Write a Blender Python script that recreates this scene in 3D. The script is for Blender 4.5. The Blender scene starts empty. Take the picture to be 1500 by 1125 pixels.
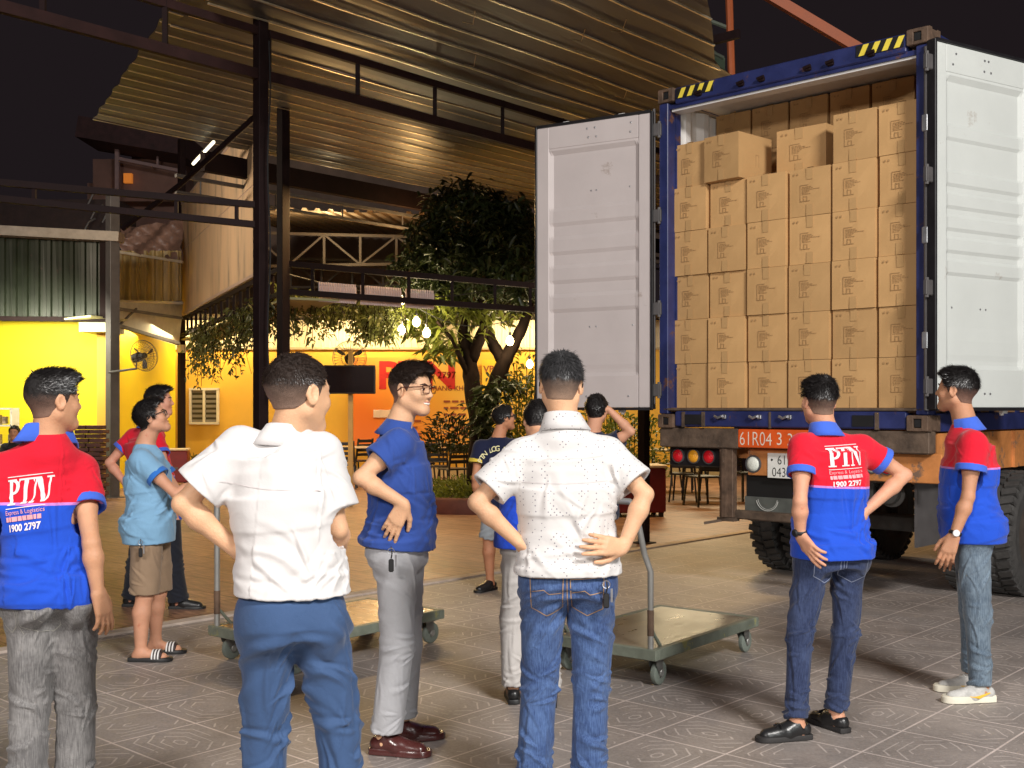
import bpy, bmesh, math, random
import numpy as np
from mathutils import Vector, Matrix
from mathutils.bvhtree import BVHTree
random.seed(7); RNG = np.random.default_rng(7)
C = bpy.context.scene.collection
sc = bpy.context.scene
R = math.radians
# ------------------------------------------------------------------ camera
cd = bpy.data.cameras.new('camera'); cam = bpy.data.objects.new('camera', cd); C.objects.link(cam)
sc.camera = cam
CAMH = 1.52; FPX = 1650.0; HOR = 597.0
cam.location = (0, 0, CAMH); cam.rotation_euler = (R(90), 0, 0)
cd.sensor_width = 36; cd.lens = 36*FPX/1500.0
cd.shift_y = (HOR-562.5)/1500.0
cd.clip_start = .05; cd.clip_end = 400
def P(px, py, Y): return Vector(((px-750)/FPX*Y, Y, CAMH+(HOR-py)/FPX*Y))
def G(px, py): return P(px, py, CAMH*FPX/(py-HOR))
# ------------------------------------------------------------------ world: night sky over a lit town
w = bpy.data.worlds.new('World'); sc.world = w; w.use_nodes = True
nt = w.node_tree; bg = nt.nodes['Background']
bg.inputs['Color'].default_value = (.62, .45, .52, 1); bg.inputs['Strength'].default_value = .02
sc.view_settings.view_transform = 'Standard'; sc.view_settings.look = 'None'
sc.view_settings.exposure = 0; sc.view_settings.gamma = 1
# ------------------------------------------------------------------ lamps of the yard
def aim(o, tgt): o.rotation_euler = (Vector(tgt)-o.location).to_track_quat('-Z', 'Y').to_euler()
def area(name, loc, tgt, power, sx, sy, col=(1, 1, 1), spread=180):
    l = bpy.data.lights.new(name, 'AREA'); l.shape = 'RECTANGLE'; l.size = sx; l.size_y = sy
    l.energy = power; l.color = col; l.spread = R(spread)
    o = bpy.data.objects.new(name, l); C.objects.link(o); o.location = loc; aim(o, tgt); return o
def point(name, loc, power, col, rad=.05):
    l = bpy.data.lights.new(name, 'POINT'); l.energy = power; l.color = col; l.shadow_soft_size = rad
    o = bpy.data.objects.new(name, l); C.objects.link(o); o.location = loc; return o
# floodlight on the front of the office building behind the photographer
area('yard_flood_and_fill', (5.0, -3.2, 7.6), (1.0, 7.5, .5), 1480, 2.6, 1.4, (1.0, .965, .925))
area('yard_flood_and_fill', (-4.0, -4.0, 5.4), (-.8, 7, .2), 640, 2.4, 1.0, (1.0, .94, .89))  # weaker fill lamp added on the left
area('office_shopfront', (6.0, -4.0, 2.3), (2.2, 9.0, 1.2), 230, 4.0, 2.2, (.95, 1.0, .96))
WARM = (1.0, .62, .25); WARMW = (1.0, .80, .48)
# ------------------------------------------------------------------ materials
MATS = {}
def lin(h):
    h = h.lstrip('#'); v = [int(h[i:i+2], 16)/255 for i in (0, 2, 4)]
    return tuple((c/12.92 if c <= .04045 else ((c+.055)/1.055)**2.4) for c in v)
def newmat(name):
    m = bpy.data.materials.new(name); m.use_nodes = True; n = m.node_tree
    return m, n, n.nodes['Principled BSDF']
def nd(n, t, **kw):
    x = n.nodes.new(t)
    for k, v in kw.items():
        if k.startswith('i_'):
            key = k[2:]; key = int(key) if key.isdigit() else key.replace('_', ' ')
            x.inputs[key].default_value = v
        else: setattr(x, k, v)
    return x
def mat(name, col, rough=.6, metal=0, var=.12, vs=6, bump=.0, bs=60, emit=0, coat=0, spots=None, stretch=None, sheen=0, obrand=0, sss=0, spec=None):
    if name in MATS: return MATS[name]
    m, n, b = newmat(name); L = n.links.new
    tc = nd(n, 'ShaderNodeTexCoord'); src = tc.outputs['Object']
    if stretch:
        mp = nd(n, 'ShaderNodeMapping'); mp.inputs['Scale'].default_value = stretch; L(src, mp.inputs['Vector']); src = mp.outputs[0]
    nz = nd(n, 'ShaderNodeTexNoise', i_Scale=vs, i_Detail=6.0, i_Roughness=.62); L(src, nz.inputs['Vector'])
    rp = nd(n, 'ShaderNodeValToRGB'); L(nz.outputs['Fac'], rp.inputs[0])
    rp.color_ramp.elements[0].position = .3; rp.color_ramp.elements[1].position = .72
    rp.color_ramp.elements[0].color = tuple(c*(1-var) for c in col)+(1,)
    rp.color_ramp.elements[1].color = tuple(min(1, c*(1+var)) for c in col)+(1,)
    out = rp.outputs[0]
    if spots:                                   # (colour, scale, threshold)
        sc_, ss, th = spots
        n2 = nd(n, 'ShaderNodeTexNoise', i_Scale=ss, i_Detail=8.0, i_Roughness=.7); L(src, n2.inputs['Vector'])
        r2 = nd(n, 'ShaderNodeValToRGB'); L(n2.outputs['Fac'], r2.inputs[0])
        r2.color_ramp.elements[0].position = th; r2.color_ramp.elements[1].position = th+.06
        mx = nd(n, 'ShaderNodeMixRGB'); L(r2.outputs[0], mx.inputs[0]); L(out, mx.inputs[1]); mx.inputs[2].default_value = tuple(sc_)+(1,)
        out = mx.outputs[0]
    if obrand:
        oi = nd(n, 'ShaderNodeObjectInfo'); hs = nd(n, 'ShaderNodeHueSaturation')
        mr = nd(n, 'ShaderNodeMapRange', i_3=1-obrand, i_4=1+obrand); L(oi.outputs['Random'], mr.inputs[0]); L(mr.outputs[0], hs.inputs['Value'])
        L(out, hs.inputs['Color']); out = hs.outputs[0]
    L(out, b.inputs['Base Color'])
    b.inputs['Roughness'].default_value = rough; b.inputs['Metallic'].default_value = metal
    if spec is not None: b.inputs['Specular IOR Level'].default_value = spec
    if rough > .15:
        mr = nd(n, 'ShaderNodeMapRange', i_3=max(.05, rough-.1), i_4=min(1, rough+.1)); L(nz.outputs['Fac'], mr.inputs[0]); L(mr.outputs[0], b.inputs['Roughness'])
    if coat: b.inputs['Coat Weight'].default_value = coat
    if sheen: b.inputs['Sheen Weight'].default_value = sheen
    if sss:
        b.inputs['Subsurface Weight'].default_value = sss; b.inputs['Subsurface Radius'].default_value = (1, .35, .2); b.inputs['Subsurface Scale'].default_value = .012
    if bump:
        n3 = nd(n, 'ShaderNodeTexNoise', i_Scale=bs, i_Detail=5.0); L(src, n3.inputs['Vector'])
        bp = nd(n, 'ShaderNodeBump', i_Strength=bump, i_Distance=.01); L(n3.outputs['Fac'], bp.inputs['Height']); L(bp.outputs[0], b.inputs['Normal'])
    if emit:
        b.inputs['Emission Color'].default_value = tuple(col)+(1,); b.inputs['Emission Strength'].default_value = emit
    MATS[name] = m; return m
def math_(n, op, a, b=None, c=None):
    x = n.nodes.new('ShaderNodeMath'); x.operation = op
    for i, v in enumerate((a, b, c)):
        if v is None: continue
        if isinstance(v, (int, float)): x.inputs[i].default_value = v
        else: n.links.new(v, x.inputs[i])
    return x.outputs[0]
# ------------------------------------------------------------------ mesh builder
EACH = dict(bar_keeper='bar_keeper', sill_keeper='sill_keeper', rivet='rivet', corner_post='corner_post', bumper_beam='bumper_beam', side_rail='side_rail', chassis_rail='chassis_rail', rungs='rung', chords='chord', purlin='purlin', hazard_stripe='hazard_stripe', forklift_slot='forklift_slot', slot_frame='slot_frame', side_panel='side_panel', mudguard='mudguard', brake_chamber='brake_chamber', frame='frame_bar', iris='iris', eye_white='eye_white', eyebrow='eyebrow', rusty_sleeve='rusty_sleeve', gusset='gusset', foot='foot', hinge_block='hinge_block', door_seal_rod='door_seal_rod', casting_side='casting_side', rail='rail', rails='rail', wall='wall', blade='blade', tie_wire='tie_wire', loose_wire='loose_wire', trim='trim', goods='goods_box', skirting='skirting', mount_post='mount_post', rear_panel='rear_panel_piece', board='board', lattice_truss='truss_member', packing_tape='packing_tape', side_marking='side_marking')
class MB:
    def __init__(s): s.v = []; s.f = []; s.mi = []; s.cur = 0; s.starts = []
    def add(s, vs, fs):
        s.starts.append((len(s.v), len(s.f)))
        o = len(s.v); s.v += [tuple(v) for v in vs]; s.f += [tuple(i+o for i in f) for f in fs]; s.mi += [s.cur]*len(fs); return s
    def box(s, c, d, rz=0, M=None, bev=0):
        x, y, z = d[0]/2, d[1]/2, d[2]/2
        if bev > 0:
            e = min(bev, x*.9, y*.9, z*.9); vs = []; 
            for zz, k in ((-z, 0), (-z+e, 1), (z-e, 1), (z, 0)):
                a = x-(0 if k else e); b = y-(0 if k else e)
                ee = e*.6
                for px, py in ((a, b-ee), (a-ee, b), (-a+ee, b), (-a, b-ee), (-a, -b+ee), (-a+ee, -b), (a-ee, -b), (a, -b+ee)): vs.append((px, py, zz))
            fs = [tuple(range(7, -1, -1)), tuple(range(24, 32))]
            for r in range(3):
                for i in range(8): fs.append((r*8+i, r*8+(i+1) % 8, r*8+8+(i+1) % 8, r*8+8+i))
        else:
            vs = [(sx*x, sy*y, sz*z) for sz in (-1, 1) for sx, sy in ((-1, -1), (1, -1), (1, 1), (-1, 1))]
            fs = [(3, 2, 1, 0), (4, 5, 6, 7), (0, 1, 5, 4), (1, 2, 6, 5), (2, 3, 7, 6), (3, 0, 4, 7)]
        if M is None: M = Matrix.Rotation(rz, 3, 'Z')
        return s.add([M @ Vector(v)+Vector(c) for v in vs], fs)
    def tube(s, pts, r, n=8, caps=True, r2=None):
        pts = [Vector(p) for p in pts]; rs = r if isinstance(r, (list, tuple)) else [r]*len(pts)
        vs = []; up = Vector((0, 0, 1)); prev = None
        for i, p in enumerate(pts):
            d = (pts[min(i+1, len(pts)-1)]-pts[max(i-1, 0)]).normalized()
            a = prev if prev is not None else (up if abs(d.z) < .9 else Vector((1, 0, 0)))
            u = (a-d*a.dot(d)); u = u.normalized() if u.length > 1e-6 else d.orthogonal().normalized(); v = d.cross(u); prev = u
            for k in range(n):
                t = 2*math.pi*k/n; vs.append(p+u*math.cos(t)*rs[i]+v*math.sin(t)*rs[i])
        fs = [(i*n+k, i*n+(k+1) % n, (i+1)*n+(k+1) % n, (i+1)*n+k) for i in range(len(pts)-1) for k in range(n)]
        if caps: fs += [tuple(range(n-1, -1, -1)), tuple((len(pts)-1)*n+k for k in range(n))]
        return s.add(vs, fs)
    def bar(s, a, b, wd, ht, up=(0, 0, 1)):          # rectangular bar between two points
        a = Vector(a); b = Vector(b); d = b-a; L = d.length; d.normalize(); up = Vector(up)
        if abs(d.dot(up)) > .97: up = Vector((0, 1, 0))
        x = d.cross(up).normalized(); z = x.cross(d)
        M = Matrix((x, d, z)).transposed()
        return s.box((a+b)/2, (wd, L, ht), M=M)
    def lathe(s, prof, M=None, n=24, c=(0, 0, 0), closed=False):   # prof (r, z); axis z
        vs = []; M = M or Matrix.Identity(3)
        for r, z in prof:
            for k in range(n):
                t = 2*math.pi*k/n; vs.append(M @ Vector((r*math.cos(t), r*math.sin(t), z))+Vector(c))
        m = len(prof); rr = m if closed else m-1
        fs = [(i*n+k, i*n+(k+1) % n, ((i+1) % m)*n+(k+1) % n, ((i+1) % m)*n+k) for i in range(rr) for k in range(n)]
        return s.add(vs, fs)
    def disc(s, c, r, M=None, n=24):
        M = M or Matrix.Identity(3)
        return s.add([M @ Vector((r*math.cos(2*math.pi*k/n), r*math.sin(2*math.pi*k/n), 0))+Vector(c) for k in range(n)], [tuple(range(n))])
    def quad(s, a, b, c, d): return s.add([a, b, c, d], [(0, 1, 2, 3)])
    def build(s, name, mats, parent=None, smooth=False, loc=None, rotz=None, world=False, auto=None):
        if name in EACH and len(s.starts) > 1:              # every separate piece becomes a part of its own
            ob = None
            for i, (v0, f0) in enumerate(s.starts):
                v1, f1 = s.starts[i+1] if i+1 < len(s.starts) else (len(s.v), len(s.f))
                q = MB(); q.v = s.v[v0:v1]; q.f = [tuple(k-v0 for k in f) for f in s.f[f0:f1]]; q.mi = s.mi[f0:f1]; q.starts = [(0, 0)]
                o = q.build(EACH[name], mats, parent, smooth, loc, rotz, world, auto); ob = ob or o
            return ob
        me = bpy.data.meshes.new(name); vs = s.v
        if world and parent is not None: pl = parent.location; vs = [(v[0]-pl.x, v[1]-pl.y, v[2]-pl.z) for v in vs]
        if world and parent is None and loc is not None: vs = [(v[0]-loc[0], v[1]-loc[1], v[2]-loc[2]) for v in vs]
        me.from_pydata(vs, [], s.f)
        for m in (mats if isinstance(mats, (list, tuple)) else [mats]): me.materials.append(m)
        if any(s.mi): me.polygons.foreach_set('material_index', s.mi)
        me.update()
        if smooth:
            me.polygons.foreach_set('use_smooth', [True]*len(s.f))
            if auto: me.set_sharp_from_angle(angle=R(auto))
        o = bpy.data.objects.new(name, me); C.objects.link(o)
        if parent is not None: o.parent = parent
        if loc is not None: o.location = loc
        if rotz is not None: o.rotation_euler = (0, 0, rotz)
        return o
def tag(o, label=None, cat=None, group=None, kind=None):
    if label: o['label'] = label
    if cat: o['category'] = cat
    if group: o['group'] = group
    if kind: o['kind'] = kind
    return o
def thing(name, label, cat, loc=(0, 0, 0), rotz=0, group=None):
    o = bpy.data.objects.new(name, None); C.objects.link(o); o.location = loc; o.rotation_euler = (0, 0, rotz)
    o.empty_display_size = .1
    return tag(o, label, cat, group)
def kids(o): return [c for c in bpy.data.objects if c.parent == o]
def dup(root, loc, rotz=0, label=None, group=None, parent=None, tree=None):
    tree = tree or {}
    r = root.copy(); C.objects.link(r); r.location = loc; r.rotation_euler = (0, 0, rotz)
    if label: r['label'] = label
    if group: r['group'] = group
    def rec(src, dst):
        for ch in kids_cache[src.name]:
            c = ch.copy(); C.objects.link(c); c.parent = dst; rec(ch, c)
    rec(root, r); return r
kids_cache = {}
def cache(o):
    kids_cache[o.name] = kids(o)
    for c in kids_cache[o.name]: cache(c)
# text as flat polygons (u,v) ; height = cap height
def text_mesh(txt, height, bold=0.0, maxedge=None, shear=0, spacing=1.0, sx=1.0):
    cu = bpy.data.curves.new('t', 'FONT'); cu.body = txt; cu.size = 1; cu.offset = bold; cu.shear = shear; cu.space_character = spacing
    cu.resolution_u = 3
    o = bpy.data.objects.new('t', cu); C.objects.link(o)
    dg = bpy.context.evaluated_depsgraph_get(); me = bpy.data.meshes.new_from_object(o.evaluated_get(dg))
    C.objects.unlink(o); bpy.data.objects.remove(o)
    k = height/.73
    bm = bmesh.new(); bm.from_mesh(me); bmesh.ops.triangulate(bm, faces=bm.faces[:])
    if maxedge:
        for _ in range(4):
            es = [e for e in bm.edges if e.calc_length()*k > maxedge]
            if not es: break
            bmesh.ops.subdivide_edges(bm, edges=es, cuts=1); bmesh.ops.triangulate(bm, faces=bm.faces[:])
    V = [(v.co.x*k*sx, v.co.y*k) for v in bm.verts]; bm.verts.index_update(); F = [tuple(v.index for v in f.verts) for f in bm.faces]
    bm.free(); xs = [v[0] for v in V]; x0, x1 = min(xs), max(xs)
    return [(v[0]-(x0+x1)/2, v[1]) for v in V], F, x1-x0
def poly_mesh(polys, maxedge=.02):
    bm = bmesh.new()
    for p in polys: bm.faces.new([bm.verts.new((q[0], q[1], 0)) for q in p])
    bmesh.ops.triangulate(bm, faces=bm.faces[:])
    for _ in range(5):
        es = [e for e in bm.edges if e.calc_length() > maxedge]
        if not es: break
        bmesh.ops.subdivide_edges(bm, edges=es, cuts=1); bmesh.ops.triangulate(bm, faces=bm.faces[:])
    bm.verts.index_update(); V = [(v.co.x, v.co.y) for v in bm.verts]; F = [tuple(v.index for v in f.verts) for f in bm.faces]; bm.free()
    return V, F
def flat_decal(mb, V, F, o, ux, uy):
    o = Vector(o); ux = Vector(ux); uy = Vector(uy); mb.add([o+ux*a+uy*b for a, b in V], F)
# ------------------------------------------------------------------ the ground
TH = R(42); E1 = Vector((math.sin(TH), math.cos(TH), 0)); E2 = Vector((math.cos(TH), -math.sin(TH), 0))
def S(s1, s2, z=0): return E1*s1+E2*s2+Vector((0, 0, z))
def tile_material():
    m, n, b = newmat('embossed_yard_tiles'); L = n.links.new
    tc = nd(n, 'ShaderNodeTexCoord'); mp = nd(n, 'ShaderNodeMapping'); L(tc.outputs['Object'], mp.inputs[0])
    mp.inputs['Rotation'].default_value = (0, 0, TH-R(90)+R(0))
    sp = nd(n, 'ShaderNodeSeparateXYZ'); 
    # tile coordinates: u along E2, v along E1
    d1 = nd(n, 'ShaderNodeVectorMath', operation='DOT_PRODUCT'); L(tc.outputs['Object'], d1.inputs[0]); d1.inputs[1].default_value = tuple(E2)
    d2 = nd(n, 'ShaderNodeVectorMath', operation='DOT_PRODUCT'); L(tc.outputs['Object'], d2.inputs[0]); d2.inputs[1].default_value = tuple(E1)
    T = .43
    u = math_(n, 'DIVIDE', math_(n, 'ADD', d1.outputs['Value'], 2.61+43*T), T); v = math_(n, 'DIVIDE', math_(n, 'ADD', d2.outputs['Value'], 60*T), T)
    fu = math_(n, 'SUBTRACT', math_(n, 'FRACT', u), .5); fv = math_(n, 'SUBTRACT', math_(n, 'FRACT', v), .5)
    au = math_(n, 'ABSOLUTE', fu); av = math_(n, 'ABSOLUTE', fv)
    g = math_(n, 'MAXIMUM', au, av)
    grout = math_(n, 'GREATER_THAN', g, .488)
    wob = nd(n, 'ShaderNodeTexNoise', i_Scale=9.0, i_Detail=2.0); L(tc.outputs['Object'], wob.inputs[0])
    wv = math_(n, 'MULTIPLY', math_(n, 'SUBTRACT', wob.outputs['Fac'], .5), .05)
    # alternate direction of the diamond figure from tile to tile
    par = math_(n, 'MODULO', math_(n, 'ADD', math_(n, 'FLOOR', u), math_(n, 'FLOOR', v)), 2)
    pa = nd(n, 'ShaderNodeMix'); L(par, pa.inputs[0]); L(au, pa.inputs[2]); L(av, pa.inputs[3])
    pb = nd(n, 'ShaderNodeMix'); L(par, pb.inputs[0]); L(av, pb.inputs[2]); L(au, pb.inputs[3])
    # hexagon rings: max(b, .55*a + .85*b)
    hx = math_(n, 'MAXIMUM', math_(n, 'MULTIPLY', pb.outputs[0], 1.55), math_(n, 'ADD', math_(n, 'MULTIPLY', pa.outputs[0], .8), math_(n, 'MULTIPLY', pb.outputs[0], .8)))
    hx = math_(n, 'ADD', hx, wv)
    ring = math_(n, 'ABSOLUTE', math_(n, 'SUBTRACT', math_(n, 'FRACT', math_(n, 'MULTIPLY', hx, 6.5)), .5))
    line = math_(n, 'LESS_THAN', ring, .075)
    brk = nd(n, 'ShaderNodeTexNoise', i_Scale=5.0, i_Detail=3.0); L(tc.outputs['Object'], brk.inputs[0])
    line = math_(n, 'MULTIPLY', line, math_(n, 'GREATER_THAN', brk.outputs['Fac'], .47))
    line = math_(n, 'MULTIPLY', line, math_(n, 'LESS_THAN', g, .44))
    nz = nd(n, 'ShaderNodeTexNoise', i_Scale=1.3, i_Detail=8.0, i_Roughness=.65); L(tc.outputs['Object'], nz.inputs[0])
    nf = nd(n, 'ShaderNodeTexNoise', i_Scale=55.0, i_Detail=4.0, i_Roughness=.7); L(tc.outputs['Object'], nf.inputs[0])
    rp = nd(n, 'ShaderNodeValToRGB'); L(math_(n, 'ADD', math_(n, 'MULTIPLY', nz.outputs['Fac'], .55), math_(n, 'MULTIPLY', nf.outputs['Fac'], .45)), rp.inputs[0])
    rp.color_ramp.elements[0].position = .34; rp.color_ramp.elements[0].color = (.215, .19, .178, 1)
    rp.color_ramp.elements[1].position = .66; rp.color_ramp.elements[1].color = (.42, .375, .35, 1)
    m1 = nd(n, 'ShaderNodeMixRGB'); L(math_(n, 'MULTIPLY', line, .48), m1.inputs[0]); L(rp.outputs[0], m1.inputs[1]); m1.inputs[2].default_value = (.78, .70, .66, 1)
    dirt = nd(n, 'ShaderNodeMixRGB'); L(math_(n, 'MULTIPLY', grout, math_(n, 'ADD', .35, math_(n, 'MULTIPLY', brk.outputs['Fac'], .7))), dirt.inputs[0]); L(m1.outputs[0], dirt.inputs[1]); dirt.inputs[2].default_value = (.80, .70, .66, 1)
    ns = nd(n, 'ShaderNodeTexNoise', i_Scale=.55, i_Detail=9.0, i_Roughness=.72, i_Distortion=.4); L(tc.outputs['Object'], ns.inputs[0])
    rs = nd(n, 'ShaderNodeValToRGB'); L(ns.outputs['Fac'], rs.inputs[0]); rs.color_ramp.elements[0].position = .40; rs.color_ramp.elements[1].position = .62; rs.color_ramp.elements[0].color = (.74, .73, .72, 1); rs.color_ramp.elements[1].color = (1.06, 1.03, 1.0, 1)
    st = nd(n, 'ShaderNodeMixRGB', blend_type='MULTIPLY'); st.inputs[0].default_value = 1; L(dirt.outputs[0], st.inputs[1]); L(rs.outputs[0], st.inputs[2])
    no = nd(n, 'ShaderNodeTexNoise', i_Scale=2.4, i_Detail=4.0); L(tc.outputs['Object'], no.inputs[0]); ro = nd(n, 'ShaderNodeValToRGB'); L(no.outputs['Fac'], ro.inputs[0]); ro.color_ramp.elements[0].position = .70; ro.color_ramp.elements[1].position = .76
    so = nd(n, 'ShaderNodeMixRGB', blend_type='MULTIPLY'); L(ro.outputs[0], so.inputs[0]); L(st.outputs[0], so.inputs[1]); so.inputs[2].default_value = (.45, .42, .40, 1)
    L(so.outputs[0], b.inputs['Base Color'])
    mr = nd(n, 'ShaderNodeMapRange', i_3=.38, i_4=.7); L(nz.outputs['Fac'], mr.inputs[0]); L(mr.outputs[0], b.inputs['Roughness'])
    ht = math_(n, 'SUBTRACT', math_(n, 'MULTIPLY', nf.outputs['Fac'], .35), math_(n, 'ADD', grout, math_(n, 'MULTIPLY', line, .6)))
    bp = nd(n, 'ShaderNodeBump', i_Strength=.35, i_Distance=.006); L(ht, bp.inputs['Height']); L(bp.outputs[0], b.inputs['Normal'])
    return m
def court_material():
    m, n, b = newmat('brown_courtyard_tiles'); L = n.links.new
    tc = nd(n, 'ShaderNodeTexCoord')
    d1 = nd(n, 'ShaderNodeVectorMath', operation='DOT_PRODUCT'); L(tc.outputs['Object'], d1.inputs[0]); d1.inputs[1].default_value = tuple(E2)
    d2 = nd(n, 'ShaderNodeVectorMath', operation='DOT_PRODUCT'); L(tc.outputs['Object'], d2.inputs[0]); d2.inputs[1].default_value = tuple(E1)
    cb = nd(n, 'ShaderNodeCombineXYZ'); L(d1.outputs['Value'], cb.inputs[0]); L(d2.outputs['Value'], cb.inputs[1])
    br = nd(n, 'ShaderNodeTexBrick', i_Scale=1.0, i_Mortar_Size=.012, i_Brick_Width=.8, i_Row_Height=.4, i_Bias=.2)
    L(cb.outputs[0], br.inputs['Vector']); br.inputs['Color1'].default_value = (.25, .14, .10, 1); br.inputs['Color2'].default_value = (.35, .205, .145, 1); br.inputs['Mortar'].default_value = (.16, .08, .05, 1)
    mp = nd(n, 'ShaderNodeMapping'); mp.inputs['Scale'].default_value = (2, 14, 1); L(cb.outputs[0], mp.inputs[0])
    nz = nd(n, 'ShaderNodeTexNoise', i_Scale=2.0, i_Detail=7.0, i_Roughness=.65, i_Distortion=.6); L(mp.outputs[0], nz.inputs[0])
    rp = nd(n, 'ShaderNodeValToRGB'); L(nz.outputs['Fac'], rp.inputs[0]); rp.color_ramp.elements[0].position = .38; rp.color_ramp.elements[1].position = .62
    rp.color_ramp.elements[0].color = (.35, .3, .28, 1); rp.color_ramp.elements[1].color = (1.25, 1.2, 1.1, 1)
    mx = nd(n, 'ShaderNodeMixRGB', blend_type='MULTIPLY'); mx.inputs[0].default_value = .85; L(br.outputs['Color'], mx.inputs[1]); L(rp.outputs[0], mx.inputs[2])
    L(mx.outputs[0], b.inputs['Base Color'])
    mr = nd(n, 'ShaderNodeMapRange', i_3=.3, i_4=.6); L(nz.outputs['Fac'], mr.inputs[0]); L(mr.outputs[0], b.inputs['Roughness'])
    bp = nd(n, 'ShaderNodeBump', i_Strength=.3, i_Distance=.01); L(nz.outputs['Fac'], bp.inputs['Height']); L(bp.outputs[0], b.inputs['Normal'])
    return m
g = MB(); g.quad((-150, -60, 0), (150, -60, 0), (150, 300, 0), (-150, 300, 0))
tag(g.build('ground', tile_material()), kind='structure')
# inner court beyond the concrete strip
s0 = -7.0; g = MB(); g.quad(S(-40, -60, .004), S(-40, s0-.12, .004), S(60, s0-.12, .004), S(60, -60, .004))
tag(g.build('courtyard_floor', court_material()), kind='structure')
g = MB(); g.box(S(10, s0-.06, .006), (.12, 100, .02), rz=-TH, bev=.004)
tag(g.build('kerb_strip', mat('concrete_strip', (.50, .42, .36), .8, var=.25, bump=.4, bs=30)), kind='structure')

# ------------------------------------------------------------------ common materials
STEEL_DK = mat('dark_painted_steel', (.013, .006, .006), .72, spec=.15, var=.3, bump=.1, spots=((.04, .02, .015), 9, .66))
STEEL_BR = mat('maroon_painted_steel', (.024, .010, .009), .72, spec=.15, var=.3, spots=((.05, .03, .026), 11, .66))
STEEL_GY = mat('grey_painted_steel', (.085, .078, .078), .5, var=.2, spots=((.10, .05, .03), 14, .68))
STEEL_WH = mat('cream_painted_steel', (.60, .52, .40), .5, var=.12)
ZINC = mat('aged_zinc_sheet', (.054, .052, .056), .5, metal=.15, var=.30, vs=2.5, bump=.3, bs=5)
ZINC_FAR = mat('zinc_roof_sheet', (.42, .34, .26), .3, metal=.7, var=.25, vs=3)
BLACK = mat('matt_black', (.012, .012, .013), .5)
# ------------------------------------------------------------------ corrugated roofs
def corr(mb, o, along, across, n, pitch, depth, len_a, len_b, prof='rib', thick=.004, up=(0, 0, 1), sub=6):
    """ribbed sheet; ribs run along `along`; n ribs stacked in `across`; len_a/len_b give start and end per rib fraction"""
    o = Vector(o); al = Vector(along).normalized(); ac = Vector(across).normalized(); up = Vector(up)
    if prof == 'seam': pf = [(0, 0), (.25, .04), (.5, 0), (.75, .04), (1, 0)]
    elif prof == 'rib': pf = [(0, 0), (.08, 0), (.13, 1), (.27, 1), (.32, 0), (.62, 0), (.65, .25), (.68, 0), (1, 0)]
    elif prof == 'wave': pf = [(k/8, .5-.5*math.cos(2*math.pi*k/8)) for k in range(9)]
    else: pf = [(0, 0), (.3, 0), (.4, 1), (.7, 1), (.8, 0), (1, 0)]
    rows = []
    for i in range(n):
        for k, (t, h) in enumerate(pf):
            if i and k == 0: continue
            q = (i+t)/n; p = o+ac*((i+t)*pitch)+up*(h*depth)
            a = len_a(q) if callable(len_a) else len_a; b = len_b(q) if callable(len_b) else len_b
            sg = math.sin(q*37)*.01
            rows.append([p+al*(a+(b-a)*j/sub)+up*(math.sin(j*2.1+i*.9)*.006+sg) for j in range(sub+1)])
    m = sub+1
    for s_, off in ((1, 0), (-1, thick)):
        vs = [v+up*off for r in rows for v in r]
        fs = []
        for i in range(len(rows)-1):
            for j in range(sub):
                f = (i*m+j, i*m+j+1, (i+1)*m+j+1, (i+1)*m+j); fs.append(f if s_ > 0 else f[::-1])
        mb.add(vs, fs)
# canopy A : big ribbed roof over the yard, rib direction E1
t = thing('yard_canopy', 'large ribbed metal canopy roof seen from below, overhead at the top centre of the photo', 'roof', S(8, -7, 4.8))
ga = lambda q: 4.1+2.2*q-.9*q*q
gb = lambda q: 6.2+1.25*math.sin(q*9)*.12+3.9*min(q/.42, 1)+(13 if q > .5 else (q-.38)*60 if q > .38 else 0)*.35
SEAM = mat('seam_highlight_metal', (.78, .66, .46), .33, metal=.7, var=.3, vs=5, stretch=(1, 1, 1))  # pale metal colour puts the highlights along the sheet seams into the material
def battens(par, z, s2_0, n, pitch, fa, fb, r, seg):
    for i in range(n+1):
        m = MB(); s2 = s2_0-i*pitch; a_, b_ = fa(i/n), fb(i/n)
        pts = [S(a_+(b_-a_)*k/seg, s2+math.sin(k*1.7+i)*.008, z+math.sin(k*2.1+i*.9)*.006) for k in range(seg+1)]
        for p0_, p1_ in zip(pts[:-1], pts[1:]): m.bar(p0_, p1_, r, r*.8)
        m.build('seam_batten', SEAM, par, world=True)
battens(t, 4.915, -4.2, 13, .365, ga, gb, .019, 10)
m = MB()
corr(m, S(0, -4.2, 4.93), E1, -E2, 13, .365, .05, ga, gb, prof='seam', sub=10, up=(0, 0, 1))
m.build('roof_sheet', ZINC, t, world=True)
m = MB()
for s2, e in ((-4.9, 8.6), (-6.3, 10.5)):
    pass
for s1 in (6.6, 9.3, 12.2):
    b0 = -4.4 if s1 < 7 else (-5.3 if s1 < 10 else -7.2)
    m.bar(S(s1, b0-.2, 5.035), S(s1, -8.7, 5.035), .05, .08)
m.build('purlin', STEEL_DK, t, world=True)
m = MB()
for k in range(9):
    q = random.random(); s2 = -4.6-k*.42; s1 = 5.6+random.random()*3.5+abs(s2+4.6)*.5
    m.tube([S(s1, s2, 4.92), S(s1+.12, s2-.14, 4.87), S(s1+.1, s2-.25, 4.91)], .004, 5)
m.build('tie_wire', mat('bare_wire', (.5, .42, .3), .3, metal=.9), t, world=True)
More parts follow.
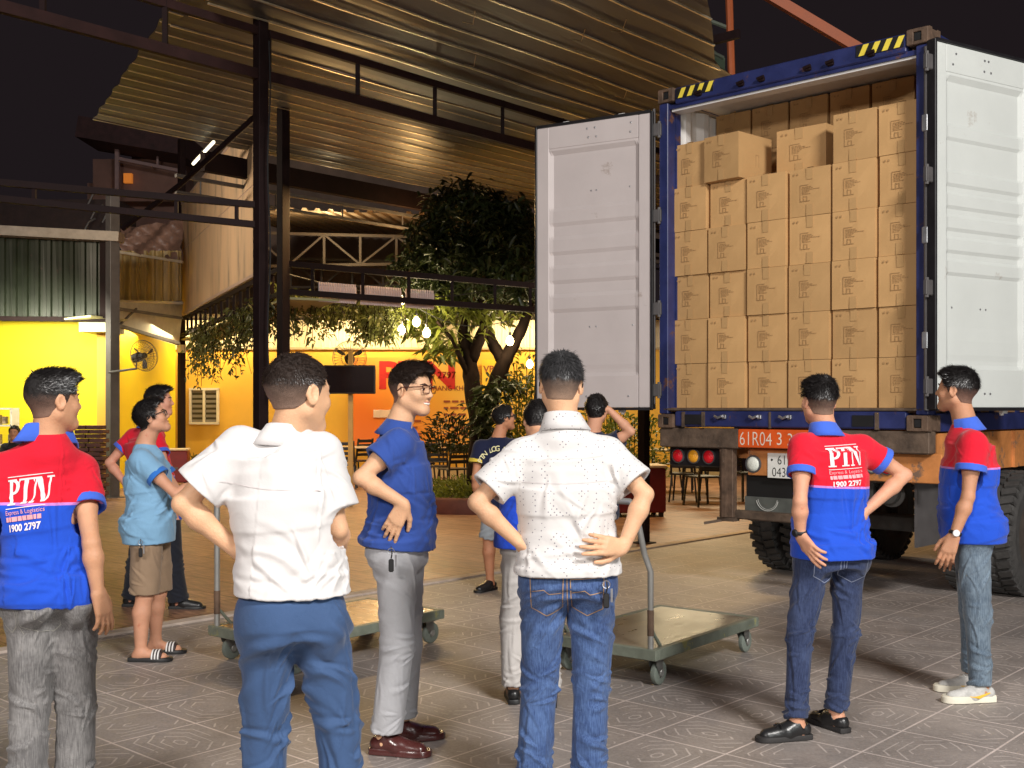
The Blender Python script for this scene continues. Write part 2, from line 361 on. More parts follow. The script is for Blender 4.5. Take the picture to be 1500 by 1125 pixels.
# truss under canopy A : two chords and uprights
t = thing('roof_truss', 'long dark steel truss running under the big canopy from upper left to the container', 'truss', S(5.76, -8.26, 4.45))
m = MB(); m.bar(S(-3, -8.26, 4.45), S(13.6, -8.26, 4.43), .06, .09); m.build('bottom_chord', STEEL_BR, t, world=True)
m = MB(); m.bar(S(-3, -8.26, 4.84), S(13.6, -8.26, 4.80), .05, .07); m.build('top_chord', STEEL_BR, t, world=True)
for k in range(16):
    m = MB(); s1 = -2.2+k*1.02; m.bar(S(s1, -8.26, 4.45), S(s1, -8.26, 4.85), .04, .04); m.build('upright', STEEL_DK, t, world=True)
# canopy B
t = thing('lower_canopy', 'finely ribbed metal canopy behind the long truss, its left end hanging over the dark sky', 'roof', S(10, -11.5, 5.2))
gc = lambda q: 5.55+1.7*q+.012*math.sin(q*61)
battens(t, 5.265, -9.0, 17, .285, gc, lambda q: 24, .012, 12)
m = MB(); corr(m, S(0, -9.0, 5.28), E1, -E2, 17, .285, .04, gc, lambda q: 24, prof='seam', sub=14)
m.build('roof_sheet', ZINC, t, world=True)
m = MB()
for s1 in (8.5, 12, 15.5, 19): m.bar(S(s1, -9.1, 5.37), S(s1, -13.7, 5.37), .05, .08)
m.build('purlin', STEEL_DK, t, world=True)
m = MB(); m.bar(S(6.4, -9.05, 5.12), S(24, -9.05, 5.12), .012, .34); m.build('fascia_board', mat('pinkish_fascia_board', (.42, .30, .29), .7, var=.2), t, world=True)
# dark beam below canopy B
t = thing('eaves_beam', 'thick dark beam under the far edge of the finely ribbed canopy', 'beam', S(12, -13.4, 4.9))
m = MB(); m.bar(S(8.9, -13.9, 5.0), S(24, -13.9, 5.0), .12, .28); m.build('beam_web', STEEL_DK, t, world=True)
m = MB(); m.bar(S(8.6, -14.1, 4.78), S(24, -14.1, 4.78), .06, .05)
for k in range(12): m.bar(S(9+k*1.3, -14.1, 4.78), S(9+k*1.3, -14.1, 4.55), .02, .02)
m.bar(S(8.6, -14.1, 4.55), S(24, -14.1, 4.55), .05, .04)
m.build('hanging_rail', STEEL_GY, t, world=True)
# ------------------------------------------------------------------ posts
def post(px, Y, wd, ztop, label, mt=STEEL_DK, rot=-TH, base=True, dp=None):
    c = P(px, HOR, Y); t = thing('steel_post', label, 'post', (c.x, Y, 0), rot)
    m = MB(); m.box((0, 0, ztop/2), (wd, dp or wd, ztop), bev=.008); m.build('shaft', mt, t)
    if base: m = MB(); m.box((0, 0, .008), (wd*2, (dp or wd)*2, .016)); m.build('base_plate', mt, t)
    return t
post(382, 9.9, .10, 6.2, 'thick dark steel post rising behind the man in the plain white shirt')
post(415, 14.2, .12, 5.3, 'dark steel post just right of the thickest post, further back')
p3 = post(266, 23.0, .12, 7.0, 'thin black post standing left of the shuttered window')
m = MB(); m.box((0, 0, 2.72), (.13, .13, .16)); m.build('white_band', mat('white_tape', (.8, .78, .72), .6), p3)
post(165, 19.0, .17, 5.2, 'grey steel post at the corner of the bright yellow wall', STEEL_GY)
post(943, 12.6, .10, 2.0, 'black post under the left container door', STEEL_DK)
# clips and ties on the thick post
# T2 frame to the left of the thick post
t = thing('overhead_frame', 'two rail dark frame crossing the night sky on the left of the thick post', 'frame', P(190, 300, 9.6))
m = MB(); A0 = P(-60, 262, 9.3); A1 = P(374, 300, 9.9); B0 = P(-60, 285, 9.3); B1 = P(374, 329, 9.9)
m.bar(A0, A1, .05, .055); m.build('upper_rail', STEEL_DK, t, world=True)
m = MB(); m.bar(B0, B1, .05, .055); m.build('lower_rail', STEEL_DK, t, world=True)
for px in (45, 253, 345):
    m = MB(); k = (px+60)/434; m.bar(A0.lerp(A1, k), B0.lerp(B1, k), .03, .03); m.build('upright', STEEL_DK, t, world=True)
t = thing('diagonal_brace', 'dark diagonal pipe brace left of the beige sign panel', 'brace', P(230, 300, 12))
m = MB(); m.tube([P(180, 335, 13), P(262, 272, 12.6), P(372, 172, 12.0)], .03, 8); m.build('pipe', STEEL_DK, t, world=True)
# lit tube lamp above the sign panel
t = thing('tube_light', 'lit white fluorescent tube hung on a slant above the sign panel', 'lamp', P(298, 224, 16))
m = MB(); m.tube([P(283, 240, 16.6), P(313, 208, 15.4)], .022, 8); m.build('tube', mat('lit_tube', (1, .93, .66), .4, emit=2.5, var=0), t, world=True)
m = MB(); m.bar(P(283, 238, 16.63), P(313, 206, 15.43), .03, .03); m.build('fitting', STEEL_GY, t, world=True); area('panel_fill_light', (-7.2, 15.2, 4.5), (-4.6, 18.2, 4.3), 120, 1.2, .3, (1, .82, .60))  # area lamp added left of the tube to brighten the sign panel
# ------------------------------------------------------------------ the back of a sign panel over a ladder truss
def panel_mat():
    m, n, b = newmat('stained_beige_panel'); L = n.links.new
    tc = nd(n, 'ShaderNodeTexCoord'); mp = nd(n, 'ShaderNodeMapping'); mp.inputs['Scale'].default_value = (.9, .9, .22); L(tc.outputs['Object'], mp.inputs[0])
    nz = nd(n, 'ShaderNodeTexNoise', i_Scale=2.6, i_Detail=9.0, i_Roughness=.6); L(mp.outputs[0], nz.inputs[0])
    rp = nd(n, 'ShaderNodeValToRGB'); L(nz.outputs['Fac'], rp.inputs[0]); e = rp.color_ramp.elements
    e[0].position = .36; e[0].color = (.28, .215, .16, 1); e[1].position = .6; e[1].color = (.62, .43, .27, 1)
    x = e.new(.45); x.color = (.52, .37, .24, 1)
    L(rp.outputs[0], b.inputs['Base Color']); b.inputs['Roughness'].default_value = .7
    return m
q0 = Vector((-2.86, 14.2, 0)); q1 = Vector((-6.76, 23.0, 0)); qd = (q1-q0).normalized(); qn = Vector((-qd.y, qd.x, 0))
t = thing('sign_panel', 'large weathered beige board, the back of a sign, on the ladder truss', 'sign', (q0+q1)/2+Vector((0, 0, 3.45)))
pa = q0+qd*1.7; pb = q1-qd*.2
m = MB(); m.bar(pa+Vector((0, 0, 4.05)), pb+Vector((0, 0, 4.05)), .03, 1.25); m.bar(pa+Vector((0, 0, 5.16)), pb+Vector((0, 0, 5.16)), .03, .93)
m.build('board', panel_mat(), t, world=True)
m = MB(); m.bar(pa+Vector((0, 0, 4.685)), pb+Vector((0, 0, 4.685)), .02, .02)
m.bar(pa+Vector((0, 0, 5.65)), pb+Vector((0, 0, 5.65)), .05, .05); m.bar(pa+Vector((0, 0, 3.4)), pb+Vector((0, 0, 3.4)), .05, .05)
m.bar(pa+Vector((0, 0, 3.4)), pa+Vector((0, 0, 5.67)), .05, .05); m.build('frame', mat('pale_aluminium_trim', (.45, .33, .27), .5), t, world=True)
m = MB()
for k in range(1, 8):
    c = pa.lerp(pb, k/8)-qn*.02; m.bar(c+Vector((0, 0, 3.42)), c+Vector((0, 0, 5.62)), .004, .006)
m.build('seam', mat('panel_seam', (.16, .11, .08), .8), t, world=True)
t = thing('ladder_truss', 'black ladder shaped truss under the beige sign panel', 'truss', (q0+q1)/2+Vector((0, 0, 3.0)))
m = MB(); m.bar(q0+Vector((0, 0, 3.3)), q1+Vector((0, 0, 3.3)), .06, .06); m.bar(q0+Vector((0, 0, 2.98)), q1+Vector((0, 0, 2.98)), .06, .06); m.build('chords', STEEL_DK, t, world=True)
m = MB()
for k in range(17): c = q0.lerp(q1, k/17+.02); m.bar(c+Vector((0, 0, 3.0)), c+Vector((0, 0, 3.3)), .04, .03)
m.build('rungs', STEEL_DK, t, world=True)
m = MB(); m.bar(q0-qn*.35+Vector((0, 0, 2.9)), q1-qn*.35+Vector((0, 0, 2.9)), .7, .03); m.build('gutter_board', mat('underside_board', (.35, .33, .16), .7), t, world=True)
# second frame to the right of post 2 with pale fluted panels between the chords
t = thing('fluted_frame', 'black two chord frame with pale fluted panels, crossing in front of the tree', 'frame', P(600, 430, 14.5))
A0 = P(415, 386, 14.2); A1 = P(800, 420, 15.4); B0 = P(415, 427, 14.2); B1 = P(800, 455, 15.4)
m = MB(); m.bar(A0, A1, .06, .075); m.build('top_chord', STEEL_DK, t, world=True)
m = MB(); m.bar(B0, B1, .06, .075); m.build('bottom_chord', STEEL_DK, t, world=True)
for px in (455, 525, 591, 655, 720, 775):
    m = MB(); k = (px-415)/385; m.bar(A0.lerp(A1, k), B0.lerp(B1, k), .04, .04); m.build('upright', STEEL_DK, t, world=True)
FLUT = mat('pale_fluted_sheet', (.62, .50, .50), .6, var=.1)
for a, b in ((467, 522), (528, 588), (594, 636)):
    m = MB(); nfl = int((b-a)/5)*2
    for k in range(nfl):
        x = a+(b-a)*k/nfl; x2 = a+(b-a)*(k+.62)/nfl; kk = (x-415)/385; Yb = 14.2+1.2*kk+.06
        p = P(x, 409+(x-415)*.078, Yb); q = P(x2, 438+(x-415)*.07, Yb)
        m.box(((p.x+q.x)/2, Yb, (p.z+q.z)/2), (q.x-p.x, .03, p.z-q.z))
    p = P(a, 413+(a-415)*.078, 14.2+1.2*(a-415)/385+.1); q = P(b, 438+(b-415)*.07, 14.2+1.2*(b-415)/385+.1)
    m.bar(Vector((p.x, p.y, (p.z+q.z)/2)), Vector((q.x, q.y, (p.z+q.z)/2)), .01, abs(p.z-q.z)*.86)
    m.build('fluted_panel', FLUT, t, world=True)
# ------------------------------------------------------------------ left building
YEL = mat('bright_yellow_paint', (.86, .66, .012), .6, var=.05, vs=2, bump=.05)
YEL2 = mat('amber_yellow_paint', (.76, .43, .045), .65, var=.08, vs=1.2, bump=.05)
b0 = P(-240, HOR, 20).x; b1 = P(146, HOR, 20).x
t = thing('yellow_annex', 'bright yellow building at the far left under a green ribbed fascia', 'building', ((b0+b1)/2, 20, 0))
m = MB(); m.box(((b0+b1)/2, 20.15, 1.6), (b1-b0, .3, 3.2)); m.box((b1-.15, 22.4, 1.6), (.3, 4.2, 3.2)); m.build('wall', YEL, t, world=True)
m = MB(); corr(m, P(-240, 467, 19.2), (0, 0, 1), (1, 0, 0), 24, .196, .04, 0, 1.45, 'trap', up=(0, -1, 0), sub=1)
gm = mat('dark_green_ribbed_sheet', (.012, .017, .008), .5, var=.35, vs=2, spots=((.05, .028, .022), 5, .62))
m.build('ribbed_fascia', gm, t, world=True)
m = MB(); m.bar(P(-260, 325, 19.0), P(178, 348, 19.0), .3, .16); m.build('gutter', mat('dull_grey_gutter', (.30, .26, .22), .6, var=.2), t, world=True)
m = MB(); m.bar(P(-260, 465, 19.15), P(160, 468, 19.15), .08, .08); m.bar(P(152, 466, 19.1), P(152, 352, 19.1), .1, .1); m.build('trim', STEEL_DK, t, world=True)
m = MB(); q = P(122, 470, 19.4); m.bar(q, P(160, 466, 19.2), .9, .03); m.box((q.x+.25, 19.6, q.z-.12), (.5, .8, .16)); m.build('awning', mat('pale_awning', (.55, .52, .25), .5), t, world=True)
m = MB(); m.box((P(148, 560, 19.6).x, 19.7, 1.6), (.16, .16, 3.3)); m.build('corner_pilaster', YEL2, t, world=True)
# gap wall behind post : cladding panel, awning
t = thing('ribbed_cladding_wall', 'short wall of ochre ribbed sheet above the white awning, left of the sign panel', 'wall', P(220, 405, 22))
m = MB(); corr(m, P(172, 441, 22), (0, 0, 1), (1, 0, 0), 8, .156, .05, 0, .98, 'trap', up=(0, -1, 0), sub=1); m.build('ribbed_sheet', mat('ochre_ribbed_sheet', (.46, .33, .13), .5, var=.25, stretch=(3, 3, .3)), t, world=True)
m = MB(); m.bar(P(172, 369, 21.9), P(268, 384, 21.9), .06, .05); m.bar(P(172, 441, 21.9), P(268, 444, 21.9), .06, .05); m.build('trim', STEEL_WH, t, world=True)
t = thing('tarpaulin', 'brown crumpled tarpaulin sheet above the ochre ribbed wall', 'tarpaulin', P(220, 350, 22.3))
m = MB(); a = [P(176, 335, 22.6), P(268, 322, 22.6), P(268, 383, 22.0), P(176, 368, 22.0)]
vs = []; N = 14
for i in range(N+1):
    for j in range(N+1):
        p = a[0].lerp(a[1], i/N).lerp(a[3].lerp(a[2], i/N), j/N); p = p+Vector((0, .12*math.sin(i*.9+j*.5)+.06*math.sin(i*2.1-j*1.3), .03*math.sin(j*1.7+i))); vs.append(p)
m.add(vs, [(i*(N+1)+j, (i+1)*(N+1)+j, (i+1)*(N+1)+j+1, i*(N+1)+j+1) for i in range(N) for j in range(N)])
m.build('sheet', mat('brown_tarpaulin', (.26, .15, .11), .35, var=.3, spots=((.50, .30, .28), 1.3, .62)), t, world=True, smooth=True)
t = thing('white_awning', 'off white lean-to awning with ribs above the wall fan', 'awning', P(215, 480, 21))
m = MB(); m.quad(P(166, 442, 19.6), P(268, 446, 22.3), P(262, 504, 22.3), P(166, 474, 19.6)); m.quad(P(166, 477, 19.6), P(262, 507, 22.3), P(268, 449, 22.3), P(166, 445, 19.6)); m.build('sheet', mat('off_white_awning', (.62, .58, .42), .6, var=.15), t, world=True)
m = MB(); m.bar(P(165, 451, 19.4), P(266, 466, 22.0), .05, .05); m.bar(P(166, 475, 19.4), P(262, 503, 22.0), .06, .06); m.bar(P(200, 452, 20.2), P(175, 476, 19.6), .03, .03); m.build('frame', STEEL_GY, t, world=True)
# dark buildings further back on the left
t = thing('dark_rooftop_building', 'dim brown upper storey with a dark ragged awning, against the night sky at left', 'building', P(205, 300, 30))
BR = mat('dim_brown_plaster', (.20, .11, .09), .8, var=.35, vs=1)
m = MB(); a, b = P(128, 335, 30), P(275, 268, 30); m.box(((a.x+b.x)/2, 31, (a.z+b.z)/2), (b.x-a.x, 2, b.z-a.z))
a, b = P(135, 300, 29.2), P(262, 238, 29.2); m.box(((a.x+b.x)/2, 29.9, (a.z+b.z)/2+.1), (b.x-a.x, 1.3, b.z-a.z)); m.build('wall', BR, t, world=True)
m = MB(); m.bar(P(130, 196, 28.5), P(283, 222, 28.5), 1.6, .52); m.build('awning', mat('dark_maroon_awning', (.045, .018, .02), .7, var=.4), t, world=True)
m = MB(); m.bar(P(172, 232, 28.6), P(272, 252, 28.6), .08, .08); m.bar(P(172, 218, 28.6), P(172, 300, 28.6), .1, .1); m.bar(P(231, 222, 28.6), P(231, 242, 28.6), .05, .05); m.build('rail', mat('pinkish_rail', (.30, .2, .2), .6), t, world=True)
a, b = P(178, 266, 28.9), P(190, 252, 28.9); m = MB(); m.box(((a.x+b.x)/2, 29.1, (a.z+b.z)/2), (b.x-a.x, .12, b.z-a.z)); m.build('lit_sign', mat('orange_lit_sign', (.75, .22, .03), .5, emit=.45), t, world=True)
t = thing('dark_shed_roof', 'dark lean-to roof line behind the green fascia at far left', 'roof', P(60, 320, 24))
m = MB(); a, b = P(-80, 338, 24), P(172, 292, 24); m.box(((a.x+b.x)/2, 24.6, (a.z+b.z)/2), (b.x-a.x, 1.2, b.z-a.z)); m.build('roof_block', mat('near_black_roof', (.03, .016, .016), .7, var=.4), t, world=True)
m = MB(); 
for i, (x, y) in enumerate(((122, 325), (133, 305), (128, 285), (150, 310))): m.tube([P(x, y+16, 23.6), P(x+8, y, 23.6), P(x+18, y-5, 23.6)], .02, 5)
m.build('loose_wire', STEEL_GY, t, world=True)
# shed roof trusses far behind, lit warm from below
t = thing('market_shed', 'open shed roof with white lattice trusses, lit warm, far behind the posts', 'shed', P(560, 350, 26))
m = MB(); a = P(400, 312, 22); o_ = Vector((a.x-1.2, 21.6, 5.35)); corr(m, o_, (0, 1, .10), (1, 0, -.03), 34, .25, .05, 0, 9, 'trap', sub=2); m.build('roof_sheet', mat('warm_shed_sheet', (.60, .46, .30), .45, metal=.3, var=.2), t, world=True)
m = MB()
for Yt in (23.4, 27.5):
    A0, A1 = Vector((-5.4, Yt, 5.15)), Vector((.6, Yt, 5.0)); B0, B1 = Vector((-5.4, Yt, 4.45)), Vector((.6, Yt, 4.55))
    m.bar(A0, A1, .06, .06); m.bar(B0, B1, .06, .06)
    for k in range(8):
        m.bar(A0.lerp(A1, k/8), B0.lerp(B1, k/8), .05, .05)
        m.bar(A0.lerp(A1, (k+k % 2)/8), B0.lerp(B1, (k+1-k % 2)/8), .04, .04)
m.build('lattice_truss', mat('dull_truss_paint', (.13, .10, .07), .6), t, world=True)
m = MB(); m.box((-2.4, 31, 4.2), (12, .2, 2.6)); m.build('back_wall', mat('brown_shed_wall', (.30, .2, .13), .8, var=.3), t, world=True)
m = MB(); m.box((-3.0, 31.2, 7.4), (15, .2, 3.8)); m.build('upper_wall', mat('brown_upper_wall', (.20, .135, .10), .8, var=.4, vs=.8), t, world=True)
# ------------------------------------------------------------------ yellow restaurant wall
YW = 25.0; X0 = P(172, HOR, YW).x; X1 = P(1075, HOR, YW).x
t = thing('yellow_restaurant', 'long amber yellow restaurant wall behind the courtyard with a lit pale band on top', 'building', ((X0+X1)/2, YW, 0))
m = MB(); m.box(((X0+X1)/2, YW+.15, 1.42), (X1-X0, .3, 2.84)); m.build('wall', YEL2, t, world=True)
m = MB(); corr(m, Vector((X0, YW-.02, 2.84)), (0, 0, 1), (1, 0, 0), int((X1-X0)/.16), .16, .03, 0, .62, 'trap', up=(0, -1, 0), sub=1); m.build('ribbed_band', mat('cream_ribbed_band', (.78, .66, .40), .5, var=.08), t, world=True)
m = MB(); m.box(((X0+X1)/2, YW-.5, 3.62), (X1-X0, 1.6, .26)); m.build('eaves', mat('dark_eaves', (.04, .03, .025), .7), t, world=True)
m = MB(); m.box(((X0+X1)/2, YW-.03, .1), (X1-X0, .06, .2)); m.box(((X0+X1)/2, YW-.02, 2.83), (X1-X0, .06, .05)); m.build('skirting', mat('pale_skirting', (.5, .38, .2), .7), t, world=True)
def window(px0, py0, px1, py1, par):
    a, b = P(px0, py0, YW-.06), P(px1, py1, YW-.06); cx, cz = (a.x+b.x)/2, (a.z+b.z)/2; w_, h_ = b.x-a.x, a.z-b.z
    m = MB(); 
    for sx in (-1, 0, 1): m.box((cx+sx*w_/2, YW-.05, cz), (.05, .08, h_))
    for sz in (-1, 1): m.box((cx, YW-.052, cz+sz*h_/2), (w_+.05, .084, .05))
    wn = m.build('window', mat('cream_window_frame', (.72, .66, .5), .5), par, world=True)
    m = MB(); m.box((cx, YW-.02, cz), (w_, .03, h_)); q = m.build('pane', mat('dark_glass', (.06, .055, .04), .15), wn); q.data.transform(Matrix.Translation(-par.location))
    m = MB()
    for k in range(7): m.box((cx, YW-.05, cz-h_/2+h_*(k+.5)/7), (w_-.06, .025, h_/7*.55))
    q = m.build('shutter_slats', mat('grey_slats', (.20, .18, .14), .5), wn); q.data.transform(Matrix.Translation(-par.location))
window(279, 570, 319, 620, t)
# orange banner
bx0, bx1 = P(512, HOR, YW-.1).x, P(700, HOR, YW-.1).x
t = thing('orange_banner', 'orange printed banner with red letters and rows of small text on the restaurant wall', 'banner', ((bx0+bx1)/2, YW-.1, 1.0))
def banner_mat():
    m, n, b = newmat('orange_banner_print'); L = n.links.new
    tc = nd(n, 'ShaderNodeTexCoord'); sp = nd(n, 'ShaderNodeSeparateXYZ'); L(tc.outputs['Object'], sp.inputs[0])
    f = math_(n, 'ADD', math_(n, 'MULTIPLY', sp.outputs[0], .30), math_(n, 'MULTIPLY', sp.outputs[2], .22)); f = math_(n, 'ADD', f, .22)
    rp = nd(n, 'ShaderNodeValToRGB'); L(f, rp.inputs[0]); rp.color_ramp.elements[0].color = (.84, .20, .02, 1); rp.color_ramp.elements[1].color = (.84, .46, .06, 1); rp.color_ramp.elements[1].position = .7
    L(rp.outputs[0], b.inputs['Base Color']); b.inputs['Roughness'].default_value = .4; return m
zt, zb = P(0, 524, YW).z, P(0, 652, YW).z
m = MB(); m.box(((bx0+bx1)/2, YW-.1, (zt+zb)/2), (bx1-bx0, .03, zt-zb)); m.build('sheet', banner_mat(), t, world=True)
m = MB(); REDP = mat('red_print', (.55, .02, .01), .5)
V, F, wd = text_mesh('PTN', .60, .035, sx=1.12); flat_decal(m, V, F, P(611, 568, YW-.12), (1, 0, 0), (0, 0, 1)); m.build('large_letters', REDP, t, world=True)
m = MB()
V, F, wd = text_mesh('HANG KHONG', .11, .01); flat_decal(m, V, F, P(668, 572, YW-.12), (1, 0, 0), (0, 0, 1))
rr = random.Random(3)
for i in range(6):                              # rows of print too small to read in the photo
    for x0_, n_ in ((582, 3), (650, 3)):
        x = x0_
        for k in range(n_):
            wl = rr.uniform(5, 12); c_ = P(x+wl/2, 588+i*9.5, YW-.12); m.box(c_, (wl/FPX*YW, .006, .045)); x += wl+3
V, F, wd = text_mesh('1900 2797', .15, .015); flat_decal(m, V, F, P(640, 554, YW-.12), (1, 0, 0), (0, 0, 1))
m.build('small_print', mat('brown_print', (.30, .07, .02), .6), t, world=True)
m = MB(); m.box((P(566, 606, YW).x, YW-.122, P(0, 606, YW).z), (.55, .012, .17), bev=.005); m.build('badge', mat('cream_badge', (.8, .6, .45), .5), t, world=True)
# second banner right of the trunk
bx0, bx1 = P(706, HOR, YW-.1).x, P(742, HOR, YW-.1).x
t = thing('small_yellow_banner', 'narrow yellow banner reading VP 35 between the two trunks', 'banner', ((bx0+bx1)/2, YW-.1, 1))
m = MB(); zt = P(0, 527, YW).z; m.box(((bx0+bx1)/2, YW-.1, zt-.8), (bx1-bx0, .03, 1.6)); m.build('sheet', mat('yellow_banner_sheet', (.85, .5, .03), .5), t, world=True)
m = MB(); V, F, wd = text_mesh('VP 35', .15, .02); flat_decal(m, V, F, P(724, 545, YW-.12), (1, 0, 0), (0, 0, 1)); m.build('lettering', mat('brown_print', (.3, .07, .02)), t, world=True)
# ------------------------------------------------------------------ the container: local u right along the rear, v into it, z up
AL = R(43.8); OC = Vector((1.265, 9.71, 0)); CW = 2.38; ZB = 1.35; ZT = 4.246
def cw(u, v, z=0): return OC+Vector((math.cos(AL), -math.sin(AL), 0))*u+Vector((math.sin(AL), math.cos(AL), 0))*v+Vector((0, 0, z))
BLUE = mat('worn_blue_paint', (.022, .030, .115), .42, var=.35, vs=4, bump=.12, bs=25, spots=((.12, .055, .035), 5, .60))
RUST = mat('rusty_steel', (.115, .070, .045), .75, var=.5, vs=9, bump=.5, bs=35, spots=((.32, .26, .20), 10, .64))
RUSTD = mat('dark_rusty_steel', (.105, .070, .048), .7, var=.5, vs=7, bump=.5, bs=30, spots=((.36, .40, .33), 6, .66))
CWHITE = mat('container_white_paint', (.70, .68, .66), .42, var=.05, vs=3, bump=.06, bs=12, spots=((.55, .5, .46), 5, .70))
RUBBER = mat('black_rubber', (.014, .013, .015), .38, var=.3)
STEELB = mat('bright_worn_steel', (.42, .42, .44), .35, metal=.8, var=.3)
t = thing('shipping_container', 'blue shipping container with both rear doors open, stacked full of cardboard boxes', 'container', OC, -AL)
LC = 12.0
m = MB()
def wallcorr(x, side):                        # corrugated side wall, inner face white
    n_ = 42; pit = (LC-.3)/n_; pts = []
    for i in range(n_):
        for a_, h_ in ((0, 0), (.25, 0), (.5, 1), (.75, 1)): pts.append((.15+(i+a_)*pit, h_*.036))
    pts.append((.15+n_*pit, 0)); return pts
for x, sg, nm in ((.045, 1, 'left_side_wall'), (CW-.045, -1, 'right_side_wall')):
    pts = wallcorr(x, sg)
    m = MB(); vs = [(x+sg*h_, v_, z_) for z_ in (ZB+.12, ZT-.1) for v_, h_ in pts]; n_ = len(pts)
    fs = [(i, i+1, n_+i+1, n_+i) for i in range(n_-1)]; m.add(vs, fs)
    m.add([(a-sg*.004, b, c) for a, b, c in vs], [f[::-1] for f in fs]); m.mi = [0]*len(fs)+[1]*len(fs)
    m.build('side_wall', [CWHITE, BLUE], t)
m = MB(); m.box((CW/2, LC/2, ZT-.035), (CW-.1, LC-.1, .004)); m.box((CW/2, LC/2, ZT-.055), (CW-.12, LC-.2, .02)); m.build('roof', CWHITE, t)
m = MB(); m.box((CW/2, LC-.03, (ZB+ZT)/2), (CW-.1, .05, ZT-ZB-.1)); m.build('front_wall', BLUE, t)
m = MB(); m.box((CW/2, LC/2, ZB+.15), (CW-.1, LC-.1, .036)); m.build('floor', mat('container_plywood', (.22, .12, .06), .6), t)
m = MB()
for x in (.03, CW-.03): m.box((x, LC/2, ZB+.06), (.05, LC-.3, .13)); m.box((x, LC/2, ZT-.04), (.06, LC-.3, .06))
m.build('side_rail', BLUE, t)
m = MB(); 
for x, s_ in ((.05, 1), (CW-.05, -1)):
    m.box((x, .055, (ZB+ZT)/2), (.09, .11, ZT-ZB-.23), bev=.008); m.box((x+s_*.035, .14, (ZB+ZT)/2), (.05, .06, ZT-ZB-.24))
m.build('corner_post', BLUE, t)
m = MB(); m.box((CW/2, .06, ZT-.075), (CW-.34, .12, .14), bev=.01); m.box((CW/2, .09, ZT-.155), (CW-.2, .14, .035)); hd = m.build('door_header', BLUE, t)
m = MB(); m.box((CW/2, .10, ZT-.182), (CW-.22, .12, .018)); m.build('header_lining', CWHITE, t)
m = MB()
for u in (.42, .83, 1.02, 1.43, 1.62, 1.95): m.box((u, -.012, ZT-.105), (.05, .03, .035), bev=.006); m.tube([(u-.03, -.03, ZT-.10), (u+.03, -.03, ZT-.09)], .014, 8)
m.build('bar_keeper', STEEL_DK, t)
m = MB(); m.box((CW/2, .06, ZB+.075), (CW-.34, .12, .13), bev=.01); sl = m.build('door_sill', BLUE, t)
m = MB(); m.box((CW/2, .085, ZB+.155), (CW-.1, .17, .021), bev=.004); m.build('sill_plate', RUSTD, t)
m = MB(); m.box((.36, -.004, ZB+.07), (.17, .01, .085)); m.box((1.88, -.004, ZB+.07), (.17, .01, .085)); m.build('forklift_slot', BLACK, t)
m = MB(); m.box((.26, -.002, ZB+.07), (.03, .016, .13)); m.box((.46, -.002, ZB+.07), (.03, .016, .13)); m.box((1.09, -.002, ZB+.07), (.016, .012, .13)); m.box((1.99, -.002, ZB+.07), (.03, .016, .13)); m.build('slot_frame', RUSTD, t)
m = MB()
for u in (.62, .95, 1.22, 1.5): m.tube([(u-.035, -.03, ZB+.10), (u+.0, -.035, ZB+.085), (u+.035, -.03, ZB+.1)], .011, 8); m.box((u+.05, -.012, ZB+.095), (.035, .02, .035), bev=.004)
m.build('sill_keeper', STEELB, t)
for u, z_ in ((.08, ZT-.055), (CW-.08, ZT-.05), (.08, ZB+.055), (CW-.08, ZB+.055)):      # corner castings with their oval holes
    m = MB(); top = z_ > 2; a = .162
    m.box((u, .094, z_), (a, .178, .118), bev=.01)
    for du in (-.055, .055): m.box((u+du, -.004, z_), (.05, .022, .116), bev=.006)
    for dz in (-.045, .045): m.box((u, -.0035, z_+dz), (.07, .021, .026), bev=.004)
    f = m.build('corner_casting', RUST, t)
    h_ = MB(); h_.lathe([(.0, 0), (.03, 0)], Matrix.Rotation(R(90), 3, 'X'), 14, (u, .001, z_)); h_ = MB(); h_.box((u, .0, z_), (.052, .012, .062), bev=.01); h_.build('casting_hole', BLACK, f)
    if u > 1:
        sgn = MB(); 
        for dv in (.02, .16): sgn.box((u+.083, dv, z_), (.01, .045, .116))
        sgn.build('casting_side', RUST, f)
# hazard stripes
for u0 in (.19, 1.83):
    m = MB(); m.box((u0+.18, -.004, ZT-.06), (.37, .006, .085)); m.build('stripe_backing', BLACK, t)
    m = MB()
    for k in range(4): x = u0+.015+k*.092; z0 = ZT-.10; m.add([(x, -.0085, z0), (x+.045, -.0085, z0), (x+.085, -.0085, z0+.08), (x+.04, -.0085, z0+.08)], [(0, 1, 2, 3)])
    m.build('hazard_stripe', mat('yellow_tape', (.85, .68, .08), .4), t)
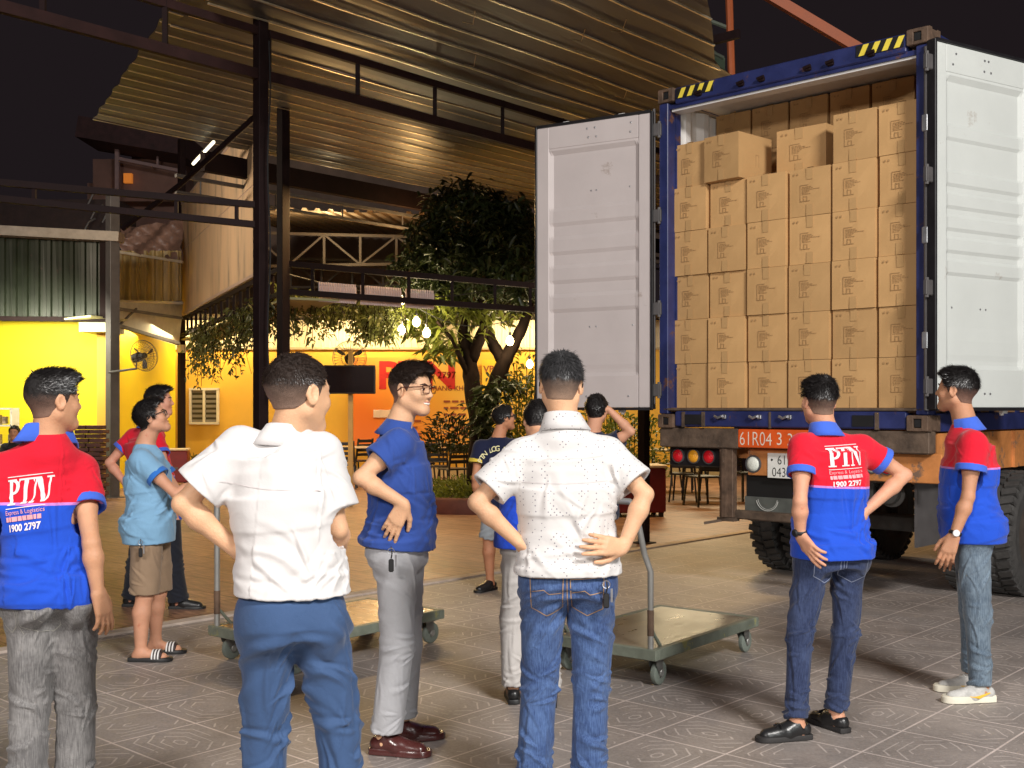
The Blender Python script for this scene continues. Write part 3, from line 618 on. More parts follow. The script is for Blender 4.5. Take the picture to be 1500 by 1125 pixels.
# doors: x from hinge, inner face towards -y
def door(hu, hv, wdir, name_lbl, flip, white, zt, seed):
    ang = math.atan2(wdir[1], wdir[0])+AL
    d = bpy.data.objects.new('door', None)
    m = MB(); W = 1.12; zb = 1.52; s = -1 if not flip else -1
    # frame members
    m.box((.055, 0, (zb+zt)/2), (.11, .05, zt-zb), bev=.006); m.box((W-.06, 0, (zb+zt)/2), (.12, .05, zt-zb), bev=.006)
    m.box((W/2, 0, zt-.10), (W-.23, .046, .2), bev=.004); m.box((W/2, 0, zb+.14), (W-.23, .046, .28), bev=.004)
    dr = m.build('door', white, t, loc=(hu, hv, 0), rotz=ang)
    dr['label'] = name_lbl
    # ribbed panel: profile in z
    pz = [(zt-.2, 0), (zt-.22, -.004), (zt-.26, .021)]
    for zc, hw_ in ([(z_, .085) for z_ in (3.24, 2.98, 2.72, 2.46)] if flip == 'L' else [(z_, .062) for z_ in (3.50, 3.17, 3.01, 2.85, 2.69, 2.53)]): pz += [(zc+hw_, .021), (zc+hw_*.6, .008), (zc-hw_*.6, .008), (zc-hw_, .021)]
    pz += [(2.1, .021), (2.0, .016), (1.90, .016), (1.86, .021), (zb+.31, .021), (zb+.28, .004)]
    m = MB(); x0, x1 = .11, W-.12; N = len(pz); vs = []
    for x in (x0, x0+.02, x0+.04, x1-.04, x1-.02, x1):
        e = 1 if x0+.03 < x < x1-.03 else .5 if (x0+.01 < x < x1-.01) else 0
        vs += [(x, -.018+yy*e+(.0 if e else 0), z_) for z_, yy in pz]
    fs = [(i*N+j, i*N+j+1, (i+1)*N+j+1, (i+1)*N+j) for i in range(5) for j in range(N-1)]; m.add(vs, [f[::-1] for f in fs])
    m.add([(x_, y_+.006, z_) for x_, y_, z_ in vs], fs); m.build('ribbed_panel', white, dr, smooth=False)
    m = MB(); rr = random.Random(seed)
    for z_ in (zt-.06, zt-.14, 3.45, 2.24, 1.9, 1.62):
        for x in (.2, .52, .60): m.lathe([(.0, .006), (.008, .004), (.010, 0)], Matrix.Rotation(R(90), 3, 'X'), 8, (x+rr.uniform(-.02, .02), -.023 if (z_ > 3.8 or z_ < 1.7) else (.006 if z_ != 3.45 else .006), z_))
    m.build('rivet', STEELB, dr)
    m = MB()                                                # rubber gasket round the edge
    for x in (-.012, W+.008): m.box((x, .0, (zb+zt)/2), (.022, .075, zt-zb+.03), bev=.006)
    m.box((W/2, 0, zb-.012), (W, .07, .022)); m.box((W/2, 0, zt+.012), (W, .07, .022)); m.build('rubber_gasket', RUBBER, dr)
    for x in (.3, .85):
        m = MB(); m.tube([(x, .06, zb-.06), (x, .06, zt+.05)], .017, 10); m.box((x, .045, zt+.03), (.06, .03, .03)); m.box((x, .045, zb-.03), (.06, .03, .03)); m.build('locking_bar', CWHITE, dr)
    m = MB()
    for z_ in (zb+.15, zb+.85, zb+1.65, zt-.15): m.box((-.045, .0, z_), (.09, .03, .11), bev=.006); m.tube([(-.07, -.0, z_-.07), (-.07, 0, z_+.07)], .016, 8)
    m.build('hinge', STEEL_GY, dr)
    if flip == 'L':
        for o in [dr]+kids(dr):
            for v in o.data.vertices: v.co.y = -v.co.y
            o.data.flip_normals()
    return dr
WH1 = mat('door_white_dim_pink_light', (.56, .50, .49), .38, var=.05, vs=2, bump=.05, bs=9, spots=((.40, .33, .30), 3.5, .64))  # door white dulled and tinted for the dimmer light on this door
WH2 = mat('door_white_cool_light', (.62, .645, .62), .38, var=.04, vs=2, bump=.05, bs=9, spots=((.48, .46, .42), 3.5, .64))  # same door white, paler and cooler for the stronger light here
door(-.05, -.035, (-.86, .51), 'left container door, white inside, toned pinkish for the light on it', 'L', WH1, 4.06, 1)
door(CW+.05, -.04, (.857, .515), 'right container door, white inside, toned cool for the light on it', True, WH2, 4.12, 2)
# vertical rods beside the openings
m = MB(); m.tube([(-.035, -.02, ZB+.2), (-.035, -.02, ZT-.15)], .012, 8); m.tube([(CW+.0, -.03, ZB+.15), (CW+.0, -.03, ZT-.15)], .022, 10); m.build('door_seal_rod', STEEL_GY, t)
m = MB()
for z_ in (3.55, 2.75, 2.0): m.box((CW-.005, -.045, z_), (.04, .03, .12), bev=.005)
m.build('hinge_block', STEELB, t)
# ------------------------------------------------------------------ cardboard boxes
CARD = mat('cardboard', (.55, .325, .135), .68, var=.06, vs=2.5, bump=.12, bs=9, obrand=.13, spots=((.50, .29, .12), 7, .66))
TAPE = mat('brown_parcel_tape', (.54, .33, .148), .2, var=.05, coat=.5)
INK = mat('faded_box_print', (.40, .235, .10), .8)
protos = []
for k in range(3):
    rr = random.Random(40+k)
    bt = thing('cardboard_box', 'box', 'box')
    m = MB(); BW, BD, BH = .350, .46, .374
    # slightly bulged faces
    N = 5; 
    def face(o, a, b, nrm, m=m):
        o = Vector(o); a = Vector(a); b = Vector(b); nrm = Vector(nrm); vs = []
        for i in range(N+1):
            for j in range(N+1):
                f = math.sin(math.pi*i/N)*math.sin(math.pi*j/N)*.006*rr.uniform(.5, 1.4); vs.append(o+a*(i/N)+b*(j/N)+nrm*f)
        m.add(vs, [(i*(N+1)+j, (i+1)*(N+1)+j, (i+1)*(N+1)+j+1, i*(N+1)+j+1) for i in range(N) for j in range(N)])
    x, y, z_ = BW/2, BD, BH
    face((-x, 0, 0), (2*x, 0, 0), (0, 0, z_), (0, -1, 0)); face((x, 0, 0), (0, y, 0), (0, 0, z_), (1, 0, 0))
    face((x, y, 0), (-2*x, 0, 0), (0, 0, z_), (0, 1, 0)); face((-x, y, 0), (0, -y, 0), (0, 0, z_), (-1, 0, 0))
    face((-x, 0, z_), (2*x, 0, 0), (0, y, 0), (0, 0, 1)); face((-x, y, 0), (2*x, 0, 0), (0, -y, 0), (0, 0, -1))
    m.build('carton', CARD, bt)
    m = MB(); tx = -.005+rr.uniform(-.01, .01); m.box((tx, -.0075, BH-.045), (.055, .0015, .09)); m.box((tx, -.0075, .045), (.055, .0015, .09)); m.box((tx, BD/2, BH+.007), (.055, BD+.006, .0015))
    m.build('packing_tape', TAPE, bt)
    m = MB(); fy = -.0095
    def stroke(u0, z0, u1, z1, th=.0035, m=m): m.bar((u0, fy, z0), (u1, fy, z1), th if abs(u1-u0) < 1e-6 else .0012, th if abs(u1-u0) > 1e-6 else .0012, up=(0, 0, 1) if abs(u1-u0) > 1e-6 else (0, 1, 0))
    ux, uz = -.075, .235
    m.box((ux, fy, uz-.055), (.0035, .0012, .13)); m.box((ux+.035, fy, uz+.008), (.07, .0012, .004)); m.box((ux+.04, fy, uz-.118), (.085, .0012, .004))
    for i in range(6):
        zz = uz-.008-i*.011; L_ = rr.uniform(.05, .09)+(.08 if i == 2 else .04 if i == 1 else 0)
        xx = ux+.014
        while xx < ux+L_:
            wl = rr.uniform(.008, .02); m.box((xx+wl/2, fy, zz), (wl, .0012, .0045)); xx += wl+.005
    m.box((ux+.03, fy, uz-.095), (.004, .0012, .04)); m.box((ux+.058, fy, uz-.10), (.004, .0012, .03)); m.box((ux+.044, fy, uz-.083), (.03, .0012, .003))
    for i in range(2): m.box((-.13+i*.03, fy, .335), (.012, .0012, .014))
    m.build('printed_marking', INK, bt)
    m = MB(); m.box((BW/2+.0065, .23, .16), (.0012, .003, .10)); m.box((BW/2+.0065, .27, .16), (.0012, .003, .10)); m.box((BW/2+.0065, .25, .21), (.0012, .04, .003)); m.build('side_marking', INK, bt)
    cache(bt); protos.append(bt)
ORD = ['first', 'second', 'third', 'fourth', 'fifth', 'sixth']
rr = random.Random(5); first = [True]*3; GRP = 'cardboard boxes stacked in the container'
def put_box(u, v, z, rz, label):
    k = rr.randrange(3); p = cw(u, v, z)
    if first[k]:
        first[k] = False; o = protos[k]; o.location = p; o.rotation_euler = (0, 0, -AL+rz); o['label'] = label; o['group'] = GRP
    else: o = dup(protos[k], p, -AL+rz, label, GRP)
    return o
FZ = ZB+.169
for c_ in range(6):
    for r_ in range(6):
        if c_ in (1, 2, 3) and r_ == 5: continue
        lbl = 'front box in the %s column from the left, %s' % (ORD[c_], 'bottom row' if r_ == 0 else (ORD[r_]+' row up' if not (r_ == 5) else 'on top of the column'))
        put_box(.145+.19*0+.1+.375*c_-.0+rr.uniform(-.003, .003), .09+rr.uniform(0, .034)+(.02 if c_ == 5 else 0), FZ+.3775*r_, R(rr.uniform(-1.1, 1.1)), lbl)
zt6 = FZ+.3775*5
put_box(.60, .05, zt6, R(-4), 'cardboard box jutting forward on top of the second column, its lit right side showing')
o = put_box(1.20, .29, zt6, R(1), 'wide box set back on top between the jutting box and the fifth column'); o.scale = (1.25, 1, 1)
for c_ in range(6):
    put_box(.245+.375*c_, .78, zt6+.3775, R(rr.uniform(-1, 1)), 'half hidden box under the container ceiling in the back layer, %s from the left' % ORD[c_])
    put_box(.245+.375*c_, .78, zt6, R(rr.uniform(-1, 1)), 'mostly hidden back layer box, lower row, %s from the left' % ORD[c_])
# ------------------------------------------------------------------ the trailer
ORG = mat('orange_trailer_paint', (.55, .21, .06), .6, var=.35, vs=4, bump=.3, bs=25, spots=((.20, .12, .08), 5, .56))
ORG2 = mat('bright_orange_plate', (.75, .105, .015), .45, var=.15, spots=((.5, .25, .12), 7, .68))
t = thing('trailer', 'orange and rusty container trailer with tail lights and big tyres under the blue container', 'trailer', OC, -AL)
m = MB(); m.box((.395, .07, 1.265), (.785, .12, .165), bev=.01); m.box((1.93, .07, 1.265), (.895, .12, .165), bev=.01); m.build('bumper_beam', RUSTD, t)
m = MB(); m.box((1.135, .068, 1.27), (.69, .124, .15), bev=.006); nb = m.build('number_board', ORG2, t)
m = MB(); V, F, wd = text_mesh('61R0', .118, -.012, spacing=1.0, sx=.72); flat_decal(m, V, F, (.925, .004, 1.215), (1, 0, 0), (0, 0, 1))
for i, ch in enumerate('4337'):
    V, F, wd = text_mesh(ch, .105, -.006, sx=.85); flat_decal(m, V, F, (1.075+i*.095, .004, 1.218+.006*(i % 2)), (1, 0, 0), (0, 0, 1))
m.build('painted_number', mat('cream_lettering', (.82, .72, .6), .6), nb)
m = MB(); m.box((1.27, .13, 1.075), (.9, .05, .215), bev=.006); pn = m.build('rear_panel', ORG, t); m = MB(); m.box((2.1, .13, 1.075), (.66, .05, .215), bev=.006); m.build('rear_panel', ORG, t)
m = MB(); m.box((.28, .15, 1.10), (.50, .07, .165), bev=.01); lb = m.build('lamp_cluster', RUBBER, t)
REDL = mat('red_lens', (.65, .01, .02), .25, emit=.08, bump=.5, bs=130); AMB = mat('amber_lens', (.8, .34, .02), .25, emit=.10, bump=.5, bs=130); CLR = mat('clear_lens', (.75, .78, .7), .2, bump=.5, bs=120)
RX = Matrix.Rotation(R(90), 3, 'X')
def lens(u, v, z, r, mt, par):
    m = MB(); m.lathe([(r*1.0, 0), (r*.95, .012), (r*.6, .022), (0, .026)], RX, 20, (u, v, z)); a = m.build('lens', mt, par, smooth=True)
    m = MB(); m.lathe([(r*1.0, -.002), (r*1.0, .016), (r*1.14, .014), (r*1.18, -.002)], RX, 20, (u, v, z)); m.build('lens_ring', mat('grey_ring', (.08, .08, .085), .4), par)
for u, mt in ((.125, REDL), (.285, AMB), (.44, REDL)): lens(u, .114, 1.105, .055, mt, lb)
lens(.875, .104, 1.06, .062, CLR, pn); lens(2.02, .104, 1.08, .055, REDL, pn); lens(1.90, .104, 1.08, .05, CLR, pn)
m = MB(); m.box((1.16, .098, 1.055), (.30, .006, .2), bev=.002); pl = m.build('licence_plate', mat('white_plate', (.80, .80, .76), .4), pn)
m = MB()
for tx, uu, zz in (('61R', 1.17, 1.065), ('04337', 1.16, .967)): V, F, wd = text_mesh(tx, .078, -.008, sx=.82); flat_decal(m, V, F, (uu, .0935, zz), (1, 0, 0), (0, 0, 1))
V, F = poly_mesh([[(-.012, 0), (0, .012), (.012, 0), (0, -.012)]]); flat_decal(m, V, F, (1.05, .0935, 1.10), (1, 0, 0), (0, 0, 1))
m.build('plate_number', BLACK, pl)
m = MB(); m.box((.655, .07, .90), (.13, .07, .58), bev=.01); m.box((.655, .02, .9), (.03, .05, .56)); m.build('bracket_post', RUST, t)
m = MB(); m.box((.655, .07, .60), (.16, .09, .03)); m.bar((.655, .07, .60), (.48, -.02, .56), .05, .02); m.box((1.25, .12, .64), (1.2, .1, .07), bev=.01); m.build('under_run_bar', RUSTD, t)
m = MB(); m.box((.98, .17, .86), (.42, .012, .24)); m.build('mud_flap', mat('black_mud_flap', (.010, .010, .010), .5), t)
m = MB(); m.box((.98, .165, .71), (.44, .014, .16)); fl = m.build('dusty_flap', mat('dusty_grey_flap', (.085, .09, .08), .7, var=.3), t)
m = MB(); pts = [(.86+.22*0+.11+.1*math.cos(a), .155, .775+.095*math.sin(a)) for a in [math.pi*(1.05+.9*k/14) for k in range(15)]]; m.tube(pts, .004, 5); m.tube([(p[0]*.9+.1, p[1], p[2]+.012) for p in pts], .0025, 5); m.build('chalk_curve', mat('chalk_line', (.45, .45, .42), .9), fl)
# chassis
m = MB()
for u in (.72, 1.66): m.box((u, 5.2, 1.22), (.14, 10.0, .24))
for k in range(6): m.box((CW/2, .6+k*1.9, 1.27), (2.3, .12, .12))
m.build('chassis_rail', ORG, t)
m = MB(); m.box((CW-.05, 2.6, 1.18), (.05, 4.8, .3)); m.box((CW-.02, 1.1, 1.18), (.04, .06, .3)); m.box((CW-.02, 1.7, 1.18), (.04, .06, .3)); m.build('side_panel', ORG, t)
m = MB(); m.box((2.15, .55, .72), (.02, .5, .5)); m.box((CW-.02, .95, .85), (.16, .5, .42), bev=.03); m.build('mudguard', STEEL_GY, t)
GRIM = mat('grimy_steel', (.085, .080, .075), .7, var=.4, vs=6, bump=.4, bs=25)
m = MB(); RYt = Matrix.Rotation(R(90), 3, 'X')
for u, v, z_ in ((1.90, .5, .86), (1.55, .55, .84)): m.lathe([(0, .0), (.075, 0), (.082, .015), (.085, .05), (.11, .06), (.11, .075), (.085, .085), (.08, .14), (0, .15)], RYt, 20, (u, v, z_))
m.build('brake_chamber', GRIM, t, smooth=True, auto=40)
m = MB(); m.box((CW/2, 1.55, .52), (1.9, .14, .14), bev=.02); m.box((CW/2, .8, 1.0), (1.5, .1, .08)); m.bar((1.4, .35, .95), (2.0, .4, .98), .05, .07); m.bar((1.75, .4, 1.1), (1.75, .4, .75), .05, .05); m.tube([(1.3, .4, .9), (1.5, .42, .82), (1.8, .42, .92)], .012, 6); m.build('axle', GRIM, t)
TYRE = mat('dusty_tyre_rubber', (.055, .052, .050), .78, var=.3, vs=10, bump=.3, bs=40)
def wheel(u, v, wd, par):
    r = .50; M = Matrix.Rotation(R(90), 3, 'Y')
    wh = bpy.data.objects.new('wheel', None)
    m = MB(); prof = [(.30, -wd/2), (.40, -wd/2-.008), (.455, -wd/2+.01), (r-.012, -wd/2+.035), (r-.012, wd/2-.035), (.455, wd/2-.01), (.40, wd/2+.008), (.30, wd/2)]
    m.lathe(prof, M, 48, (u, v, r))
    for k in range(36):                                     # tread lugs, two staggered rows
        for sgn in (-1, 1):
            a = 2*math.pi*(k+(.5 if sgn > 0 else 0))/36; c_ = Vector((u+sgn*wd*.26, v+math.sin(a)*(r-.004), r+math.cos(a)*(r-.004)))
            Mx = Matrix.Rotation(-a, 3, 'X'); m.box(c_, (wd*.44, .052, .026), M=Mx @ Matrix.Rotation(sgn*R(14), 3, 'Z'))
            c2 = Vector((u+sgn*(wd*.5-.018), v+math.sin(a)*(r-.035), r+math.cos(a)*(r-.035))); m.box(c2, (.03, .034, .06), M=Mx)
    ty = m.build('wheel', TYRE, par)
    m = MB(); m.lathe([(0, wd/2-.10), (.12, wd/2-.10), (.14, wd/2-.03), (.22, wd/2-.04), (.29, wd/2-.01), (.305, wd/2), (.30, wd/2-.05)], M, 28, (u, v, r)); m.lathe([(0, -wd/2+.10), (.2, -wd/2+.1), (.30, -wd/2)], M, 28, (u, v, r)); m.build('rim', mat('dull_rim', (.07, .055, .045), .6, var=.3), ty, smooth=True, auto=40)
for v in (1.6, 2.9):
    for u in (.33, .65, 2.09, 2.42): wheel(u, v, .25, t)
# ------------------------------------------------------------------ platform trolleys
GREEN = mat('worn_grey_green_paint', (.17, .19, .15), .5, var=.3, vs=8, bump=.2, spots=((.30, .29, .10), 5, .58))
GALV = mat('galvanised_tube', (.42, .42, .40), .35, metal=.6, var=.15)
def trolley(c, ang, L_, W_, label, hnd, deck, hs):
    t = thing('platform_trolley', label, 'trolley', c, ang)
    m = MB(); z = .185
    for sx in (-1, 1): m.box((sx*(L_/2-.02), 0, z), (.04, W_, .06), bev=.004)
    for sy in (-1, 1): m.box((0, sy*(W_/2-.02), z), (L_-.084, .04, .06), bev=.004)
    m.build('frame', GREEN, t)
    m = MB(); m.box((0, 0, z+.018), (L_-.085, W_-.085, .02)); m.build('deck', deck, t)
    for sx in (-1, 1):
        for sy in (-1, 1):
            x, y = sx*(L_/2-.10), sy*(W_/2-.06)
            m = MB(); m.box((x, y, z-.036), (.09, .07, .01)); 
            for s_ in (-1, 1): m.add([(x-.035, y+s_*.024, z-.04), (x+.035, y+s_*.024, z-.04), (x+.045, y+s_*.024, .055), (x+.02, y+s_*.024, .04), (x-.03, y+s_*.024, z-.07)], [(0, 1, 2, 3, 4), (4, 3, 2, 1, 0)])
            cs = m.build('caster', GALV, t)
            m = MB(); m.lathe([(.02, -.016), (.055, -.018), (.066, -.012), (.068, 0), (.066, .012), (.055, .018), (.02, .016)], Matrix.Rotation(R(90), 3, 'X'), 22, (x+.03, y, .068)); m.build('caster_wheel', mat('grey_green_caster_tyre', (.20, .23, .20), .5, var=.2), cs, smooth=True, auto=40)
            m = MB(); m.lathe([(0, -.026), (.018, -.026), (.024, -.018), (.024, .018), (.018, .026), (0, .026)], Matrix.Rotation(R(90), 3, 'X'), 14, (x+.03, y, .068)); m.build('hub', GALV, cs)
    m = MB(); hx = -L_/2+.03; hy = W_/2-.05
    zt, lean = hnd
    for sy in (-1, 1): m.tube([(hx, sy*hy, z), (hx, sy*hy, zt*.62), (hx+hs*lean*.4, sy*hy, zt*.72), (hx+hs*lean, sy*hy, zt-.02)], .017, 10)
    m.tube([(hx+hs*lean, -hy, zt-.02), (hx+hs*lean, -hy+.03, zt), (hx+hs*lean, hy-.03, zt), (hx+hs*lean, hy, zt-.02)], .017, 10)
    m.build('handle', GALV, t, smooth=True, auto=50)
    m = MB()
    for sy in (-1, 1): m.tube([(hx, sy*hy, z+.14), (hx+.11, sy*hy, z+.02)], .01, 8); 
    m.build('gusset', GREEN, t)
    m = MB()
    for sy in (-1, 1): m.tube([(hx, sy*hy, z+.10), (hx, sy*hy, z+.24)], .0185, 10)
    m.build('rusty_sleeve', RUST, t)
    return t
DECK1 = mat('shiny_wet_plywood', (.34, .20, .09), .25, var=.5, vs=4, spots=((.14, .10, .07), 6, .6), stretch=(4, 1, 1))
DECK2 = mat('grey_brown_plywood', (.15, .125, .10), .30, var=.45, vs=4, spots=((.30, .2, .10), 3, .62), stretch=(1, 4, 1))
# local x = long direction
trolley((.80+.62*.6-.30, 6.04+.62*.8+.22, 0), R(90-38), 1.25, .72, 'grey green platform trolley with a tall bent handle beside the man in white dotted shirt', (1.02, .16), DECK2, -1)
trolley((-1.13, 7.02, 0), R(90-40), 1.30, .72, 'wooden deck platform trolley behind the man in the plain white shirt', (.98, 0), DECK1, 1)
# ------------------------------------------------------------------ wall fans, television
def fan(c, rad, axis, label, cage=WARM, pole=None):
    t = thing('wall_fan', label, 'fan', c); ax = Vector(axis).normalized(); M = ax.to_track_quat('Z', 'Y').to_matrix(); c = Vector((0, 0, 0))
    WIRE = mat('grey_fan_wire', (.22, .20, .15), .4, metal=.5)
    m = MB()
    for r_, z_ in ((rad, 0), (rad*.92, .05), (rad*.5, .08), (rad*.92, -.05), (rad*.5, -.07)):
        m.tube([M @ Vector((r_*math.cos(a), r_*math.sin(a), z_)) for a in [2*math.pi*k/28 for k in range(29)]], .006 if r_ == rad else .003, 5, caps=False)
    for k in range(30):
        a = 2*math.pi*k/30; e = Vector((math.cos(a), math.sin(a), 0))
        m.tube([M @ (e*.05+Vector((0, 0, .09))), M @ (e*rad*.6+Vector((0, 0, .08))), M @ (e*rad), M @ (e*rad*.6+Vector((0, 0, -.07))), M @ (e*.05+Vector((0, 0, -.08)))], .0025, 4, caps=False)
    m.build('cage', WIRE, t)
    m = MB()
    for k in range(3):
        a0 = 2*math.pi*k/3+.5; vs = []
        for i in range(7):
            f = i/6; r_ = .06+(rad-.1)*f; wdt = .10+.5*f*(1-f)
            for s_ in (-1, 1): vs.append(M @ Vector((r_*math.cos(a0+s_*wdt*.9), r_*math.sin(a0+s_*wdt*.9), s_*.025)))
        m.add(vs, [(2*i, 2*i+1, 2*i+3, 2*i+2) for i in range(6)])
    m.build('blade', mat('dark_fan_blade', (.05, .045, .04), .4), t)
    m = MB(); m.lathe([(0, .03), (.05, .02), (.05, -.10), (.08, -.11), (.08, -.24), (.05, -.27), (0, -.27)], M, 16); m.build('motor', BLACK, t, smooth=True, auto=40)
    m = MB(); q = M @ Vector((0, 0, -.2)); m.tube([q, q+Vector((0, 0, -.18)), q+(Vector(pole) if pole else Vector((-.6, -.1, -.2)))], .02, 8); m.build('arm', STEEL_GY, t)
    return t
fan(P(211, 521, 18.6), .26, (.80, -.55, .15), 'wall fan on the grey post in front of the yellow wall, seen edge on', pole=(-.5, .1, -.24))
fan(P(512, 524, 17.5), .26, (.12, -1, .08), 'round caged fan above the black television', pole=(0, .1, -.3))
t = thing('television', 'black flat television mounted on a thin post, between the two central men', 'television', P(512, 556, 17.2))
a, b = P(474, 535, 17.2), P(550, 577, 17.2); m = MB(); m.box((0, 0, 0), (b.x-a.x, .07, a.z-b.z), bev=.01); m.build('casing', BLACK, t)
m = MB(); m.box((0, -.037, 0), (b.x-a.x-.04, .004, a.z-b.z-.04)); m.build('screen', mat('dark_screen', (.012, .007, .008), .12), t)
m = MB(); m.box((0, .12, -1.0), (.07, .07, 2.9)); m.box((0, .07, 0), (.2, .08, .2)); m.build('mount_post', mat('amber_post', (.55, .33, .10), .5), t)
# ------------------------------------------------------------------ furniture
BLK = mat('black_chair_plastic', (.014, .013, .013), .4)
def make_chair(mt, label):
    t = thing('chair', label, 'chair')
    m = MB(); m.box((0, 0, .45), (.42, .42, .03), bev=.01); m.build('seat', mt, t)
    m = MB()
    for i in range(4): m.box((0, .2+.02*i, .58+.09*i), (.38-.03*(i == 3), .02, .06), bev=.006)
    for s_ in (-1, 1): m.bar((s_*.19, .19, .45), (s_*.18, .27, .90), .03, .03)
    m.build('backrest', mt, t)
    for sx in (-1, 1):
        for sy in (-1, 1): m = MB(); m.bar((sx*.18, sy*.18, .44), (sx*.22, sy*.22, 0), .026, .026); m.build('leg', mt, t)
    cache(t); return t
def make_table(mt, label):
    t = thing('table', label, 'table')
    m = MB(); m.box((0, 0, .74), (.8, .7, .03), bev=.008); m.build('table_top', mt, t)
    for sx in (-1, 1):
        for sy in (-1, 1): m = MB(); m.bar((sx*.34, sy*.3, .73), (sx*.36, sy*.32, 0), .03, .03); m.build('leg', BLK, t)
    cache(t); return t
ch = make_chair(BLK, 'c'); tb = make_table(mat('pale_table_top', (.55, .45, .35), .3, var=.1), 't'); used = [0, 0]
rr = random.Random(11)
def put(pr, idx, px, Y, rz, label, grp):
    c_ = P(px, HOR, Y); loc = (c_.x, Y, .004)
    if not used[idx]: used[idx] = 1; pr.location = loc; pr.rotation_euler = (0, 0, rz); pr['label'] = label; pr['group'] = grp; return pr
    return dup(pr, loc, rz, label, grp)
for i, (px, Y, l) in enumerate(((1003, 18.2, 'black chair nearest the red cabinet, under the tail lamps'), (1030, 17.4, 'black chair just left of the rusty bracket post'), (1048, 19.2, 'black chair behind the rusty bracket post'), (1018, 20.2, 'black chair furthest back under the tail lamps'),
        (640, 20.5, 'black chair behind the man in blue shirt, left of the tree'), (664, 19.6, 'black chair just left of the tree planter'), (650, 22.3, 'black chair in the back row left of the tree'), (505, 21.0, 'black chair right of the plain white shirt'), (523, 22.6, 'black chair at the back right of the plain white shirt'), (976, 21.5, 'black chair behind the red cabinet'), (1088, 18.4, 'black chair seen under the orange rear panel'), (618, 21.6, 'black chair close beside the blue shirt'))):
    put(ch, 0, px, Y, rr.uniform(0, 6.3), l, 'black chairs of the restaurant')
for i, (px, Y, l) in enumerate(((1032, 18.7, 'pale topped table under the tail lamps'), (655, 21.2, 'pale topped table left of the tree'), (515, 22.0, 'pale topped table right of the plain white shirt'), (985, 20.5, 'pale topped table behind the red cabinet'), (622, 23.3, 'pale topped table by the orange banner'))):
    put(tb, 1, px, Y, rr.uniform(-.2, .2), l, 'tables of the restaurant')
def cabinet(px, Y, w_, h_, label, mt, nm='cabinet', cat='cabinet'):
    c_ = P(px, HOR, Y); t = thing(nm, label, cat, (c_.x, Y, .004), R(8))
    m = MB(); m.box((0, 0, h_/2+.06), (w_, w_*.7, h_), bev=.02); m.build('body', mt, t)
    m = MB(); m.box((0, 0, h_+.08), (w_*1.04, w_*.74, .04), bev=.01); m.build('lid', mat('cream_lid', (.6, .5, .35), .5), t)
    m = MB()
    for sx in (-1, 1):
        for sy in (-1, 1): m.box((sx*w_*.42, sy*w_*.28, .03), (.06, .06, .06))
    m.build('foot', BLK, t)
    m = MB(); m.box((0, -w_*.355, h_*.55), (w_*.3, .02, .04)); m.build('handle', STEEL_GY, t); return t
REDC = mat('dark_red_paint', (.16, .010, .012), .4, var=.2)
cabinet(932, 15.8, .72, .62, 'dark red cabinet with a cream lid beyond the dotted white shirt', REDC)
cabinet(257, 22.0, .5, .62, 'small dark red cabinet beside the thin black post', REDC)
cabinet(830, 16.5, .7, .5, 'dark cabinet hidden behind the man in dotted shirt', mat('dark_wood', (.10, .04, .02), .5))
t = thing('brick_stack', 'stack of dark red bricks against the bright yellow wall', 'bricks', P(134, HOR, 18.4)-Vector((0, 0, CAMH)))
m = MB()
for r_ in range(17):
    for k in range(2): m.box((-.16+.24*k+(.05 if r_ % 2 else 0), 0, .045+r_*.072), (.22, .3, .062), bev=.006)
m.build('bricks', mat('dark_brick', (.085, .035, .03), .8, var=.4), t)
t = thing('white_shelf', 'white shelf with small goods at the far left edge', 'shelf', P(4, HOR, 18.8)-Vector((0, 0, CAMH)))
m = MB()
for z_ in (.5, .9, 1.22, 1.5): m.box((0, 0, z_), (.42, .3, .025))
for sx in (-1, 1): m.box((sx*.2, 0, .75), (.025, .3, 1.5))
m.build('frame', mat('white_shelf_paint', (.75, .74, .66), .5), t)
m = MB()
for k in range(10): m.box((-.15+.1*(k % 4), -.02, (.53, .93, 1.25)[k % 3]+.06), (.07, .08, .12+.05*(k % 2)))
m.build('goods', mat('mixed_goods', (.4, .3, .2), .5, var=.5, vs=20), t)
# ------------------------------------------------------------------ bulbs
def bulb(px, py, Y, label, pw=40):
    c_ = P(px, py, Y); t = thing('hanging_bulb', label, 'lamp', c_, group='warm bulbs hung among the leaves')
    m = MB(); m.lathe([(0, -.075), (.03, -.068), (.055, -.03), (.058, 0), (.045, .035), (.022, .06), (.02, .075)], None, 16); m.build('glass', mat('lit_bulb_glass', (1, .80, .40), .3, emit=22, var=0), t, smooth=True)
    m = MB(); m.lathe([(.022, .07), (.022, .12), (.008, .13)], None, 10); m.tube([(0, 0, .12), (0, 0, .6)], .005, 5); m.build('socket', BLK, t)
    point('bulb_light', c_-Vector((0, .12, .02)), pw, WARMW, .05)
for a in ((588, 483, 16.45, 'largest glowing bulb, lower left of the cluster', 28), (610, 471, 16.5, 'glowing bulb at the top of the cluster of three', 24), (625, 487, 16.4, 'glowing bulb at the right of the cluster of three', 22), (588, 440, 17.0, 'small glowing bulb just below the fluted panels', 12),
          (747, 499, 16.8, 'glowing bulb between the right hand branches', 22), (776, 533, 19.0, 'dim bulb in the pale leaves beside the container door', 12)): bulb(*a)
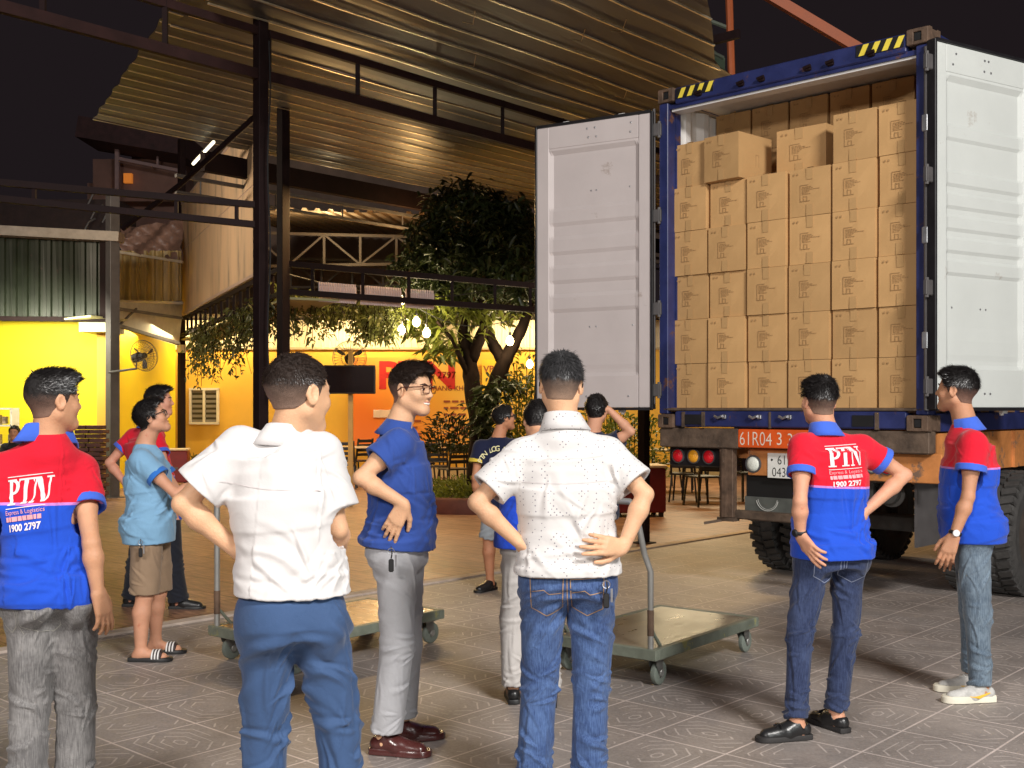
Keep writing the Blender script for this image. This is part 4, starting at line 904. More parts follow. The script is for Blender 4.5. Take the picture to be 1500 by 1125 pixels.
# strip lamps washing the pale band and the yellow walls
for x in (-6.6, -3.2, .6): area('eaves_strip_light', (x, 24.3, 3.45), (x, 25, 1.2), 85, 2.6, .12, WARMW)
area('annex_tube_light', (P(60, HOR, 19).x, 18.2, 2.95), (P(60, HOR, 20).x, 20, 1.3), 115, 2.0, .2, (1, .97, .75))
area('restaurant_ceiling_light', (3.6, 21.5, 3.1), (3.6, 21, 0), 150, 2, 1, WARMW)
area('restaurant_ceiling_light', (-3.0, 21.0, 3.0), (-3.0, 20, 0), 120, 3, 1, WARM)
area('restaurant_ceiling_light', (-7.2, 21.5, 3.0), (-7.2, 21, 0), 80, 2, 1, WARMW)
point('shed_lamp', (-3.6, 22.2, 4.9), 50, WARMW, .1)
point('shed_lamp', (-1.6, 18.6, 4.2), 70, WARM, .1)
area('canopy_lamp', (-2.2, 14.5, 4.2), (-2.2, 13.0, 0), 110, .8, .3, WARM)
area('canopy_lamp', (3.2, 15.5, 4.3), (3.0, 14.5, 0), 140, .8, .3, WARM)
# ------------------------------------------------------------------ foliage
def leaf_mat(name, col, tr=.35):
    m, n, b = newmat(name); L = n.links.new
    tc = nd(n, 'ShaderNodeTexCoord'); nz = nd(n, 'ShaderNodeTexNoise', i_Scale=2.2, i_Detail=5.0); L(tc.outputs['Object'], nz.inputs[0])
    rp = nd(n, 'ShaderNodeValToRGB'); L(nz.outputs['Fac'], rp.inputs[0]); rp.color_ramp.elements[0].position = .35; rp.color_ramp.elements[1].position = .65
    rp.color_ramp.elements[0].color = tuple(c*.55 for c in col)+(1,); rp.color_ramp.elements[1].color = tuple(c*1.45 for c in col)+(1,)
    L(rp.outputs[0], b.inputs['Base Color']); b.inputs['Roughness'].default_value = .42
    t_ = nd(n, 'ShaderNodeBsdfTranslucent'); L(rp.outputs[0], t_.inputs[0]); mx = nd(n, 'ShaderNodeMixShader'); mx.inputs[0].default_value = tr
    L(b.outputs[0], mx.inputs[1]); L(t_.outputs[0], mx.inputs[2]); L(mx.outputs[0], n.nodes['Material Output'].inputs[0]); return m
LEAF = leaf_mat('glossy_dark_leaf', (.030, .042, .012), .25); LEAFY = leaf_mat('yellow_green_and_lit_leaf', (.16, .185, .03), .45); VINE = leaf_mat('vine_leaf', (.085, .10, .03), .4)
def leaves(pts, dirs, ln, wd, droop=.25):
    """numpy: one folded pointed leaf (4 faces) per point"""
    pts = np.asarray(pts); n = len(pts); d = np.asarray(dirs); d = d/np.linalg.norm(d, axis=1, keepdims=True)
    up = RNG.normal(size=(n, 3))*.5+np.array([0, 0, 1]); s_ = np.cross(d, up); s_ /= np.linalg.norm(s_, axis=1, keepdims=True); nn = np.cross(s_, d)
    L_ = (ln*RNG.uniform(.65, 1.25, n))[:, None]; W_ = (wd*RNG.uniform(.7, 1.2, n))[:, None]
    a = pts; b = pts+d*L_*.35+s_*W_*.5+nn*.01; c_ = pts+d*L_*.35-s_*W_*.5+nn*.01; m1 = pts+d*L_*.42-nn*W_*.12
    z = np.array([0, 0, -1.0]); b2 = pts+d*L_*.7+s_*W_*.42+z*L_*droop*.3; c2 = pts+d*L_*.7-s_*W_*.42+z*L_*droop*.3; e = pts+d*L_+z*L_*droop
    V = np.stack([a, b, c_, m1, b2, c2, e], 1).reshape(-1, 3); o = np.arange(n)[:, None]*7
    F = np.concatenate([o+np.array([[0, 3, 1]]), o+np.array([[0, 2, 3]]), o+np.array([[3, 6, 4]]), o+np.array([[3, 5, 6]]), o+np.array([[1, 3, 4]]), o+np.array([[2, 5, 3]])]); return V, F
def npmesh(name, V, F, mt, parent=None, smooth=False):
    V = np.asarray(V, dtype=np.float64)
    if parent is not None: V = V-np.array(parent.location)
    me = bpy.data.meshes.new(name); me.vertices.add(len(V)); me.vertices.foreach_set('co', V.astype(np.float32).ravel())
    k = F.shape[1]; me.loops.add(F.size); me.loops.foreach_set('vertex_index', F.astype(np.int32).ravel())
    me.polygons.add(len(F)); me.polygons.foreach_set('loop_start', np.arange(0, F.size, k, dtype=np.int32)); 
    me.update(calc_edges=True); me.validate()
    for m_ in (mt if isinstance(mt, (list, tuple)) else [mt]): me.materials.append(m_)
    if smooth: me.polygons.foreach_set('use_smooth', np.ones(len(F), dtype=bool))
    o = bpy.data.objects.new(name, me); C.objects.link(o)
    if parent is not None: o.parent = parent
    return o
def clumps(cs, per, ln, wd, spread=.16):
    """rosettes of drooping leaves round each twig end"""
    pts, ds = [], []
    for c_ in cs:
        k = int(per*RNG.uniform(.6, 1.4)); ax = RNG.normal(size=3); ax[2] = abs(ax[2])*.3
        for _ in range(k):
            v = RNG.normal(size=3); v[2] = v[2]*.5-.35; v += ax*.3; pts.append(np.array(c_)+RNG.normal(size=3)*spread*.45); ds.append(v)
    return leaves(pts, ds, ln, wd)
BARK = mat('dark_bark', (.012, .007, .005), .9, spec=.1, var=.5, vs=9, bump=.8, bs=22, stretch=(1, 1, .35))
YT = 17.0
tr = thing('mango_tree', 'mango tree with forked dark trunk and drooping leaves rising from the round planter', 'tree', P(697, HOR, YT)-Vector((0, 0, CAMH)))
def limb(m, pts, r0, r1, n=10):
    pts = [Vector(p) for p in pts]; fine = []
    for i in range(len(pts)-1):
        for k in range(4): fine.append(pts[i].lerp(pts[i+1], k/4))
    fine.append(pts[-1]); 
    for _ in range(2): fine = [fine[0]]+[(fine[i-1]+fine[i]*2+fine[i+1])/4 for i in range(1, len(fine)-1)]+[fine[-1]]
    N = len(fine); m.tube(fine, [(r0+(r1-r0)*i/(N-1))*(1+.07*math.sin(i*2.3)) for i in range(N)], n)
m = MB()
limb(m, [P(698, 742, YT), P(700, 690, YT), P(703, 640, YT), P(708, 610, YT)], .17, .14, 12)
limb(m, [P(706, 640, YT), P(692, 570, YT), P(688, 530, YT), P(678, 490, YT), P(684, 440, YT), P(690, 380, YT)], .15, .06)
limb(m, [P(690, 528, YT), P(705, 490, YT-.1), P(722, 450, YT-.2), P(715, 400, YT)], .10, .05)
limb(m, [P(704, 630, YT), P(722, 575, YT), P(738, 530, YT), P(752, 505, YT), P(770, 470, YT), P(778, 430, YT)], .15, .06)
limb(m, [P(738, 530, YT), P(722, 505, YT+.1), P(712, 480, YT+.1), P(700, 440, YT+.1), P(735, 380, YT)], .10, .05)
limb(m, [P(690, 560, YT), P(672, 520, YT-.2), P(665, 500, YT-.3), P(640, 470, YT-.4)], .05, .02)
tk = m.build('trunk', BARK, tr, smooth=True, world=True)
cs = []
def blob(px, py, rx, ry, n, Yc=YT, dy=.9):
    for _ in range(n):
        v = RNG.normal(size=3); v /= np.linalg.norm(v); r_ = RNG.uniform(.55, 1.02)**.6
        cs.append(tuple(P(px+v[0]*rx*r_, py+v[2]*ry*r_, Yc+v[1]*dy*r_)))
for b in ((685, 320, 62, 50, 120), (735, 350, 52, 62, 110), (650, 375, 52, 50, 85), (700, 410, 75, 42, 105), (768, 400, 30, 58, 70), (620, 345, 24, 28, 26), (600, 400, 30, 26, 26), (760, 330, 28, 38, 40)): blob(*b)
V, F = clumps(cs, 13, .17, .05); npmesh('crown', V, F, LEAF, tr)
cs = []
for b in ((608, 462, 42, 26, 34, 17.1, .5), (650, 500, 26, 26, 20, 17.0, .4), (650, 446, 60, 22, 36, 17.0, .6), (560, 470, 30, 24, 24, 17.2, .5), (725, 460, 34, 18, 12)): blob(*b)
V, F = clumps(cs, 12, .19, .055); npmesh('lower_leaves', V, F, LEAFY, tr)  # paler leaf colour carries the bulb light on the lower crown
cs = []
for b in ((712, 590, 22, 22, 16, 16.7, .25), (722, 625, 26, 26, 20, 16.7, .25), (742, 560, 24, 14, 12, 16.8, .3)): blob(*b)
V, F = clumps(cs, 12, .17, .05); npmesh('trunk_shoots', V, F, LEAF, tr)
# planter
t = thing('round_planter', 'round dark red rimmed planter bed at the foot of the mango tree', 'planter', P(697, HOR, YT)-Vector((0, 0, CAMH)))
m = MB(); m.lathe([(1.10, 0), (1.12, .20), (1.10, .23), (.98, .23), (.96, .18), (.96, 0)], None, 40); m.build('rim', mat('maroon_planter_rim', (.13, .04, .03), .6, var=.3), t, smooth=True, auto=40)
m = MB(); m.lathe([(0, .17), (.97, .17)], None, 30); m.build('soil', mat('soil', (.05, .03, .02), .9), t)
def bed(name, label, cat, c, rx, ry, h, n, mt, ln=.13, wd=.035, kind=None):
    t_ = thing(name, label, cat, c) if kind is None else None
    a = RNG.uniform(0, 2*math.pi, n); q = np.sqrt(RNG.uniform(0, 1, n)); pts = np.stack([c[0]+rx*q*np.cos(a), c[1]+ry*q*np.sin(a), c[2]+h*RNG.uniform(0, 1, n)**1.3*(1-.35*q)], 1)
    ds = np.stack([np.cos(a)*.6+RNG.normal(size=n)*.5, np.sin(a)*.6+RNG.normal(size=n)*.5, RNG.uniform(.2, 1.4, n)], 1)
    V, F = leaves(pts, ds, ln, wd, .3); o = npmesh('leaves' if t_ else name, V, F, mt, t_)
    if t_ is None: tag(o, label, cat, kind='stuff')
    else: m = MB(); [m.tube([(c[0]+.3*rx*math.cos(k*2.4), c[1]+.3*ry*math.sin(k*2.4), c[2]-.02), (c[0]+.5*rx*math.cos(k*2.4), c[1]+.5*ry*math.sin(k*2.4), c[2]+h*.8)], .008, 5) for k in range(6)]; m.build('stems', BARK, t_, world=True)
    return o
pc = tr.location
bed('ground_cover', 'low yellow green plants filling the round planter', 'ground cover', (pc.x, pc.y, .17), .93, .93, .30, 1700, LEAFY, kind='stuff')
for i, (px, Y, l) in enumerate(((282, 24.2, 'small spiky plant at the wall left of the shuttered window'), (300, 24.3, 'small spiky plant below the shuttered window'), (322, 24.2, 'small spiky plant right below the window'), (342, 24.3, 'small spiky plant near the thick post'))):
    c_ = P(px, HOR, Y); bed('wall_plant', l, 'plant', (c_.x, Y, .02), .28, .2, .5, 110, VINE, .3, .03)
c_ = P(657, HOR, 18.5); t_ = bed('bush', 'green bush between the smiling man and the tree', 'bush', (c_.x, 18.5, .75), .42, .35, .75, 420, LEAF, .16, .045)
c_ = P(925, HOR, 19.5); bed('bush', 'yellow green bush seen under the left container door', 'bush', (c_.x, 19.5, .3), .75, .5, 1.3, 900, LEAFY, .14, .045)
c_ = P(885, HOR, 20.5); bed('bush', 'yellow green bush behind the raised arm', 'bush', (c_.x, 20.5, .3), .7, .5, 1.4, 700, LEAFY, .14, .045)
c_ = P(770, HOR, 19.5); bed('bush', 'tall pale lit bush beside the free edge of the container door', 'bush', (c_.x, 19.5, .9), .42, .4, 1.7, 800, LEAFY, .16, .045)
# hanging vines under the ladder truss and the fluted frame
def vines(label, a, b, n, len_, Ys, mt, sag=0, dens=26, wdt=.3):
    t_ = thing('hanging_vine', label, 'vine', ((a[0]+b[0])/2, Ys, a[2]))
    pts, ds = [], []; m = MB()
    for i in range(n):
        k = RNG.uniform(0, 1); x = a[0]+(b[0]-a[0])*k; y = a[1]+(b[1]-a[1])*k+RNG.normal()*wdt; z = a[2]+(b[2]-a[2])*k+RNG.uniform(-.05, .1); L_ = len_(k)*RNG.uniform(.35, 1.1)
        m.tube([(x, y, z), (x+RNG.normal()*.05, y, z-L_*.5), (x+RNG.normal()*.08, y, z-L_)], .004, 4)
        for j in range(int(dens*L_)): q = RNG.uniform(0, 1); pts.append((x+RNG.normal()*.05, y+RNG.normal()*.05, z-L_*q)); ds.append((RNG.normal(), RNG.normal(), -.6+RNG.normal()*.5))
    m.build('stems', BARK, t_, world=True); V, F = leaves(pts, ds, .085, .04); npmesh('leaves', V, F, mt, t_)
v0 = q0+qd*1.0+Vector((0, 0, 2.95)); v1 = q1-qd*1.6+Vector((0, 0, 2.95))
vines('dark green vine hanging from the ladder truss over the window', v0, v1, 150, lambda k: .9 if k > .4 else .55, 17, VINE)
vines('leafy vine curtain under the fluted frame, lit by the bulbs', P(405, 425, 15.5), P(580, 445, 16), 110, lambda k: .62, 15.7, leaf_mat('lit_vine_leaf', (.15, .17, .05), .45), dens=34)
# right top background: orange pipes and dim frames
t = thing('pipe_gantry', 'orange pipe frame above the container against the black night', 'frame', P(1072, 60, 14))
OP = mat('orange_brown_pipe', (.42, .10, .03), .5, emit=0)
m = MB(); m.tube([P(1067, -40, 13.5), P(1073, 150, 13.5)], .045, 8); m.build('upright_pipe', OP, t, world=True)
m = MB(); m.bar(P(1100, -22, 13.5), P(1275, 82, 13.5), .09, .12); m.build('slanting_pipe', OP, t, world=True)
t = thing('dim_rail_frame', 'dim grey green rail frame behind the torn end of the big canopy', 'frame', P(1020, 40, 16))
m = MB(); GG = mat('dim_green_rail', (.12, .14, .10), .6)
for a, b in (((945, -5), (1065, 40)), ((980, -10), (980, 70)), ((1030, 10), (1030, 75)), ((930, 20), (1060, 85))): m.tube([P(*a, 15.5), P(*b, 15.5)], .03, 6)
m.build('rails', GG, t, world=True)
t = thing('green_tarpaulin', 'dim green sheet edge behind the big canopy end', 'tarpaulin', P(990, 40, 16))
m = MB(); m.add([P(935, 0, 15.8), P(1000, 40, 15.8), P(1062, 85, 15.8), P(1062, 110, 15.8), P(980, 62, 15.8)], [(0, 1, 2, 3, 4)]); m.add([P(935, 0, 15.83), P(1000, 40, 15.83), P(1062, 85, 15.83), P(1062, 110, 15.83), P(980, 62, 15.83)], [(4, 3, 2, 1, 0)]); m.build('sheet', mat('dim_green_sheet', (.05, .08, .04), .7), t, world=True)

# wires of the string lights and cables
t = thing('string_light_wire', 'thin black wire of the string lights sagging between the second post and the tree', 'wire', P(560, 440, 16.4))
m = MB()
for a_, b_, sg in ((P(415, 420, 14.3), P(588, 436, 16.4), .18), (P(588, 436, 16.4), P(747, 470, 16.8), .22), (P(415, 400, 14.3), P(800, 405, 16), .3)):
    m.tube([a_.lerp(b_, k/14)-Vector((0, 0, sg*math.sin(math.pi*k/14))) for k in range(15)], .008, 5)
m.build('wire', BLACK, t, world=True)
t = thing('electric_cable', 'loose black cable strapped down the side of the thick steel post', 'cable', P(394, HOR, 9.8))
m = MB(); m.tube([P(394+2*math.sin(k*.9), 60+k*35, 9.78) for k in range(16)], .007, 5); m.build('cable', BLACK, t, world=True)
# ================================================================== people
# ---- value noise
def _h(ix, iy, iz):
    n = (ix.astype(np.int64)*374761393+iy.astype(np.int64)*668265263+iz.astype(np.int64)*1274126177) & 0xffffffff
    n = ((n ^ (n >> 13))*1103515245) & 0xffffffff; n = ((n ^ (n >> 16))*668265263) & 0xffffffff
    return (n & 0xffff)/65535.0
def vnoise(p):
    i = np.floor(p); f = p-i; u = f*f*(3-2*f); ix, iy, iz = i[:, 0], i[:, 1], i[:, 2]; r = 0
    for dx in (0, 1):
        for dy in (0, 1):
            for dz in (0, 1):
                w_ = (u[:, 0] if dx else 1-u[:, 0])*(u[:, 1] if dy else 1-u[:, 1])*(u[:, 2] if dz else 1-u[:, 2])
                r = r+w_*_h(ix+dx, iy+dy, iz+dz)
    return r*2-1
def smin(a, b, k):
    if k <= 0: return np.minimum(a, b)
    h = np.maximum(k-np.abs(a-b), 0)/k; return np.minimum(a, b)-h*h*k*.25
def V3(v): return np.array([float(v[0]), float(v[1]), float(v[2])])
def unit(v): v = np.asarray(v, float); return v/max(1e-9, np.linalg.norm(v))
class Field:
    def __init__(s, lo, hi, h):
        s.h = h; s.lo = np.array(lo, float); n = np.ceil((np.array(hi)-s.lo)/h).astype(int)+1
        s.n = n; s.F = np.full(n, 1.0, np.float32); s.ax = [s.lo[i]+np.arange(n[i])*h for i in range(3)]
    def blk(s, lo, hi):
        a = np.maximum(0, np.floor((np.array(lo)-s.lo)/s.h).astype(int)); b = np.minimum(s.n, np.ceil((np.array(hi)-s.lo)/s.h).astype(int)+1)
        if np.any(b <= a): return None
        sl = tuple(slice(a[i], b[i]) for i in range(3))
        X, Y, Z = np.meshgrid(*[s.ax[i][sl[i]] for i in range(3)], indexing='ij'); return sl, X, Y, Z
    def put(s, fn, lo, hi, k=.02, op='u'):
        m = k+2.5*s.h; r = s.blk(np.array(lo)-m, np.array(hi)+m)
        if r is None: return
        sl, X, Y, Z = r; d = fn(X, Y, Z).astype(np.float32)
        if op == 'u': s.F[sl] = smin(s.F[sl], d, k)
        else: s.F[sl] = -smin(-s.F[sl], d, k)              # subtract
    def cone(s, a, b, ra, rb, k=.02, flat=None, op='u'):
        a = V3(a); b = V3(b); ba = b-a; L2 = max(1e-9, ba.dot(ba)); L = math.sqrt(L2); r = max(ra, rb)
        def fn(X, Y, Z):
            px, py, pz = X-a[0], Y-a[1], Z-a[2]; q = (px*ba[0]+py*ba[1]+pz*ba[2])/L2; t = np.clip(q, 0, 1)
            d = np.sqrt((px-t*ba[0])**2+(py-t*ba[1])**2+(pz-t*ba[2])**2)-(ra+(rb-ra)*t)
            if flat: d = np.maximum(d, (q-1)*L)
            if flat == 'both': d = np.maximum(d, -q*L)
            return d
        s.put(fn, np.minimum(a, b)-r, np.maximum(a, b)+r, k, op)
    def ell(s, c, ax, r, k=.02, op='u'):
        c = V3(c); ax = [unit(V3(v)) for v in ax]; R_ = max(r)
        def fn(X, Y, Z):
            px, py, pz = X-c[0], Y-c[1], Z-c[2]; k0 = 0; k1 = 0
            for v, rr_ in zip(ax, r):
                q = px*v[0]+py*v[1]+pz*v[2]; k0 = k0+(q/rr_)**2; k1 = k1+(q/rr_**2)**2
            k0 = np.sqrt(k0); k1 = np.sqrt(k1); return k0*(k0-1)/np.maximum(k1, 1e-6)
        s.put(fn, c-R_, c+R_, k, op)
    def loft(s, pts, sides, rx, ry, k=.03, pw=2.3, flat0=True):
        pts = [V3(p) for p in pts]; sides = [unit(V3(v)) for v in sides]; N = len(pts); R_ = max(max(rx), max(ry))
        P_ = np.array(pts)
        def fn(X, Y, Z):
            best = None
            for i in range(N-1):
                a, b = pts[i], pts[i+1]; ba = b-a; L2 = ba.dot(ba); L = math.sqrt(L2); dr = ba/L
                px, py, pz = X-a[0], Y-a[1], Z-a[2]; q = (px*ba[0]+py*ba[1]+pz*ba[2])/L2; t = np.clip(q, 0, 1)
                sd0, sd1 = sides[i], sides[i+1]; sv = unit((sd0+sd1)/2); sv = unit(sv-dr*sv.dot(dr)); fv = np.cross(dr, sv)
                # interpolated side direction
                s0 = unit(sd0-dr*sd0.dot(dr)); s1 = unit(sd1-dr*sd1.dot(dr)); f0 = np.cross(dr, s0); f1 = np.cross(dr, s1)
                wx, wy, wz = px-t*ba[0], py-t*ba[1], pz-t*ba[2]
                S_ = (wx*s0[0]+wy*s0[1]+wz*s0[2])*(1-t)+(wx*s1[0]+wy*s1[1]+wz*s1[2])*t
                F_ = (wx*f0[0]+wy*f0[1]+wz*f0[2])*(1-t)+(wx*f1[0]+wy*f1[1]+wz*f1[2])*t
                tt = t*t*(3-2*t); ax_ = rx[i]+(rx[i+1]-rx[i])*tt; ay_ = ry[i]+(ry[i+1]-ry[i])*tt
                e = (np.abs(S_/ax_)**pw+np.abs(F_/ay_)**pw)**(1/pw); d = (e-1)*np.minimum(ax_, ay_)
                sl0_ = 0 if i == 0 else .05; sl1_ = 0 if i == N-2 else .05
                out = np.where(q < 0, np.maximum(-q*L-sl0_, 0), np.where(q > 1, np.maximum((q-1)*L-sl1_, 0), 0)); d = np.where(out > 0, np.sqrt(np.maximum(d, 0)**2+out**2), d)
                best = d if best is None else smin(best, d, .02)
            return best
        s.put(fn, P_.min(0)-R_, P_.max(0)+R_, k)
    def clip(s, fn, k=.0):                                 # keep where fn<0
        X, Y, Z = np.meshgrid(*s.ax, indexing='ij'); s.F = np.maximum(s.F, fn(X, Y, Z).astype(np.float32))
    def mesh(s, smooth=1):
        F = s.F; S_ = F < 0; c = np.zeros(tuple(s.n-1), np.uint8)
        offs = [(i, j, k) for i in (0, 1) for j in (0, 1) for k in (0, 1)]
        for o in offs: c += S_[o[0]:S_.shape[0]-1+o[0], o[1]:S_.shape[1]-1+o[1], o[2]:S_.shape[2]-1+o[2]]
        act = (c > 0) & (c < 8); ids = np.argwhere(act); idx = np.full(act.shape, -1, np.int64); idx[act] = np.arange(len(ids))
        pos = np.zeros((len(ids), 3)); cnt = np.zeros(len(ids))
        for a in range(3):
            for o in offs:
                if o[a]: continue
                o2 = list(o); o2[a] = 1
                fa = F[ids[:, 0]+o[0], ids[:, 1]+o[1], ids[:, 2]+o[2]]; fb = F[ids[:, 0]+o2[0], ids[:, 1]+o2[1], ids[:, 2]+o2[2]]
                m = (fa < 0) != (fb < 0); t = np.where(m, fa/np.where(m, fa-fb, 1), 0)
                p = np.tile(np.array(o, float), (len(ids), 1)); p[:, a] += t; pos += p*m[:, None]; cnt += m
        V = s.lo+s.h*(ids+pos/cnt[:, None]); Q = []
        for a in range(3):
            b, d = (a+1) % 3, (a+2) % 3
            sl0 = [slice(None)]*3; sl1 = [slice(None)]*3; sl0[a] = slice(0, -1); sl1[a] = slice(1, None); 
            for x in (b, d): sl0[x] = slice(1, -1); sl1[x] = slice(1, -1)
            A = S_[tuple(sl0)]; B = S_[tuple(sl1)]
            for fl, mk in ((False, A & ~B), (True, ~A & B)):
                e = np.argwhere(mk)
                if not len(e): continue
                e[:, b] += 1; e[:, d] += 1
                def g_(db, dd):
                    q = e.copy(); q[:, b] -= db; q[:, d] -= dd; return idx[q[:, 0], q[:, 1], q[:, 2]]
                f = np.stack([g_(1, 1), g_(0, 1), g_(0, 0), g_(1, 0)], 1); Q.append(f[:, ::-1] if fl else f)
        Q = np.concatenate(Q); Q = Q[(Q >= 0).all(1)]
        for _ in range(smooth):
            acc = np.zeros_like(V); n_ = np.zeros(len(V))
            for i in range(4):
                a_, b_ = Q[:, i], Q[:, (i+1) % 4]; np.add.at(acc, a_, V[b_]); np.add.at(n_, a_, 1); np.add.at(acc, b_, V[a_]); np.add.at(n_, b_, 1)
            V = V*.5+.5*acc/np.maximum(n_, 1)[:, None]
        return V, Q
def vnormals(V, Q):
    n = np.cross(V[Q[:, 2]]-V[Q[:, 0]], V[Q[:, 3]]-V[Q[:, 1]]); N = np.zeros_like(V)
    for i in range(4): np.add.at(N, Q[:, i], n)
    return N/np.maximum(1e-12, np.linalg.norm(N, axis=1))[:, None]
def fbm(p, o=3):
    r = 0; a = 1
    for i in range(o): r = r+a*vnoise(p*(2**i)+17.3*i); a *= .5
    return r
def ridge(p): return 1-np.abs(vnoise(p)+.5*vnoise(p*2.1+9))
def creases(w_, h_, spec, rg):
    """sum of single folds on the unrolled cloth: spec rows (w0, h0, angle deg, length, width, height)"""
    d = np.zeros_like(w_)
    for (w0, h0, an, ln, wd, am) in spec:
        c_, s_ = math.cos(R(an)), math.sin(R(an)); x = w_-w0; y = h_-h0; t_ = x*c_+y*s_; n_ = -x*s_+y*c_+rg.normal()*.9*t_*t_
        wl = wd*(1+.5*np.clip(t_/ln, -1, 1)*rg.choice((-1, 1)))
        d += am*np.exp(-(n_/wl)**2)*np.exp(-(np.abs(t_)/ln)**3)-am*.55*np.exp(-((n_-wl*1.7)/wl)**2)*np.exp(-(np.abs(t_)/ln)**3)
    return d
def project(bvh, V, F, o, ux, uy, ray, off=.0045, start=.35):
    """press a flat figure onto a surface along `ray`"""
    o = Vector(o); ux = Vector(ux); uy = Vector(uy); ray = Vector(ray).normalized(); out = []; ok = []
    for a, b in V:
        p = o+ux*a+uy*b; h = bvh.ray_cast(p-ray*start, ray)
        if h[0] is None: out.append(p); ok.append(False)
        else: out.append(h[0]-ray*off); ok.append(True)
    return out, [f for f in F if all(ok[i] for i in f) and max((out[f[0]]-out[f[1]]).length, (out[f[1]]-out[f[2]]).length) < .045]
def strip_poly(pts, w_=.003):
    """polyline -> quads in the plane"""
    out = []
    for a, b in zip(pts[:-1], pts[1:]):
        dx, dy = b[0]-a[0], b[1]-a[1]; L = math.hypot(dx, dy); nx, ny = -dy/L*w_/2, dx/L*w_/2; out.append([(a[0]+nx, a[1]+ny), (b[0]+nx, b[1]+ny), (b[0]-nx, b[1]-ny), (a[0]-nx, a[1]-ny)])
    return out
def PTN_polys():
    P_ = []
    P_ += [[(0, 0), (.42, 0), (.42, .07), (0, .07)], [(.10, .07), (.30, .07), (.30, .93), (.10, .93)], [(0, .93), (.5, .93), (.5, 1), (0, 1)]]
    arc = [(.30+.37*math.cos(t)*1.0, .70+.30*math.sin(t)) for t in [R(90)-R(180)*k/8 for k in range(9)]]; inn = [(.30+.19*math.cos(t), .70+.20*math.sin(t)) for t in [R(90)-R(180)*k/8 for k in range(9)]]
    for k in range(8): P_.append([arc[k], arc[k+1], inn[k+1], inn[k]])
    x = .62; P_ += [[(x, .93), (x+.72, .93), (x+.72, 1), (x, 1)], [(x+.26, .07), (x+.46, .07), (x+.46, .93), (x+.26, .93)], [(x+.14, 0), (x+.58, 0), (x+.58, .07), (x+.14, .07)], [(x, .80), (x+.07, .93), (x, .93)], [(x+.72, .80), (x+.72, .93), (x+.65, .93)]]
    x = 1.30; P_ += [[(x+.08, .07), (x+.15, .07), (x+.15, .93), (x+.08, .93)], [(x, 0), (x+.24, 0), (x+.24, .07), (x, .07)], [(x, .93), (x+.28, .93), (x+.28, 1), (x, 1)], [(x+.10, .95), (x+.30, 1), (x+.62, .0), (x+.50, 0)], [(x+.60, 0), (x+.67, 0), (x+.67, .93), (x+.60, .93)], [(x+.50, .93), (x+.76, .93), (x+.76, 1), (x+.50, 1)]]
    return P_
# ---- materials of clothes and skin
def cloth(name, col, var=.05, rough=.85, weave=900, bump=.12, sheen=.15, fn=None):
    if name in MATS: return MATS[name]
    m, n, b = newmat(name); L = n.links.new; tc = nd(n, 'ShaderNodeTexCoord')
    nz = nd(n, 'ShaderNodeTexNoise', i_Scale=7.0, i_Detail=6.0, i_Roughness=.6); L(tc.outputs['Object'], nz.inputs[0])
    rp = nd(n, 'ShaderNodeValToRGB'); L(nz.outputs['Fac'], rp.inputs[0]); rp.color_ramp.elements[0].position = .3; rp.color_ramp.elements[1].position = .7
    rp.color_ramp.elements[0].color = tuple(c*(1-var) for c in col)+(1,); rp.color_ramp.elements[1].color = tuple(min(1, c*(1+var)) for c in col)+(1,)
    out = rp.outputs[0]
    if fn: out = fn(n, tc, out)
    L(out, b.inputs['Base Color']); b.inputs['Roughness'].default_value = rough; b.inputs['Sheen Weight'].default_value = sheen; b.inputs['Specular IOR Level'].default_value = .25
    n2 = nd(n, 'ShaderNodeTexNoise', i_Scale=weave*.3, i_Detail=2.0); L(tc.outputs['Object'], n2.inputs[0])
    n3 = nd(n, 'ShaderNodeTexNoise', i_Scale=26.0, i_Detail=4.0, i_Distortion=.8); L(tc.outputs['Object'], n3.inputs[0])
    hh = math_(n, 'ADD', math_(n, 'MULTIPLY', n2.outputs['Fac'], .25), n3.outputs['Fac'])
    bp = nd(n, 'ShaderNodeBump', i_Strength=bump*2.2, i_Distance=.012); L(hh, bp.inputs['Height']); L(bp.outputs[0], b.inputs['Normal'])
    MATS[name] = m; return m
def zsplit(zc, top, bot, pip, slope=0):
    def fn(n, tc, out):
        sp = nd(n, 'ShaderNodeSeparateXYZ'); n.links.new(tc.outputs['Object'], sp.inputs[0])
        z = math_(n, 'ADD', sp.outputs[2], math_(n, 'MULTIPLY', sp.outputs[0], slope))
        a = math_(n, 'GREATER_THAN', z, zc); m1 = nd(n, 'ShaderNodeMixRGB'); n.links.new(a, m1.inputs[0]); m1.inputs[1].default_value = bot+(1,); m1.inputs[2].default_value = top+(1,)
        c_ = math_(n, 'LESS_THAN', math_(n, 'ABSOLUTE', math_(n, 'SUBTRACT', z, zc)), .005); m2 = nd(n, 'ShaderNodeMixRGB'); n.links.new(c_, m2.inputs[0]); n.links.new(m1.outputs[0], m2.inputs[1]); m2.inputs[2].default_value = pip+(1,)
        return m2.outputs[0]
    return fn
def dotted(n, tc, out):
    vo = nd(n, 'ShaderNodeTexVoronoi', i_Scale=62.0, i_Randomness=.25); mp = nd(n, 'ShaderNodeMapping'); mp.inputs['Rotation'].default_value = (0, R(45), 0); n.links.new(tc.outputs['Object'], mp.inputs[0]); n.links.new(mp.outputs[0], vo.inputs[0])
    a = math_(n, 'LESS_THAN', vo.outputs['Distance'], .17); mx = nd(n, 'ShaderNodeMixRGB'); n.links.new(a, mx.inputs[0]); n.links.new(out, mx.inputs[1]); mx.inputs[2].default_value = (.22, .21, .24, 1); return mx.outputs[0]
